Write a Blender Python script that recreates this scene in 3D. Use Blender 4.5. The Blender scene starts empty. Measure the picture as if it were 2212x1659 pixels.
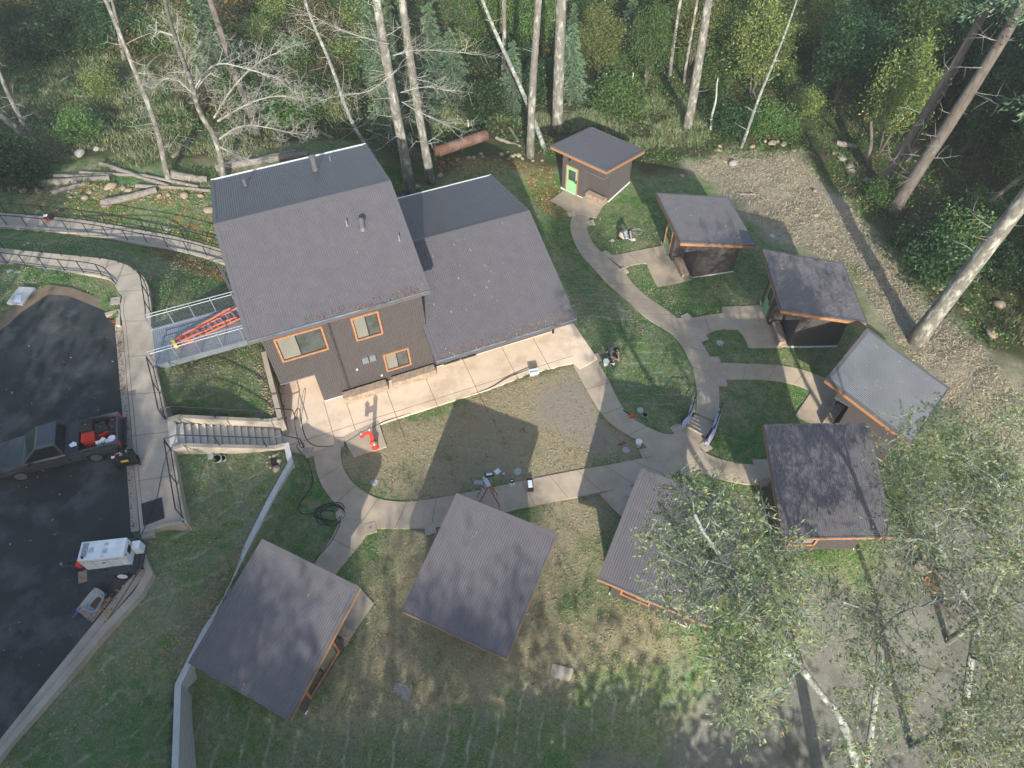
import bpy, bmesh, math, random
import numpy as np
from mathutils import Vector, Matrix
random.seed(7); RNG=np.random.default_rng(7)
sc=bpy.context.scene; col=sc.collection
R=math.radians
# ------------------------------------------------------------ camera
H=29.8; FPX=1566.0; CX,CY=1106.0,829.5
_d=np.array([1133.5-CX,2013.0-CY,FPX]); _d/=np.linalg.norm(_d)
_up=-_d; _yw=np.array([0,0,1.0])-_up*_up[2]; _yw/=np.linalg.norm(_yw); _xw=np.cross(_yw,_up)
MW=np.array([_xw,_yw,_up])
cam=bpy.data.cameras.new('camera'); co=bpy.data.objects.new('camera',cam); col.objects.link(co)
cam.sensor_width=36; cam.lens=FPX/2212*36; cam.clip_start=0.1; cam.clip_end=1000
rx,ry,rz=MW[:,0],-MW[:,1],-MW[:,2]
co.matrix_world=Matrix(((rx[0],ry[0],rz[0],0),(rx[1],ry[1],rz[1],0),(rx[2],ry[2],rz[2],H),(0,0,0,1)))
sc.camera=co
# ------------------------------------------------------------ light
SAZ,SEL=R(-86.5),R(24.7)
w=bpy.data.worlds.new('World'); sc.world=w; w.use_nodes=True
nt=w.node_tree; nt.nodes.clear()
o_=nt.nodes.new('ShaderNodeOutputWorld'); b_=nt.nodes.new('ShaderNodeBackground'); s_=nt.nodes.new('ShaderNodeTexSky')
s_.sky_type='NISHITA'; s_.sun_disc=False; s_.sun_elevation=SEL; s_.sun_rotation=R(177.5); s_.air_density=1.0; s_.dust_density=1.5
b_.inputs[1].default_value=0.14
nt.links.new(s_.outputs[0],b_.inputs[0]); nt.links.new(b_.outputs[0],o_.inputs[0])
sl=bpy.data.lights.new('sun','SUN'); sl.energy=3.5; sl.angle=R(0.53); sl.color=(1.0,0.94,0.84)
so=bpy.data.objects.new('sun',sl); col.objects.link(so)
SV=Vector((math.cos(SEL)*math.cos(SAZ),math.cos(SEL)*math.sin(SAZ),math.sin(SEL)))
so.rotation_euler=SV.to_track_quat('Z','Y').to_euler(); so.location=(0,-20,60)
sc.view_settings.view_transform='Standard'; sc.view_settings.look='None'; sc.view_settings.gamma=1; sc.view_settings.exposure=1.15
# ------------------------------------------------------------ picture measurements -> places
def ray(u,v): return MW@np.array([u-CX,v-CY,FPX])
def at(u,v,z):
    r=ray(u,v); t=(z-H)/r[2]; return Vector((r[0]*t,r[1]*t,z))
def onx(u,v,y):      # point of the sight line in the upright plane at distance y
    r=ray(u,v); t=y/r[1]; return Vector((r[0]*t,y,H+r[2]*t))
CAB={'C1':(2.954,41.956,0.654,50.22,4.98,4.53,12.97,-1,-3.0),'C2':(9.084,35.817,1.402,9.98,4.97,4.54,12.97,-1,-2.24),'C3':(14.076,29.950,2.010,-0.60,4.96,4.56,12.98,-1,-1.64),'C4':(18.349,24.465,1.491,-43.29,4.80,4.42,11.12,-1,-2.15),
'C5':(10.960,17.482,3.297,-90.64,4.96,4.55,12.96,1,-.42),'C6':(5.344,15.520,3.152,-115.95,4.96,4.55,12.99,1,-.5),'C7':(-2.388,14.406,3.362,-115.28,5.02,4.48,13.16,1,-.3),'C8':(-9.907,12.431,3.666,-116.87,4.96,4.53,12.33,1,0.0)}
EXC=[]
for _k,(x,y,z,h,L_,Wd,p,s,g) in CAB.items():
    h=R(h)
    for a,b in ((.7,.5),(4.3,.5),(4.3,4.0),(2.5,2.2),(.7,4.0),(4.9,2.2)): EXC.append((x+a*math.cos(h)-s*b*math.sin(h),y+a*math.sin(h)+s*b*math.cos(h),g-.02))
def tps(pts,ex=()):
    P=np.array([[*at(u,v,z)[:2]] for u,v,z in pts]+[(a,b) for a,b,c in EXTRA+list(ex)]); Z=np.array([z for _,_,z in pts]+[c for a,b,c in EXTRA+list(ex)])
    n=len(P); D=np.linalg.norm(P[:,None]-P[None],axis=2); K=D**2*np.log(D+1e-9)*1.0
    A=np.zeros((n+3,n+3)); A[:n,:n]=K+np.eye(n)*.6; A[:n,n]=1; A[:n,n+1:]=P; A[n,:n]=1; A[n+1:,:n]=P.T
    w=np.linalg.solve(A,np.concatenate([Z,[0,0,0]]))
    def f(x,y):
        q=np.stack([np.ravel(x),np.ravel(y)],1); D=np.linalg.norm(q[:,None]-P[None],axis=2)
        return (D**2*np.log(D+1e-9))@w[:n]+w[n]+q@w[n+1:]
    return f
EXTRA=[(-90,120,3),(90,120,-4),(0,130,-5),(-90,-60,0),(90,-60,-4),(0,-70,-4),(-110,20,2.5),(110,30,-4)]
GL=tps([(620,960,0),(828,914,0),(1060,841,0),(1234,786,0),(1240,700,0),(935,800,0),(700,1050,0),(850,1090,-.05),(1048,1070,-.15),(1250,1040,-.25),(1400,980,-.35),(1480,970,-.4),(1000,960,-.1),(720,1170,0),
(800,1300,0),(700,1560,-.05),(450,1450,0),(600,1350,0),(930,1350,-.3),(1150,1450,-.45),(1300,1290,-.5),(1480,1370,-.7),(1250,1200,-.4),(850,1530,-.4),(1100,1500,-.55),(1300,1460,-.7),(1480,1410,-.9),
(700,1650,-1.3),(1000,1659,-1.9),(1250,1650,-2.4),(1500,1560,-2.4),(1700,1600,-2.5),(2000,1500,-2.6),(2212,1659,-2.6),(2212,1250,-2.6),(1750,1230,-.5),(1850,1240,-.7),(1980,1150,-1.5),(1950,1020,-1.9),(2060,900,-2.4),(2150,1000,-2.5),
(1500,945,-.4),(1555,985,-.4),(1525,897,-1.2),(1532,800,-1.35),(1500,720,-1.45),(1620,710,-1.6),(1700,752,-1.65),(1850,745,-1.75),(1650,800,-1.6),(1720,860,-1.95),(1760,890,-2.1),(1640,900,-1.35),(1600,960,-.75),(1650,1000,-.45),(1670,940,-.8),
(1430,670,-1.6),(1330,590,-1.9),(1250,500,-2.5),(1240,460,-2.8),(1260,430,-3),(1360,400,-3.05),(1440,590,-2.2),(1590,600,-2.2),(1490,600,-2.2),(1290,850,-.1),(1400,945,-.32),(1370,820,-.6),(1420,760,-1.0),(1320,660,-1.0),(1180,480,-1.9),(1130,370,-2.0),(1000,400,-1.3),
(900,410,-.7),(700,330,-.3),(450,390,.2),(1700,430,-2.9),(1600,350,-3.1),(1850,560,-2.7),(1950,720,-2.4),(2050,760,-2.4),(2150,850,-2.5),(1540,345,-3.1),(1200,290,-2.8),(1100,150,-3.6),(1100,0,-4.6),(600,250,-.5),(300,250,.3),(0,250,.5),(0,0,1.5),(500,0,-1),(1500,200,-3.6),(1800,0,-4),(2212,0,-3),(2212,400,-3),(2000,300,-3.3),(2212,760,-3.1),
(0,475,1.0),(150,485,.85),(300,512,.6),(475,555,.35),(150,400,.9),(400,400,.5),(380,470,.5)],EXC)
GU=tps([(0,500,1.15),(150,510,1.0),(300,535,.85),(475,590,.6),(100,525,1.6),(250,545,1.7),(400,600,1.3),(460,650,1.1),(300,600,2.5),(0,545,2.05),(0,570,2.1),(150,590,2.4),(150,620,2.45),(270,650,2.62),(330,700,2.62),(350,800,2.6),(360,880,2.6),(290,900,2.62),(100,900,2.55),(0,1000,2.55),(100,1200,2.55),(400,740,1.7),(440,850,1.5),(480,900,1.2),(545,870,.95),(520,780,.95),(500,700,.95),
(375,980,2.5),(390,1100,2.35),(330,1180,2.5),(480,985,1.6),(590,1000,.9),(600,960,.8),(500,1150,1.3),(330,1250,2.45),(120,1480,2.5),(0,1640,2.5),(620,1010,.85),(540,1180,.9),(420,1400,.9),(365,1480,.9),(350,1659,.8),(300,1450,1.7),(200,1600,1.9),(0,700,2.5),(0,620,2.4),(60,640,2.5),(200,640,2.5)])
UPX=[(-600,470),(0,489),(79,494),(169,504),(248,516),(332,531),(422,549),(479,568),(560,640),(563,727),(579,769),(616,905),(618,960),(640,968),(642,1012),(404,1448),(376,1503),(372,1900),(372,2200),(-3000,2600),(-2500,600)]
UPZ=[1.2,1.2,1.1,1.0,.85,.75,.6,.5,.5,1.05,1.05,1.05,1.0,1.0,1.05,1.0,.95,.6,.4,1,1.5]
UXY=np.array([[*at(u,v,z)[:2]] for (u,v),z in zip(UPX[:18],UPZ)]+[(-9.5,-40),(-120,-40),(-120,30)])
def inpoly(x,y,P):
    x=np.ravel(x);y=np.ravel(y);r=np.zeros(len(x),bool);n=len(P)
    for i in range(n):
        x1,y1=P[i];x2,y2=P[(i+1)%n]
        c=((y1>y)!=(y2>y)); r^=c&(x<(x2-x1)*(y-y1)/(y2-y1+1e-12)+x1)
    return r
def G(x,y):
    x=np.ravel(np.asarray(x,float));y=np.ravel(np.asarray(y,float))
    u=inpoly(x,y,UXY); z=np.where(u,0,0.0)
    if u.any(): z[u]=np.clip(GU(x[u],y[u]),.3,3.2)
    if (~u).any(): z[~u]=np.clip(GL(x[~u],y[~u]),-6,4)
    return z
def g1(x,y): return float(G([x],[y])[0])
def gp(u,v,dz=0):
    z=0.0
    for _ in range(14):
        p=at(u,v,z); z=.5*z+.5*g1(p.x,p.y)
    p=at(u,v,z); p.z+=dz; return p
# ------------------------------------------------------------ mesh helpers
class MB:
    def __init__(s): s.v=[];s.f=[];s.m=[]
    def add(s,vs,fs,mi=0):
        b=len(s.v); s.v+= [tuple(p) for p in vs]; s.f+=[tuple(i+b for i in f) for f in fs]; s.m+=[mi]*len(fs); return s
    def quad(s,a,b,c,d,mi=0): return s.add([a,b,c,d],[(0,1,2,3)],mi)
    def pbox(s,o,ux,uy,uz,mi=0):
        o=Vector(o);ux=Vector(ux);uy=Vector(uy);uz=Vector(uz)
        P=[o,o+ux,o+ux+uy,o+uy,o+uz,o+ux+uz,o+ux+uy+uz,o+uy+uz]
        return s.add(P,[(0,3,2,1),(4,5,6,7),(0,1,5,4),(1,2,6,5),(2,3,7,6),(3,0,4,7)],mi)
    def cbox(s,c,sx,sy,sz,ang=0,mi=0):     # centre of the bottom face
        c=Vector(c);a=Vector((math.cos(ang),math.sin(ang),0));b=Vector((-a.y,a.x,0))
        return s.pbox(c-a*sx/2-b*sy/2,a*sx,b*sy,(0,0,sz),mi)
    def bar(s,p,q,w,h,mi=0,up=(0,0,1)):
        p=Vector(p);q=Vector(q);d=q-p;up=Vector(up);sd=d.cross(up)
        if sd.length<1e-6: sd=d.cross(Vector((1,0,0)))
        sd.normalize();u=sd.cross(d).normalized()
        return s.pbox(p-sd*w/2-u*h/2,sd*w,u*h,d,mi)
    def tube(s,pts,r,n=8,mi=0,cap=True):
        pts=[Vector(p) for p in pts]
        if not hasattr(r,'__len__'): r=[r]*len(pts)
        b=len(s.v);prev=None
        for i,p in enumerate(pts):
            d=(pts[min(i+1,len(pts)-1)]-pts[max(i-1,0)])
            if d.length<1e-9: d=Vector((0,0,1))
            d.normalize()
            if prev is None:
                a=d.cross(Vector((0,0,1)))
                if a.length<.05: a=d.cross(Vector((1,0,0)))
            else: a=prev-d*prev.dot(d)
            a.normalize();prev=a;c=d.cross(a)
            for k in range(n):
                t=2*math.pi*k/n; s.v.append(tuple(p+(a*math.cos(t)+c*math.sin(t))*r[i]))
        for i in range(len(pts)-1):
            for k in range(n):
                s.f.append((b+i*n+k,b+i*n+(k+1)%n,b+(i+1)*n+(k+1)%n,b+(i+1)*n+k));s.m.append(mi)
        if cap:
            s.f.append(tuple(b+k for k in range(n))[::-1]);s.m.append(mi)
            e=b+(len(pts)-1)*n;s.f.append(tuple(e+k for k in range(n)));s.m.append(mi)
        return s
    def cyl(s,c,r,h,n=16,mi=0,r2=None):
        c=Vector(c);return s.tube([c,c+Vector((0,0,h))],[r,r if r2 is None else r2],n,mi)
    def prism(s,poly,z0,z1,mi=0):
        n=len(poly);b=len(s.v)
        s.v+=[(p[0],p[1],z0) for p in poly]+[(p[0],p[1],z1) for p in poly]
        s.f+=[tuple(b+i for i in range(n))[::-1],tuple(b+n+i for i in range(n))]+[(b+i,b+(i+1)%n,b+n+(i+1)%n,b+n+i) for i in range(n)];s.m+=[mi]*(n+2)
        return s
    def corr(s,o,U,V,per=.1,amp=.02,N=None,mi=0):   # corrugated sheet: ribs run along V
        o=Vector(o);U=Vector(U);V=Vector(V);L=U.length
        if L<.01 or V.length<.01: return s
        n=max(1,round(L/per));u=U/L;N=Vector(N) if N else u.cross(V).normalized();p=L/n
        b=len(s.v);xs=[]
        for i in range(n): xs+=[((i+.0)*p,0),((i+.30)*p,0),((i+.45)*p,amp),((i+.85)*p,amp)]
        xs.append((L,0))
        for x,a in xs:
            q=o+u*x+N*a; s.v+=[tuple(q),tuple(q+V)]
        for i in range(len(xs)-1): s.f.append((b+2*i,b+2*i+2,b+2*i+3,b+2*i+1));s.m.append(mi)
        return s
    def build(s,name,mat,parent=None,smooth=False,bevel=0):
        off=Vector(parent.matrix_world.translation) if parent else Vector((0,0,0))
        if parent:
            q=parent;off=Vector((0,0,0))
            while q: off+=Vector(q.location);q=q.parent
        me=bpy.data.meshes.new(name)
        me.from_pydata([(v[0]-off.x,v[1]-off.y,v[2]-off.z) for v in s.v],[],s.f)
        for m in (mat if isinstance(mat,(list,tuple)) else [mat]): me.materials.append(m)
        if any(s.m): me.polygons.foreach_set('material_index',s.m)
        if smooth: me.polygons.foreach_set('use_smooth',[True]*len(me.polygons))
        bm=bmesh.new();bm.from_mesh(me);bmesh.ops.recalc_face_normals(bm,faces=bm.faces);bm.to_mesh(me);bm.free()
        o=bpy.data.objects.new(name,me);col.objects.link(o)
        if parent:o.parent=parent
        if bevel:
            md=o.modifiers.new('bevel','BEVEL');md.width=bevel;md.segments=2;md.limit_method='ANGLE'
        return o
def tag(o,label=None,cat=None,group=None,kind=None):
    if label:o['label']=label
    if cat:o['category']=cat
    if group:o['group']=group
    if kind:o['kind']=kind
    return o
def thing(name,label,cat,loc,group=None):
    o=bpy.data.objects.new(name,None);col.objects.link(o);o.location=loc;o.empty_display_size=.3
    return tag(o,label,cat,group)
def npmesh(name,V,Q,mat,parent=None,smooth=False):   # numpy quads
    me=bpy.data.meshes.new(name);n=len(V);m=len(Q)
    me.vertices.add(n);me.vertices.foreach_set('co',np.asarray(V,np.float32).ravel())
    me.loops.add(m*4);me.loops.foreach_set('vertex_index',np.asarray(Q,np.int32).ravel())
    me.polygons.add(m);me.polygons.foreach_set('loop_start',np.arange(m,dtype=np.int32)*4)
    me.update(calc_edges=True);me.validate()
    if smooth: me.polygons.foreach_set('use_smooth',[True]*m)
    for x in (mat if isinstance(mat,(list,tuple)) else [mat]): me.materials.append(x)
    return me
# ------------------------------------------------------------ materials
def mat(name,c,rough=.8,c2=None,ns=6,bump=0,bs=60,metal=0,spec=.3,stretch=None,c3=None,ns3=1.5,amt3=.5,coord='OBJ',island=0,emit=None,sheen=0):
    m=bpy.data.materials.new(name);m.use_nodes=True;t=m.node_tree;N=t.nodes;L=t.links
    p=N['Principled BSDF'];p.inputs['Roughness'].default_value=rough;p.inputs['Metallic'].default_value=metal;p.inputs['Specular IOR Level'].default_value=spec
    if coord=='WORLD': g=N.new('ShaderNodeNewGeometry');vec=g.outputs['Position']
    else: g=N.new('ShaderNodeTexCoord');vec=g.outputs['Object']
    if stretch:
        mp=N.new('ShaderNodeMapping');mp.inputs['Scale'].default_value=stretch;L.new(vec,mp.inputs[0]);vec=mp.outputs[0]
    c=(*c,1)
    def noise(s,d=6,r=.65):
        n=N.new('ShaderNodeTexNoise');n.inputs['Scale'].default_value=s;n.inputs['Detail'].default_value=d;n.inputs['Roughness'].default_value=r;L.new(vec,n.inputs['Vector']);return n.outputs['Fac']
    def mix(a,b,f):
        x=N.new('ShaderNodeMix');x.data_type='RGBA'
        for i,vv in ((6,a),(7,b)):
            if isinstance(vv,tuple):x.inputs[i].default_value=vv
            else:L.new(vv,x.inputs[i])
        if isinstance(f,float):x.inputs[0].default_value=f
        else:L.new(f,x.inputs[0])
        return x.outputs[2]
    def ramp(f,a,b):
        r=N.new('ShaderNodeMapRange');r.inputs[1].default_value=a;r.inputs[2].default_value=b;L.new(f,r.inputs[0]);return r.outputs[0]
    cc=c
    if c2: cc=mix(c,(*c2,1),ramp(noise(ns),.35,.65))
    if c3:
        f=ramp(noise(ns3),.5,.62);mm=N.new('ShaderNodeMath');mm.operation='MULTIPLY';L.new(f,mm.inputs[0]);mm.inputs[1].default_value=amt3;cc=mix(cc,(*c3,1),mm.outputs[0])
    if island:
        g2=N.new('ShaderNodeNewGeometry');hsv=N.new('ShaderNodeHueSaturation')
        a=N.new('ShaderNodeMapRange');a.inputs[3].default_value=1-island;a.inputs[4].default_value=1+island;L.new(g2.outputs['Random Per Island'],a.inputs[0]);L.new(a.outputs[0],hsv.inputs['Value'])
        if isinstance(cc,tuple):hsv.inputs['Color'].default_value=cc
        else:L.new(cc,hsv.inputs['Color'])
        cc=hsv.outputs[0]
    if isinstance(cc,tuple):p.inputs['Base Color'].default_value=cc
    else:L.new(cc,p.inputs['Base Color'])
    if bump:
        b=N.new('ShaderNodeBump');b.inputs['Strength'].default_value=bump;b.inputs['Distance'].default_value=.02;L.new(noise(bs,4),b.inputs['Height']);L.new(b.outputs[0],p.inputs['Normal'])
    return m
def leafmat(name,c,c2,c3=None,p3=.12,trans=.35):
    m=bpy.data.materials.new(name);m.use_nodes=True;t=m.node_tree;N=t.nodes;L=t.links;N.clear()
    o=N.new('ShaderNodeOutputMaterial');g=N.new('ShaderNodeNewGeometry');ri=N.new('ShaderNodeObjectInfo')
    cr=N.new('ShaderNodeValToRGB');cr.color_ramp.elements[0].color=(*c,1);cr.color_ramp.elements[1].color=(*c2,1)
    if c3:
        e=cr.color_ramp.elements.new(1-p3);e.color=(*c2,1);cr.color_ramp.elements[1].position=1-p3;cr.color_ramp.elements[-1].color=(*c3,1);cr.color_ramp.elements[-1].position=1-p3*.6
    L.new(g.outputs['Random Per Island'],cr.inputs[0])
    hs=N.new('ShaderNodeHueSaturation');a=N.new('ShaderNodeMapRange');a.inputs[3].default_value=.7;a.inputs[4].default_value=1.3;L.new(ri.outputs['Random'],a.inputs[0]);L.new(a.outputs[0],hs.inputs['Value']);L.new(cr.outputs[0],hs.inputs['Color'])
    a2=N.new('ShaderNodeMapRange');a2.inputs[3].default_value=.485;a2.inputs[4].default_value=.515;L.new(ri.outputs['Random'],a2.inputs[0]);L.new(a2.outputs[0],hs.inputs['Hue'])
    p=N.new('ShaderNodeBsdfPrincipled');p.inputs['Roughness'].default_value=.5;p.inputs['Specular IOR Level'].default_value=.35;L.new(hs.outputs[0],p.inputs['Base Color'])
    tr=N.new('ShaderNodeBsdfTranslucent');L.new(hs.outputs[0],tr.inputs[0]);ms=N.new('ShaderNodeMixShader');ms.inputs[0].default_value=trans
    L.new(p.outputs[0],ms.inputs[1]);L.new(tr.outputs[0],ms.inputs[2]);L.new(ms.outputs[0],o.inputs[0]);return m
def glassmat(name,c=(.05,.055,.05),rough=.06):
    return mat(name,c,rough,c2=tuple(x*2.2 for x in c),ns=1.2,spec=.6)
M={}
M['roof']=mat('roof_metal',(.098,.093,.101),.5,c2=(.112,.107,.115),ns=2,metal=.0,spec=.45,coord='WORLD')
M['rooftrim']=mat('roof_trim',(.10,.094,.10),.5,spec=.4)
M['roofgrey']=mat('roof_grey',(.10,.11,.12),.42,c2=(.13,.142,.155),ns=.8,spec=.5,coord='WORLD',stretch=(1,1,1))
M['wall']=mat('wall_metal',(.078,.068,.068),.5,c2=(.087,.077,.076),ns=3,spec=.35)
M['darktrim']=mat('dark_trim',(.045,.04,.04),.5)
M['wood']=mat('cedar',(.40,.20,.095),.65,c2=(.30,.14,.065),ns=9,spec=.3,bump=.2,bs=40,stretch=(1,1,1))
M['timber']=mat('old_timber',(.40,.31,.22),.85,c2=(.24,.18,.13),ns=7,bump=.5,bs=30,c3=(.14,.11,.09),ns3=4,amt3=.5)
M['conc']=mat('concrete',(.40,.35,.28),.85,c2=(.33,.29,.23),ns=1.2,bump=.15,bs=80,coord='WORLD',c3=(.25,.2,.15),ns3=.5,amt3=.35)
M['patio']=mat('tan_concrete',(.72,.58,.43),.8,c2=(.62,.49,.36),ns=.9,bump=.12,bs=90,coord='WORLD',c3=(.46,.33,.22),ns3=.45,amt3=.45)
M['path']=mat('path_concrete',(.44,.36,.265),.85,c2=(.36,.30,.225),ns=1.1,bump=.12,bs=90,coord='WORLD',c3=(.29,.215,.15),ns3=.5,amt3=.45)
M['step']=mat('step_concrete',(.60,.55,.46),.85,c2=(.52,.47,.39),ns=1.5,bump=.1,bs=80,coord='WORLD')
M['joint']=mat('joint_line',(.16,.10,.06),.9)
M['white']=mat('white_paint',(.75,.75,.73),.5)
M['green']=mat('green_door',(.27,.52,.27),.5,c2=(.24,.46,.25),ns=2)
M['glass']=glassmat('window_glass')
M['black']=mat('black_steel',(.018,.018,.022),.45)
M['galv']=mat('galvanised',(.22,.25,.28),.5,c2=(.27,.30,.33),ns=5,metal=.5,spec=.5)
M['asphalt']=mat('asphalt',(.028,.034,.036),.97,spec=.1,c2=(.041,.048,.050),ns=.6,bump=.5,bs=160,coord='WORLD',c3=(.085,.09,.09),ns3=.4,amt3=.8)
M['red']=mat('red_paint',(.72,.05,.025),.4)
M['orange']=mat('orange_fibreglass',(.58,.15,.075),.45)
M['silver']=mat('silver_metal',(.68,.68,.68),.3,metal=.8,c2=(.5,.5,.5),ns=20)
M['yellow']=mat('yellow_plastic',(.7,.5,.06),.5)
M['bark']=mat('grey_bark',(.19,.18,.155),.95,c2=(.115,.107,.092),ns=9,bump=.9,bs=18,c3=(.40,.41,.35),ns3=3.2,amt3=.75,stretch=(1,1,.4))
M['barkdark']=mat('dark_bark',(.085,.07,.06),.95,c2=(.15,.13,.115),ns=7,bump=.9,bs=16,stretch=(1,1,.3),c3=(.2,.2,.17),ns3=2,amt3=.4)
M['barkpale']=mat('lichen_bark',(.36,.38,.34),.9,c2=(.27,.28,.25),ns=5,bump=.6,bs=20,c3=(.50,.56,.48),ns3=7,amt3=.6)
M['oaklimb']=mat('oak_lichen_limb',(.22,.24,.21),.95,c2=(.12,.12,.11),ns=6,bump=.7,bs=20,c3=(.38,.43,.37),ns3=4.2,amt3=.85)
M['twig']=mat('pale_twig',(.36,.36,.32),.9,c2=(.22,.2,.17),ns=2)
M['log']=mat('weathered_log',(.27,.24,.21),.95,c2=(.16,.14,.12),ns=5,bump=.8,bs=22)
M['rock']=mat('tan_rock',(.33,.26,.17),.9,c2=(.24,.20,.15),ns=4,bump=.7,bs=14)
M['rockgrey']=mat('grey_rock',(.30,.29,.26),.9,c2=(.25,.24,.22),ns=4,bump=.7,bs=14)
M['rust']=mat('rusty_steel',(.15,.07,.05),.85,c2=(.10,.055,.042),ns=3,bump=.4,bs=20,c3=(.22,.17,.13),ns3=1,amt3=.5)
M['rubber']=mat('rubber',(.015,.015,.016),.8)
M['truck']=mat('grey_car_paint',(.055,.064,.074),.3,metal=.3,spec=.6,c2=(.063,.073,.083),ns=1)
M['chrome']=mat('wheel_alloy',(.4,.4,.4),.3,metal=.8)
M['plasticwhite']=mat('white_plastic',(.72,.74,.78),.5,c2=(.6,.62,.66),ns=5)
M['skin']=mat('skin',(.55,.32,.23),.6)
M['hair']=mat('dark_hair',(.015,.012,.012),.6)
M['lid']=mat('valve_lid',(.42,.43,.42),.7,c2=(.3,.31,.3),ns=30)
M['hose']=mat('black_hose',(.02,.022,.026),.6)
# ------------------------------------------------------------ ground
def axis(a,b,st,far):
    c=list(np.arange(a,b+1e-6,st));x=b;s=st
    while x<far: s*=1.5;x+=s;c.append(x)
    x=a;s=st
    while x>-far: s*=1.5;x-=s;c.insert(0,x)
    return np.array(c)
GX=axis(-46,46,.25,130);GY=axis(3,72,.25,120)
XX,YY=np.meshgrid(GX,GY);nx,ny=len(GX),len(GY)
ZZ=np.concatenate([G(XX.ravel()[i:i+20000],YY.ravel()[i:i+20000]) for i in range(0,nx*ny,20000)])
far=np.hypot(XX.ravel(),YY.ravel()-25)>75
ZZ=np.where(far,np.clip(ZZ,-6,3.2),ZZ)
def fbm(x,y,s,seed=0):
    r=np.random.default_rng(seed);v=0
    for k in range(4):
        a=r.uniform(0,6.28,6);ph=r.uniform(0,6.28,6);f=s*2**k
        v=v+sum(np.sin((x*np.cos(t)+y*np.sin(t))*f+p) for t,p in zip(a,ph))/(3*2**k)
    return v
xf,yf=XX.ravel(),YY.ravel()
def pxpoly(pts,z): return np.array([[*at(u,v,z)[:2]] for u,v in pts])
def soft(P,wd):
    """1 inside the outline, falling to 0 over wd metres outside"""
    d=np.full(len(xf),1e9);n=len(P)
    for i in range(n):
        a=P[i];b=P[(i+1)%n];ab=b-a;t=np.clip(((xf-a[0])*ab[0]+(yf-a[1])*ab[1])/(ab@ab+1e-9),0,1)
        d=np.minimum(d,np.hypot(xf-a[0]-t*ab[0],yf-a[1]-t*ab[1]))
    i=inpoly(xf,yf,P);s=np.where(i,d,-d)+fbm(xf,yf,1.1,3)*wd*.35
    return np.clip(.5+s/wd,0,1)
FOREST=pxpoly([(-500,425),(120,415),(450,400),(640,345),(790,330),(905,415),(960,390),(1010,345),(1140,345),(1190,330),(1290,300),(1400,345),(1560,318),(1700,300),(1840,420),(1900,520),(2000,640),(2120,740),(2500,900),(3500,400),(2500,-300),(1100,-150),(-600,-300)],-1.5)
ROCK=pxpoly([(1480,338),(1590,315),(1720,310),(1830,420),(1900,520),(2000,640),(2120,745),(2400,900),(2400,1080),(2100,1000),(2030,880),(1950,760),(1885,680),(1850,585),(1740,548),(1650,520),(1600,445),(1540,395)],-2.7)
ROAD=pxpoly([(1230,1720),(1400,1620),(1510,1530),(1600,1440),(1700,1330),(1850,1260),(1980,1190),(2080,1080),(2400,1000),(3200,2400),(1000,2400)],-2.4)
STRAW=pxpoly([(740,1000),(830,915),(1060,841),(1234,786),(1310,900),(1398,950),(1398,980),(1250,1010),(930,1078),(830,1080)],0)
STRAW2=pxpoly([(690,1560),(820,1300),(830,1140),(950,1145),(1280,1075),(1330,1100),(1250,1290),(1500,1370),(1470,1420),(1100,1510),(850,1560)],-.3)
NET1=pxpoly([(410,1540),(640,1570),(850,1560),(1100,1515),(1470,1425),(1560,1440),(1380,1590),(1150,1700),(390,1900),(380,1520)],-1.2)
NET2=pxpoly([(400,1000),(620,1010),(380,1480),(365,1700),(0,1680),(320,1240),(395,1130)],1.6)
NET3=pxpoly([(1200,560),(1300,620),(1440,720),(1490,800),(1495,860),(1440,925),(1330,830),(1280,750),(1240,690)],-1)
NET4=pxpoly([(300,560),(480,600),(600,900),(360,880),(330,600)],1.5)
SAND=pxpoly([(1155,850),(1205,822),(1240,815),(1300,905),(1345,962),(1270,962),(1210,945),(1165,905)],0)
fo=soft(FOREST,1.6);rk=soft(ROCK,1.2);rd=soft(ROAD,1.5);st=np.maximum(soft(STRAW,1)*.9,soft(STRAW2,2)*.75);ne=np.maximum.reduce([soft(NET1,.5),soft(NET2,1)*.8,soft(NET3,1)*.8,soft(NET4,.8)*.8]);sa=soft(SAND,.7)
fo=fo*(1-rk)
rough=np.clip(fo+rk*.7,0,1)
ZZ=ZZ+fbm(xf,yf,1.3,5)*.10*rough+fbm(xf,yf,3.5,6)*.05*rough+fbm(xf,yf,2.2,8)*.018*(1-rough)*(1-inpoly(xf,yf,pxpoly([(600,600),(1240,680),(1420,960),(700,1100),(600,980)],0)))
def sink(P,z,grow=0.25):
    global ZZ
    i=soft2(P,grow);ZZ=np.where(i,np.minimum(ZZ,z),ZZ)
def soft2(P,g):
    d=np.full(len(xf),1e9);n=len(P)
    for i in range(n):
        a=P[i];b=P[(i+1)%n];ab=b-a;t=np.clip(((xf-a[0])*ab[0]+(yf-a[1])*ab[1])/(ab@ab+1e-9),0,1)
        d=np.minimum(d,np.hypot(xf-a[0]-t*ab[0],yf-a[1]-t*ab[1]))
    return inpoly(xf,yf,P)|(d<g)
HO=Vector((-9.536,21.704,0));HA=R(20.178);HD=Vector((math.cos(HA),math.sin(HA),0));HN=Vector((-HD.y,HD.x,0))
def W(x,n,z): return HO+HD*x+HN*n+Vector((0,0,z))
def HLc(p): q=Vector((p[0],p[1],0))-HO; return q.dot(HD),q.dot(HN)
sink(np.array([W(*q)[:2] for q in ((-1.5,0.1,0),(12.4,.1,0),(12.4,9.8,0),(5.8,9.8,0),(5.8,10.6,0),(-1.5,10.6,0))]),-.3,0)
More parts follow.
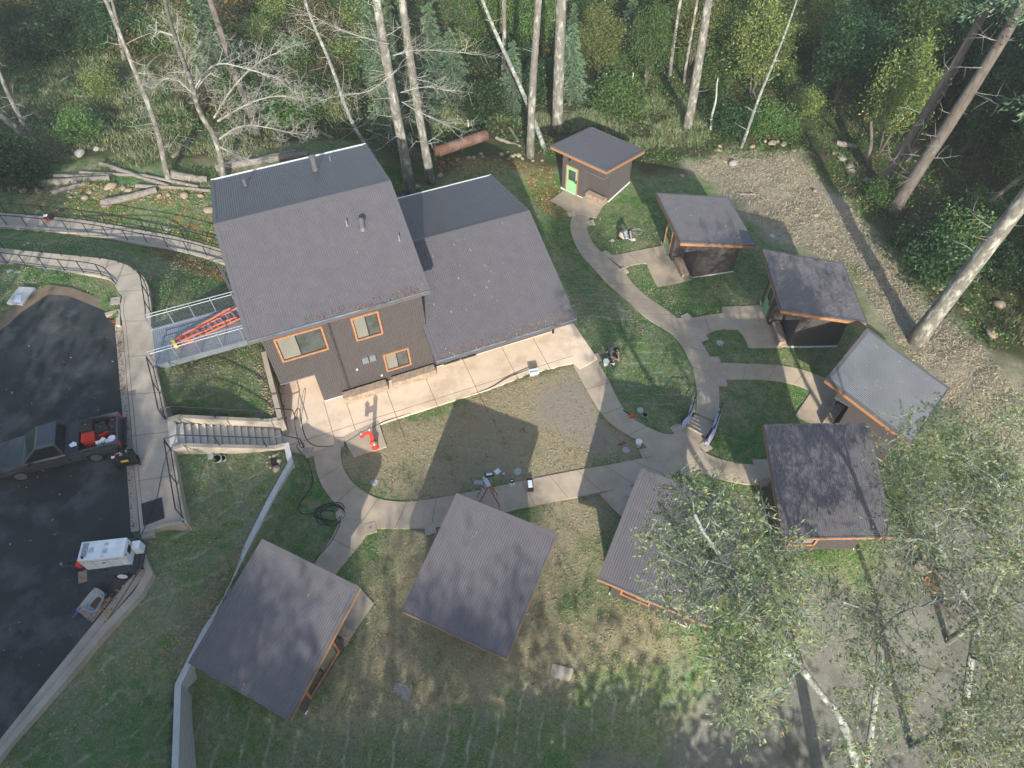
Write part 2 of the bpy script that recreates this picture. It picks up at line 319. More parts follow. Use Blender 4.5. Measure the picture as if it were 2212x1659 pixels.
sink(pxpoly([(-900,716),(0,716),(50,672),(104,636),(150,640),(232,674),(250,696),(264,702),(275,841),(285,938),(290,1015),(297,1083),(303,1190),(316,1240),(290,1277),(224,1352),(118,1479),(8,1606),(-900,2750)],2.6),2.48,.1)
sink(pxpoly([(264,640),(325,640),(328,712),(352,860),(368,950),(384,1050),(396,1122),(303,1143),(285,938),(265,702)],2.72),2.5,.05)
sink(pxpoly([(366,915),(389,905),(575,912),(600,912),(612,930),(616,955),(594,962),(400,957),(372,962)],1.0),-.5,.12)
for q in (((345,905),(440,905),(440,958),(350,960)),):pass
sink(pxpoly([(600,840),(612,905),(622,950),(676,985),(738,955),(1143,809),(1236,785),(1252,798),(1290,775),(1237,697),(935,800)],0),-.06,.05)
sink(pxpoly([(740,945),(817,909),(835,965),(764,988)],0),-.04,0)
sink(pxpoly([(1472,919),(1527,953),(1550,905),(1500,880)],-.7),-1.75,0)
ii=np.arange(nx*ny).reshape(ny,nx);Q=np.stack([ii[:-1,:-1],ii[:-1,1:],ii[1:,1:],ii[1:,:-1]],-1).reshape(-1,4)
gm=npmesh('ground',np.stack([xf,yf,ZZ],1),Q,[],smooth=True)
n3=soft(NET3,1);n1=soft(NET1,1)
for nm,(a,b,c) in {'mka':(st,fo,rk),'mkb':(rd,ne,sa),'mkc':(n3,n1,st)}.items():
    at_=gm.color_attributes.new(nm,'FLOAT_COLOR','POINT');at_.data.foreach_set('color',np.stack([a,b,c,np.ones_like(a)],1).astype(np.float32).ravel())
m=bpy.data.materials.new('ground_cover');m.use_nodes=True;t=m.node_tree;N=t.nodes;L=t.links;P_=N['Principled BSDF'];P_.inputs['Roughness'].default_value=.95;P_.inputs['Specular IOR Level'].default_value=.15
geo=N.new('ShaderNodeNewGeometry')
def nz(s,d=8,r=.7,dist=0,vec=None):
    n=N.new('ShaderNodeTexNoise');n.inputs['Scale'].default_value=s;n.inputs['Detail'].default_value=d;n.inputs['Roughness'].default_value=r;n.inputs['Distortion'].default_value=dist;L.new(vec or geo.outputs['Position'],n.inputs['Vector']);return n.outputs['Fac']
def mr(f,a,b,c=0,d=1):
    r=N.new('ShaderNodeMapRange');L.new(f,r.inputs[0])
    for i,x in enumerate((a,b,c,d)): r.inputs[1+i].default_value=x
    return r.outputs[0]
def mth(op,a,b):
    x=N.new('ShaderNodeMath');x.operation=op
    for i,q in enumerate((a,b)):
        if isinstance(q,(int,float)):x.inputs[i].default_value=q
        else:L.new(q,x.inputs[i])
    return x.outputs[0]
def mx(a,b,f):
    x=N.new('ShaderNodeMix');x.data_type='RGBA'
    for i,q in ((6,a),(7,b)):
        if isinstance(q,tuple):x.inputs[i].default_value=(*q,1)
        else:L.new(q,x.inputs[i])
    L.new(f,x.inputs[0]);return x.outputs[2]
def sep(nm):
    a=N.new('ShaderNodeAttribute');a.attribute_name=nm;s=N.new('ShaderNodeSeparateColor');L.new(a.outputs['Color'],s.inputs[0]);return s.outputs
A=sep('mka');B=sep('mkb')
fine=nz(26,6,.8);mid=nz(2.3,8,.75,.6);big=nz(.35,5,.6)
vor=N.new('ShaderNodeTexVoronoi');vor.inputs['Scale'].default_value=9;L.new(geo.outputs['Position'],vor.inputs['Vector'])
mpg=N.new('ShaderNodeMapping');mpg.inputs['Scale'].default_value=(1,.25,1);mpg.inputs['Rotation'].default_value=(0,0,R(-15));L.new(geo.outputs['Position'],mpg.inputs[0])
streak=nz(16,4,.8,1.2,mpg.outputs[0])
green=mx((.034,.115,.02),(.10,.23,.05),mr(fine,.35,.65))
straw=mx((.22,.175,.105),(.48,.41,.27),mr(fine,.3,.7))
fs=mth('ADD',mth('MULTIPLY',mid,1.1),mth('ADD',mth('MULTIPLY',A[0],.34),mth('MULTIPLY',mth('SUBTRACT',big,.5),.7)))
lawn=mx(green,straw,mr(mth('ADD',fs,mth('MULTIPLY',mth('SUBTRACT',fine,.5),.9)),.42,.80,0,.92))
dirt=mr(nz(1.1,5,.7,.5),.58,.66,0,.75);lawn=mx(lawn,(.17,.115,.07),mth('MULTIPLY',dirt,mr(A[0],0,1,.25,1)))
# pale jute netting with folds on the banks
net=mx((.13,.165,.115),(.27,.29,.21),mr(streak,.35,.7));netmix=mth('MULTIPLY',B[1],mr(nz(1.0,6,.7,.8),.46,.60,.08,.75))
lawn=mx(lawn,net,netmix)
C_=sep('mkc')
def folds(rot,sc_,dist,lo):
    wv=N.new('ShaderNodeTexWave');wv.wave_type='BANDS';wv.bands_direction='X';wv.inputs['Scale'].default_value=sc_;wv.inputs['Distortion'].default_value=dist;wv.inputs['Detail'].default_value=4;wv.inputs['Detail Scale'].default_value=.8;wv.inputs['Detail Roughness'].default_value=.7
    mpw=N.new('ShaderNodeMapping');mpw.inputs['Rotation'].default_value=(0,0,R(rot));L.new(geo.outputs['Position'],mpw.inputs[0]);L.new(mpw.outputs[0],wv.inputs['Vector']);return mr(wv.outputs['Fac'],lo,.998)
f1=mth('MULTIPLY',folds(12,.34,3.4,.93),C_[1]);f2=mth('MULTIPLY',folds(80,.45,3.5,.92),C_[0]);f3=mth('MULTIPLY',mth('MULTIPLY',folds(48,.30,5,.94),B[1]),mth('SUBTRACT',1,mth('ADD',C_[0],C_[1])))
fold=mth('MULTIPLY',mth('MAXIMUM',mth('MAXIMUM',f1,f2),f3),mr(nz(1.3),.42,.62,.0,.8));lawn=mx(lawn,(.42,.43,.33),fold)
litter=mx(mx((.055,.05,.028),(.13,.095,.055),mr(fine,.35,.65)),(.045,.085,.022),mr(nz(.8,8,.7,.4),.46,.56,0,.9))
litter=mx(litter,(.24,.20,.14),mr(nz(1.7,8,.75,1.5),.62,.7,0,.8));litter=mx(litter,(.30,.13,.04),mr(vor.outputs['Distance'],.18,.05,0,.55))
c1=mx(lawn,litter,A[1])
rocky=mx(mx((.19,.175,.13),(.44,.39,.29),mr(nz(11,6,.85,.6),.35,.62)),(.10,.105,.08),mr(streak,.54,.62,0,.8));rocky=mx(rocky,(.52,.42,.26),mr(nz(3.2,8,.85,.5),.53,.62,0,.85));rocky=mx(rocky,(.11,.09,.06),mr(nz(.9,6,.75,.4),.56,.66,0,.6))
c1=mx(c1,rocky,A[2])
road=mx((.155,.155,.13),(.26,.255,.215),mr(nz(4,8,.75),.35,.65));road=mx(road,(.10,.095,.08),mr(nz(.5,4,.6),.52,.68,0,.6))
c1=mx(c1,road,B[0]);sand=mx((.22,.19,.15),(.36,.31,.25),mr(nz(40,3,.8),.35,.65));c1=mx(c1,sand,B[2])
L.new(c1,P_.inputs['Base Color'])
bp=N.new('ShaderNodeBump');bp.inputs['Strength'].default_value=.9;bp.inputs['Distance'].default_value=.07;L.new(mth('ADD',mth('ADD',fine,mth('MULTIPLY',mid,1.2)),mth('MULTIPLY',streak,.5)),bp.inputs['Height']);L.new(bp.outputs[0],P_.inputs['Normal'])
gm.materials.append(m);go=bpy.data.objects.new('ground',gm);col.objects.link(go);tag(go,kind='structure',label='grass, straw, forest floor and gravel covering the sloping site')
# ------------------------------------------------------------ paths, patio, asphalt
def resample(P,n):
    P=[Vector(p) for p in P];d=[0]
    for a,b in zip(P,P[1:]): d.append(d[-1]+(b-a).length)
    out=[]
    for k in range(n):
        s=d[-1]*k/(n-1);i=max(j for j in range(len(d)) if d[j]<=s+1e-9);i=min(i,len(P)-2)
        out.append(P[i].lerp(P[i+1],(s-d[i])/max(1e-9,d[i+1]-d[i])))
    return out
def smoothpl(P,it=2):
    P=[Vector(p) for p in P]
    for _ in range(it):
        q=[P[0]]
        for a,b in zip(P,P[1:]): q+= [a.lerp(b,.25),a.lerp(b,.75)]
        P=q+[P[-1]]
    return P
OCX,OCY,OCS=-46.0,0.0,.1;OCC=np.zeros((700,920),bool)
def occupy(P):
    P=np.array([[p[0],p[1]] for p in P]);a=np.floor((P.min(0)-[OCX,OCY])/OCS).astype(int)-1;b=np.ceil((P.max(0)-[OCX,OCY])/OCS).astype(int)+2
    a=np.clip(a,0,[919,699]);b=np.clip(b,0,[920,700])
    if (b<=a).any(): return
    X,Y=np.meshgrid(OCX+OCS*(np.arange(a[0],b[0])+.5),OCY+OCS*(np.arange(a[1],b[1])+.5));OCC[a[1]:b[1],a[0]:b[0]]|=inpoly(X,Y,P).reshape(X.shape)
def isocc(x,y):
    i=np.clip(((x-OCX)/OCS).astype(int),0,919);j=np.clip(((y-OCY)/OCS).astype(int),0,699);return OCC[j,i]
JO=[]
def ribbon(mb,Lp,Rp,dz=.06,seg=.4,cross=3,zf=None,sm=True,joints=1.6,side=.3):
    A_=[Vector((*gp(*p)[:2],0)) if len(p)==2 else at(*p) for p in Lp];B_=[Vector((*gp(*p)[:2],0)) if len(p)==2 else at(*p) for p in Rp]
    if sm: A_,B_=smoothpl(A_),smoothpl(B_)
    ln=sum((b-a).length for a,b in zip(A_,A_[1:]));n=max(2,int(ln/seg)+1);A_,B_=resample(A_,n),resample(B_,n)
    b0=len(mb.v);W=cross+1
    rows=[[a.lerp(b,j/cross) for j in range(W)] for a,b in zip(A_,B_)]
    xs=[p.x for r in rows for p in r];ys=[p.y for r in rows for p in r]
    zs=(G(xs,ys)+dz) if zf is None else [zf(x,y) for x,y in zip(xs,ys)]
    for x,y,z in zip(xs,ys,zs): mb.v.append((x,y,float(z)))
    for i in range(n-1):
        for j in range(cross): mb.f.append((b0+i*W+j,b0+i*W+j+1,b0+(i+1)*W+j+1,b0+(i+1)*W+j));mb.m.append(0)
    for i in range(n-1): occupy([rows[i][0],rows[i][-1],rows[i+1][-1],rows[i+1][0]])
    for e in (0,W-1):     # edge faces down into the ground
        for i in range(n-1):
            a=mb.v[b0+i*W+e];b=mb.v[b0+(i+1)*W+e];mb.quad(a,b,(b[0],b[1],b[2]-side),(a[0],a[1],a[2]-side))
    if joints:
        k=max(1,round(joints/seg))
        for i in range(k,n-1,k):
            r=[Vector(mb.v[b0+i*W+j])+Vector((0,0,.004)) for j in range(W)]
            t=(Vector(mb.v[b0+(i+1)*W])-Vector(mb.v[b0+i*W])).normalized()*.011
            for p,q in zip(r,r[1:]): JO.append((p-t,q-t,q+t,p+t))
    return rows
mb=MB()
ribbon(mb,[(676,978),(686,1030),(705,1068),(740,1105),(772,1128),(800,1143),(850,1143),(940,1143),(1050,1118),(1150,1094),(1270,1070),(1360,1052),(1430,1030),(1468,1012)],
          [(738,955),(735,990),(745,1022),(765,1048),(795,1070),(830,1083),(880,1086),(930,1080),(985,1070),(1060,1055),(1150,1036),(1250,1016),(1330,1003),(1392,990)])
ribbon(mb,[(728,1098),(743,1104),(719,1163),(679,1217),(655,1252)],[(815,1130),(800,1147),(772,1185),(727,1238),(705,1272)],dz=.052)
ribbon(mb,[(1238,790),(1248,808),(1268,845),(1296,893),(1324,921),(1362,945),(1390,959),(1404,975),(1398,992),(1440,1028)],[(1289,777),(1302,802),(1317,827),(1345,886),(1373,911),(1407,928),(1438,941),(1462,938),(1490,940),(1500,965)],dz=.056)
ribbon(mb,[(1392,985),(1425,960),(1455,940),(1477,921)],[(1440,1034),(1478,1010),(1505,982),(1526,951)],dz=.064,joints=0)
ribbon(mb,[(1500,962),(1520,978),(1540,988),(1562,995),(1594,1002),(1624,1005),(1690,1008)],[(1460,1005),(1490,1012),(1517,1024),(1549,1035),(1590,1044),(1640,1050),(1700,1054)],dz=.06)
ribbon(mb,[(1504,893),(1505,872),(1505,848),(1503,827),(1496,796),(1482,765),(1465,737),(1444,716),(1393,688),(1352,647),(1310,614),(1282,581),(1255,553),(1238,521),(1230,490),(1236,465),(1245,448)],
          [(1545,911),(1552,890),(1554,865),(1553,834),(1546,800),(1534,772),(1515,741),(1492,712),(1442,671),(1411,652),(1373,622),(1345,585),(1303,550),(1282,529),(1269,504),(1267,484),(1275,468),(1290,448)],dz=.058)
ribbon(mb,[(1218,412),(1260,430),(1308,437)],[(1189,434),(1230,458),(1288,472)],sm=False,joints=0,dz=.066)
ribbon(mb,[(1300,548),(1318,554),(1373,543),(1435,531)],[(1348,583),(1362,573),(1388,570),(1450,568)],dz=.062)
ribbon(mb,[(1395,566),(1405,593),(1420,622)],[(1450,560),(1462,590),(1495,606)],dz=.068,joints=0,sm=False)
ribbon(mb,[(1460,688),(1496,689),(1531,681),(1565,677)],[(1500,738),(1520,729),(1536,717),(1565,711)],dz=.062)
ribbon(mb,[(1558,664),(1600,663),(1646,661)],[(1565,712),(1612,714),(1664,712)],dz=.068,joints=0,sm=False)
ribbon(mb,[(1590,711),(1606,727),(1617,754)],[(1664,705),(1676,730),(1690,753)],dz=.072,joints=0,sm=False)
ribbon(mb,[(1546,785),(1618,787),(1687,790),(1739,800),(1790,822)],[(1550,822),(1618,820),(1687,824),(1722,833),(1755,848)],dz=.062)
ribbon(mb,[(1792,815),(1758,838),(1716,900)],[(1880,870),(1850,900),(1790,935)],dz=.07,joints=0,sm=False)
ribbon(mb,[(1530,774),(1533,834)],[(1546,774),(1566,834)],dz=.075,joints=0,sm=False)
ribbon(mb,[(1624,994),(1700,994)],[(1640,1052),(1705,1056)],dz=.075,joints=0,sm=False)
ribbon(mb,[(1294,1068),(1315,1092),(1345,1120)],[(1360,1050),(1380,1070),(1400,1090)],dz=.066,joints=0)
ribbon(mb,[(770,1262),(808,1305)],[(715,1350),(762,1372)],dz=.05,joints=0,sm=False)
tag(mb.build('path',M['path'],smooth=False),kind='structure')
# house frame
HO=Vector((-9.536,21.704,0));HA=R(20.178);HD=Vector((math.cos(HA),math.sin(HA),0));HN=Vector((-HD.y,HD.x,0))
def W(x,n,z): return HO+HD*x+HN*n+Vector((0,0,z))
def HLc(p): q=Vector((p[0],p[1],0))-HO; return q.dot(HD),q.dot(HN)
mb=MB()
PT=[(-2.0,3.2),(-2.05,-1.0),(-2.3,-1.9),(-2.4,-3.0),HLc(at(676,985,0)),HLc(at(738,955,0)),HLc(at(755,948,0)),HLc(at(828,914,0)),HLc(at(963,871,0)),HLc(at(1060,841,0)),HLc(at(1143,809,0)),HLc(at(1199,794,0)),HLc(at(1236,785,0)),HLc(at(1252,798,0)),HLc(at(1290,775,0)),HLc(at(1237,697,0)),(12.9,.3),(5,.3),(5,3.2)]
mb.prism([W(a,b,0)[:2] for a,b in PT],-.12,.045)
po=mb.build('patio',M['patio']);tag(po,kind='structure')
for x0 in (1.0,3.1,5.2,7.4,9.6,11.4):
    a=W(x0,-.02,.049);b=W(x0+.05,-3.75+(.2 if x0<3 else 0),.049);s=HD*.012;JO.append((a-s,b-s,b+s,a+s))
for a,b in (((-2.2,-2.0),(12.9,-2.0)),((-.05,-3.9),(-.05,.0))):
    a=W(*a,.049);b=W(*b,.049);s=(b-a).normalized().cross(Vector((0,0,1)))*.011;JO.append((a-s,b-s,b+s,a+s))
# hydrant pad
mb=MB();pp=[at(740,945,.03),at(817,909,.03),at(835,965,.03),at(764,988,.03)];mb.prism([p[:2] for p in pp],-.1,.06)
tag(mb.build('concrete_pad',M['path']),kind='structure')
# asphalt lot
mb=MB();AS=[(-900,716),(0,716),(50,672),(104,636),(150,640),(232,674),(250,696),(250,705),(261,841),(269,938),(274,1015),(279,1075),(283,1149),(300,1190),(304,1232),(280,1262),(208,1340),(104,1467),(0,1597),(-900,2700)]
AZ=2.60
mb.prism([at(u,v,AZ)[:2] for u,v in AS],2.4,AZ);tag(mb.build('asphalt',M['asphalt']),kind='structure')
mb=MB();VG=[(-900,690),(-5,690),(50,645),(104,615),(155,622),(236,652),(252,696),(232,674),(150,640),(104,636),(50,672),(0,716),(-900,716)]
M['dirt']=mat('wet_dirt',(.13,.10,.065),.95,c2=(.17,.13,.09),ns=2,coord='WORLD')
mb.prism([at(u,v,2.57)[:2] for u,v in VG],2.35,2.59);tag(mb.build('dirt_verge',M['dirt']),kind='structure')
# gutter + kerb + west sidewalk
mb=MB();JO2=[]
def strip(mbx,A_,B_,z,th=.3,z2=None):
    A_=[at(u,v,z) for u,v in A_];B_=[at(u,v,z if z2 is None else z2) for u,v in B_]
    for a,b,c,d in zip(A_,A_[1:],B_,B_[1:]):
        q=[a,b,d,c];mbx.add([*q,*[Vector((p.x,p.y,p.z-th)) for p in q]],[(0,1,2,3),(0,1,5,4),(1,2,6,5),(2,3,7,6),(3,0,4,7),(4,7,6,5)])
strip(mb,[(248,702),(260,841),(269,938),(274,1015),(279,1083),(283,1149)],[(264,702),(275,841),(284,938),(289,1015),(296,1083),(301,1146)],AZ+.012,.1)
mb.add([],[]);
strip(mb,[(208,1340),(104,1467),(0,1597),(-200,1850)],[(222,1352),(116,1479),(8,1606),(-190,1862)],AZ+.012,.1)
strip(mb,[(303,1225),(270,1262),(208,1340)],[(318,1238),(286,1275),(222,1352)],AZ+.012,.1)
go_=mb.build('gutter',M['conc']);tag(go_,kind='structure')
mb=MB()
strip(mb,[(222,1352),(116,1479),(8,1606),(-190,1862)],[(232,1362),(126,1488),(16,1616),(-180,1872)],2.74,.35)
strip(mb,[(290,1277),(222,1352)],[(302,1287),(232,1362)],2.74,.35);strip(mb,[(300,1190),(314,1236),(290,1277)],[(309,1186),(330,1240),(302,1289)],2.70,.35)
strip(mb,[(226,676),(252,668)],[(228,682),(256,675)],2.76,.3);strip(mb,[(252,668),(250,702)],[(259,668),(259,702)],2.76,.3)
tag(mb.build('kerb',M['conc']),kind='structure')
mb=MB();ZS=2.72
LW=[(264,640),(258,668),(265,702),(276,841),(285,938),(290,1015),(297,1083),(303,1146)]
RW=[(325,640),(328,680),(328,712),(340,800),(352,860),(368,950),(384,1050),(398,1128)]
LW=[at(u,v,ZS) for u,v in LW];RW=[at(u,v,ZS) for u,v in RW]
LW,RW=resample(LW,24),resample(RW,24)
for i in range(23):
    q=[LW[i],LW[i+1],RW[i+1],RW[i]];mb.add([*q,*[p-Vector((0,0,.3)) for p in q]],[(0,1,2,3),(0,1,5,4),(2,3,7,6),(4,5,6,7)]+([(1,2,6,5)] if i==22 else []))
    if i%4==3: JO.append(tuple(p+Vector((0,0,.004))+s for p,s in ((LW[i],Vector((0,.012,0))),(RW[i],Vector((0,.012,0))),(RW[i],Vector((0,-.012,0))),(LW[i],Vector((0,-.012,0))))))
    a,b=LW[i],LW[i+1];e=Vector((.16,0,.004));f=Vector((.185,0,.004));JO.append((a+e,b+e,b+f,a+f))
tag(mb.build('sidewalk',M['conc']),kind='structure')
for _a,_b in (((222,1352),(116,1479)),((116,1479),(8,1606)),((300,1230),(222,1352))):
    _p,_q=at(*_a,AZ+.02),at(*_b,AZ+.02);_s=(_q-_p).normalized().cross(Vector((0,0,1)))*.05;JO.append((_p-_s*.2,_q-_s*.2,_q-_s*1.4,_p-_s*1.4))
# ramps
R2F=[(-160,525,2.0),(0,534,2.1),(46,541,2.2),(128,549,2.35),(211,557,2.55),(244,562,2.6),(277,571,2.66),(297,585,2.7),(316,604,2.72),(326,640,2.72)]
R2N=[(-160,562,2.0),(0,570,2.1),(57,578,2.2),(136,587,2.35),(190,592,2.55),(216,596,2.6),(236,602,2.66),(246,612,2.7),(255,630,2.72),(264,640,2.72)]
R1F=[(-160,452,1.25),(0,459,1.15),(47,463,1.1),(146,471,1.0),(193,477,.92),(283,493,.78),(327,501,.7),(377,510,.6),(424,523,.5),(469,535,.42),(500,546,.4)]
R1N=[(-160,484,1.25),(0,490,1.15),(57,494,1.1),(160,504,1.0),(206,510,.92),(292,526,.78),(332,533,.7),(376,541,.6),(422,550,.5),(479,567,.42),(510,577,.4)]
def ramp(A_,B_,name):
    mbx=MB();a=resample(smoothpl([at(*p) for p in A_]),60);b=resample(smoothpl([at(*p) for p in B_]),60)
    for i in range(59):
        q=[a[i],a[i+1],b[i+1],b[i]];mbx.add([*q,*[p-Vector((0,0,.7)) for p in q]],[(0,1,2,3),(0,1,5,4),(2,3,7,6),(4,5,6,7)])
        if i%6==3:
            s=(a[i+1]-a[i]).normalized()*.012;u_=Vector((0,0,.004));JO.append((a[i]-s+u_,a[i]+s+u_,b[i]+s+u_,b[i]-s+u_))
    tag(mbx.build(name,M['conc']),kind='structure');return a,b
r2f,r2n=ramp(R2F,R2N,'ramp');r1f,r1n=ramp(R1F,R1N,'ramp')

for i in range(23): occupy([LW[i],LW[i+1],RW[i+1],RW[i]])
for a,b in ((r2f,r2n),(r1f,r1n)):
    for i in range(59): occupy([a[i],a[i+1],b[i+1],b[i]])
occupy([W(*q,0) for q in PT]);occupy([W(*q,0) for q in ((-1.7,-.1),(12.6,-.1),(12.6,10),(5.8,10.2),(5.8,10.8),(-1.7,10.8))]);occupy(pp);occupy([at(u,v,AZ) for u,v in AS]);occupy([at(u,v,2.57) for u,v in VG])
occupy([at(*p) for p in ((361,904,2.8),(390,896,2.8),(583,904,.9),(625,900,.5),(640,965,.3),(594,970,.9),(395,966,2.8),(366,974,2.8))]);occupy([at(u,v,-.7) for u,v in ((1466,922),(1528,960),(1556,892),(1495,870))])
# ------------------------------------------------------------ building helpers
def vert(b,top):
    """height of the picture point top above the place b"""
    d=ray(*top);A_=np.stack([np.array([0,0,1.0]),-d],1);c=np.array([0,0,H]);return float(np.linalg.lstsq(A_,c-np.array(b),rcond=None)[0][0])
def panel(mb,O,u,N,x0,x1,z0,z1,holes=(),per=.1,amp=.02):
    """upright corrugated wall, u along, openings left out; z1 may be a function of x"""
    O=Vector(O);xs=sorted({x0,x1,*[h[0] for h in holes],*[h[1] for h in holes]})
    for a,b in zip(xs,xs[1:]):
        if b-a<.01:continue
        hs=sorted([(h[2],h[3]) for h in holes if h[0]<=a+1e-4 and h[1]>=b-1e-4]);z=z0;segs=[]
        for p,q in hs: segs.append((z,p));z=q
        segs.append((z,None))
        for p,q in segs:
            if q is not None:
                if q>p+.01: mb.corr(O+u*a+Vector((0,0,p)),u*(b-a),(0,0,q-p),per,amp,N)
            else:
                f=z1 if callable(z1) else (lambda x:z1)
                n=max(1,round((b-a)/per));w_=(b-a)/n;b0=len(mb.v);L_=[]
                for i in range(n): L_+=[(a+i*w_,0),(a+(i+.3)*w_,0),(a+(i+.45)*w_,amp),(a+(i+.85)*w_,amp)]
                L_.append((b,0))
                for x,h in L_:
                    r=O+u*x+N*h; mb.v+=[(r.x,r.y,r.z+p),(r.x,r.y,r.z+f(x))]
                for i in range(len(L_)-1): mb.f.append((b0+2*i,b0+2*i+2,b0+2*i+3,b0+2*i+1));mb.m.append(0)
M['blind']=mat('blind_behind_glass',(.21,.205,.17),.25,c2=(.17,.17,.145),ns=1,spec=.5)
def window(root,O,u,N,x0,x1,z0,z1,fm=None,fw=.09,mull=.5,depth=.07,label=None,slot='window'):
    fm=fm or M['wood'];O=Vector(O);Z=Vector((0,0,1));w_=thing(slot,None,None,O+u*x0+Z*z0-acc(root));w_.parent=root
    if label:w_['label']=label
    mb=MB()
    for a,b,c,d in ((x0,x1,z0,z0+fw),(x0,x1,z1-fw,z1),(x0,x0+fw,z0+fw,z1-fw),(x1-fw,x1,z0+fw,z1-fw)):
        mb.pbox(O+u*a+Z*c-N*.05,u*(b-a),N*(.05+depth),Z*(d-c))
    mb.build('frame',fm,w_)
    a,b,c,d=x0+fw,x1-fw,z0+fw,z1-fw;m_=a+(b-a)*mull
    mb=MB();mb.pbox(O+u*a+Z*c-N*.02,u*(m_-a-.02),N*.01,Z*(d-c));mb.build('pane',M['blind'],w_)
    mb=MB();mb.pbox(O+u*(m_+.02)+Z*c-N*.02,u*(b-m_-.02),N*.01,Z*(d-c));mb.build('pane',M['glass'],w_)
    mb=MB();mb.pbox(O+u*(m_-.02)+Z*c-N*.02,u*.04,N*.04,Z*(d-c))
    for e in ((a,a+.03),(b-.03,b)): mb.pbox(O+u*e[0]+Z*c,u*.03,N*.02,Z*(d-c))
    for e in ((c,c+.03),(d-.03,d)): mb.pbox(O+u*(a+.03)+Z*e[0],u*(b-a-.06),N*.02,Z*.03)
    mb.build('sash',M['black'],w_);return w_
def acc(o):
    v=Vector((0,0,0))
    while o: v+=Vector(o.location);o=o.parent
    return v
def roof_plane(mb,P,U,V,per=.11,amp=.022): mb.corr(P,U,V,per,amp,N=(U.cross(V).normalized() if U.cross(V).z>0 else -U.cross(V).normalized()))
# ------------------------------------------------------------ main house
Z=Vector((0,0,1))
house=thing('main_house','large two storey brown corrugated metal house with cedar window frames and a lower wing','house',W(2,5,0))
FR=lambda n:6.073+.3825*(n+.4)
BR=lambda n:8.184-.3037*(n-5.118)
RZ=lambda n:(FR(n) if n<5.118 else BR(n))-.27
XL,XR=-1.64,5.76
mb=MB()
W1=(-1.16,1.04,3.72,5.34);W2=(2.34,3.66,3.70,5.30);W3=(3.38,4.70,.86,2.2)
panel(mb,W(0,0,0),HD,-HN,XL,XR,.06,lambda x:RZ(0),[(XL,0,.0,2.27),W1,W2,W3],per=.105)
panel(mb,W(XL,0,0),HN,-HD,0,10.7,.06,lambda x:RZ(x),[(0,2.2,0,2.27)],per=.105)
panel(mb,W(XR,0,0),HN,HD,0,10.7,.06,lambda x:RZ(x),[],per=.105)
panel(mb,W(0,10.7,0),HD,HN,XL,XR,.0,lambda x:RZ(10.7),[],per=.105)
panel(mb,W(XL,2.2,0),HD,-HN,0,1.64,.06,lambda x:2.27,[],per=.105);panel(mb,W(0,0,0),HN,-HD,0,2.2,.06,lambda x:2.27,[],per=.105)
# low wing
FL=lambda n:2.884+.3156*(n+1.932)
BL=lambda n:4.863-.317*(n-4.338)
LZ=lambda n:(FL(n) if n<4.338 else BL(n))-.24
holes=[(5.86,6.27,.12,2.3),(6.34,7.26,.05,2.3),(7.3,8.16,.05,2.3),(8.3,9.0,.3,2.3),(9.3,10.9,.3,2.3),(11.05,12.15,.3,2.3)]
panel(mb,W(0,0,0),HD,-HN,XR,12.5,.06,lambda x:LZ(0),holes,per=.105)
panel(mb,W(12.5,0,0),HN,HD,0,9.9,-1.2,lambda x:LZ(x),[],per=.105)
panel(mb,W(0,9.9,0),HD,HN,XR,12.5,-1.0,lambda x:LZ(9.9),[],per=.105)
mb.build('wall',M['wall'],house)
mb=MB();mb.pbox(W(XL,-.0,2.23),HD*1.64,HN*2.2,Z*.04);mb.build('soffit',M['darktrim'],house)
mb=MB();mb.pbox(W(0,-.03,-.1),HD*XR,HN*.03,Z*.16);mb.pbox(W(XR,-.03,-.1),HD*(12.5-XR),HN*.03,Z*.16);mb.pbox(W(12.5,-.03,-1.4),HD*.04,HN*9.95,Z*1.47)
mb.build('foundation',M['white'],house)
mb=MB();mb.pbox(W(XL-.03,-.03,2.2),HD*1.67,HN*.03,Z*.05);mb.build('overhang_trim',M['galv'],house)
window(house,W(0,0,0),HD,-HN,*W1,mull=.42,label='wide upper cedar framed sliding window at the left');window(house,W(0,0,0),HD,-HN,*W2,label='upper cedar framed window right of the downpipe');window(house,W(0,0,0),HD,-HN,*W3,label='lower cedar framed window above the right bench')
for i,h in enumerate(holes):
    window(house,W(0,0,0),HD,-HN,*h,fm=M['darktrim'],fw=.06,slot='glass_door' if i in (1,2) else 'window')
mb=MB();mb.pbox(W(-1.35,2.12,.06),HD*.95,HN*.06,Z*2.1);mb.build('door',M['wood'],house)
# roofs
def slab(mb,P,U,V,t0,t1):   # roof deck under the sheet
    N_=U.cross(V).normalized();N_=N_ if N_.z>0 else -N_
    mb.pbox(Vector(P)-N_*t1,U,V,N_*(t1-t0))
def roofpart(nm,P,U,V,trims,fas=None):
    r=MB();roof_plane(r,P,U,V,per=.105,amp=.016);o=r.build(nm,M['roof'],house)
    N_=U.cross(V).normalized();N_=N_ if N_.z>0 else -N_
    d=MB();slab(d,P,U,V,.012,.2);d.build('roof_deck',M['darktrim'],o)
    tt=MB();u=U.normalized();v=V.normalized()
    for side,w_ in trims:
        if side=='l':tt.pbox(P-N_*.02-u*.01,u*w_,V,N_*.052)
        if side=='r':tt.pbox(P+U-u*(w_-.01)-N_*.02,u*w_,V,N_*.052)
        if side=='t':tt.pbox(P+V-v*w_-N_*.02,U,v*w_,N_*.056)
        if side=='b':tt.pbox(P-v*.01-N_*.02,U,v*w_,N_*.05)
    tt.build('roof_trim',M['rooftrim'],o);return o
rf=roofpart('roof',W(-2.149,-.4,6.073),HD*8.276,HN*5.518+Z*2.111,[('l',.16),('r',.16),('t',.2)])
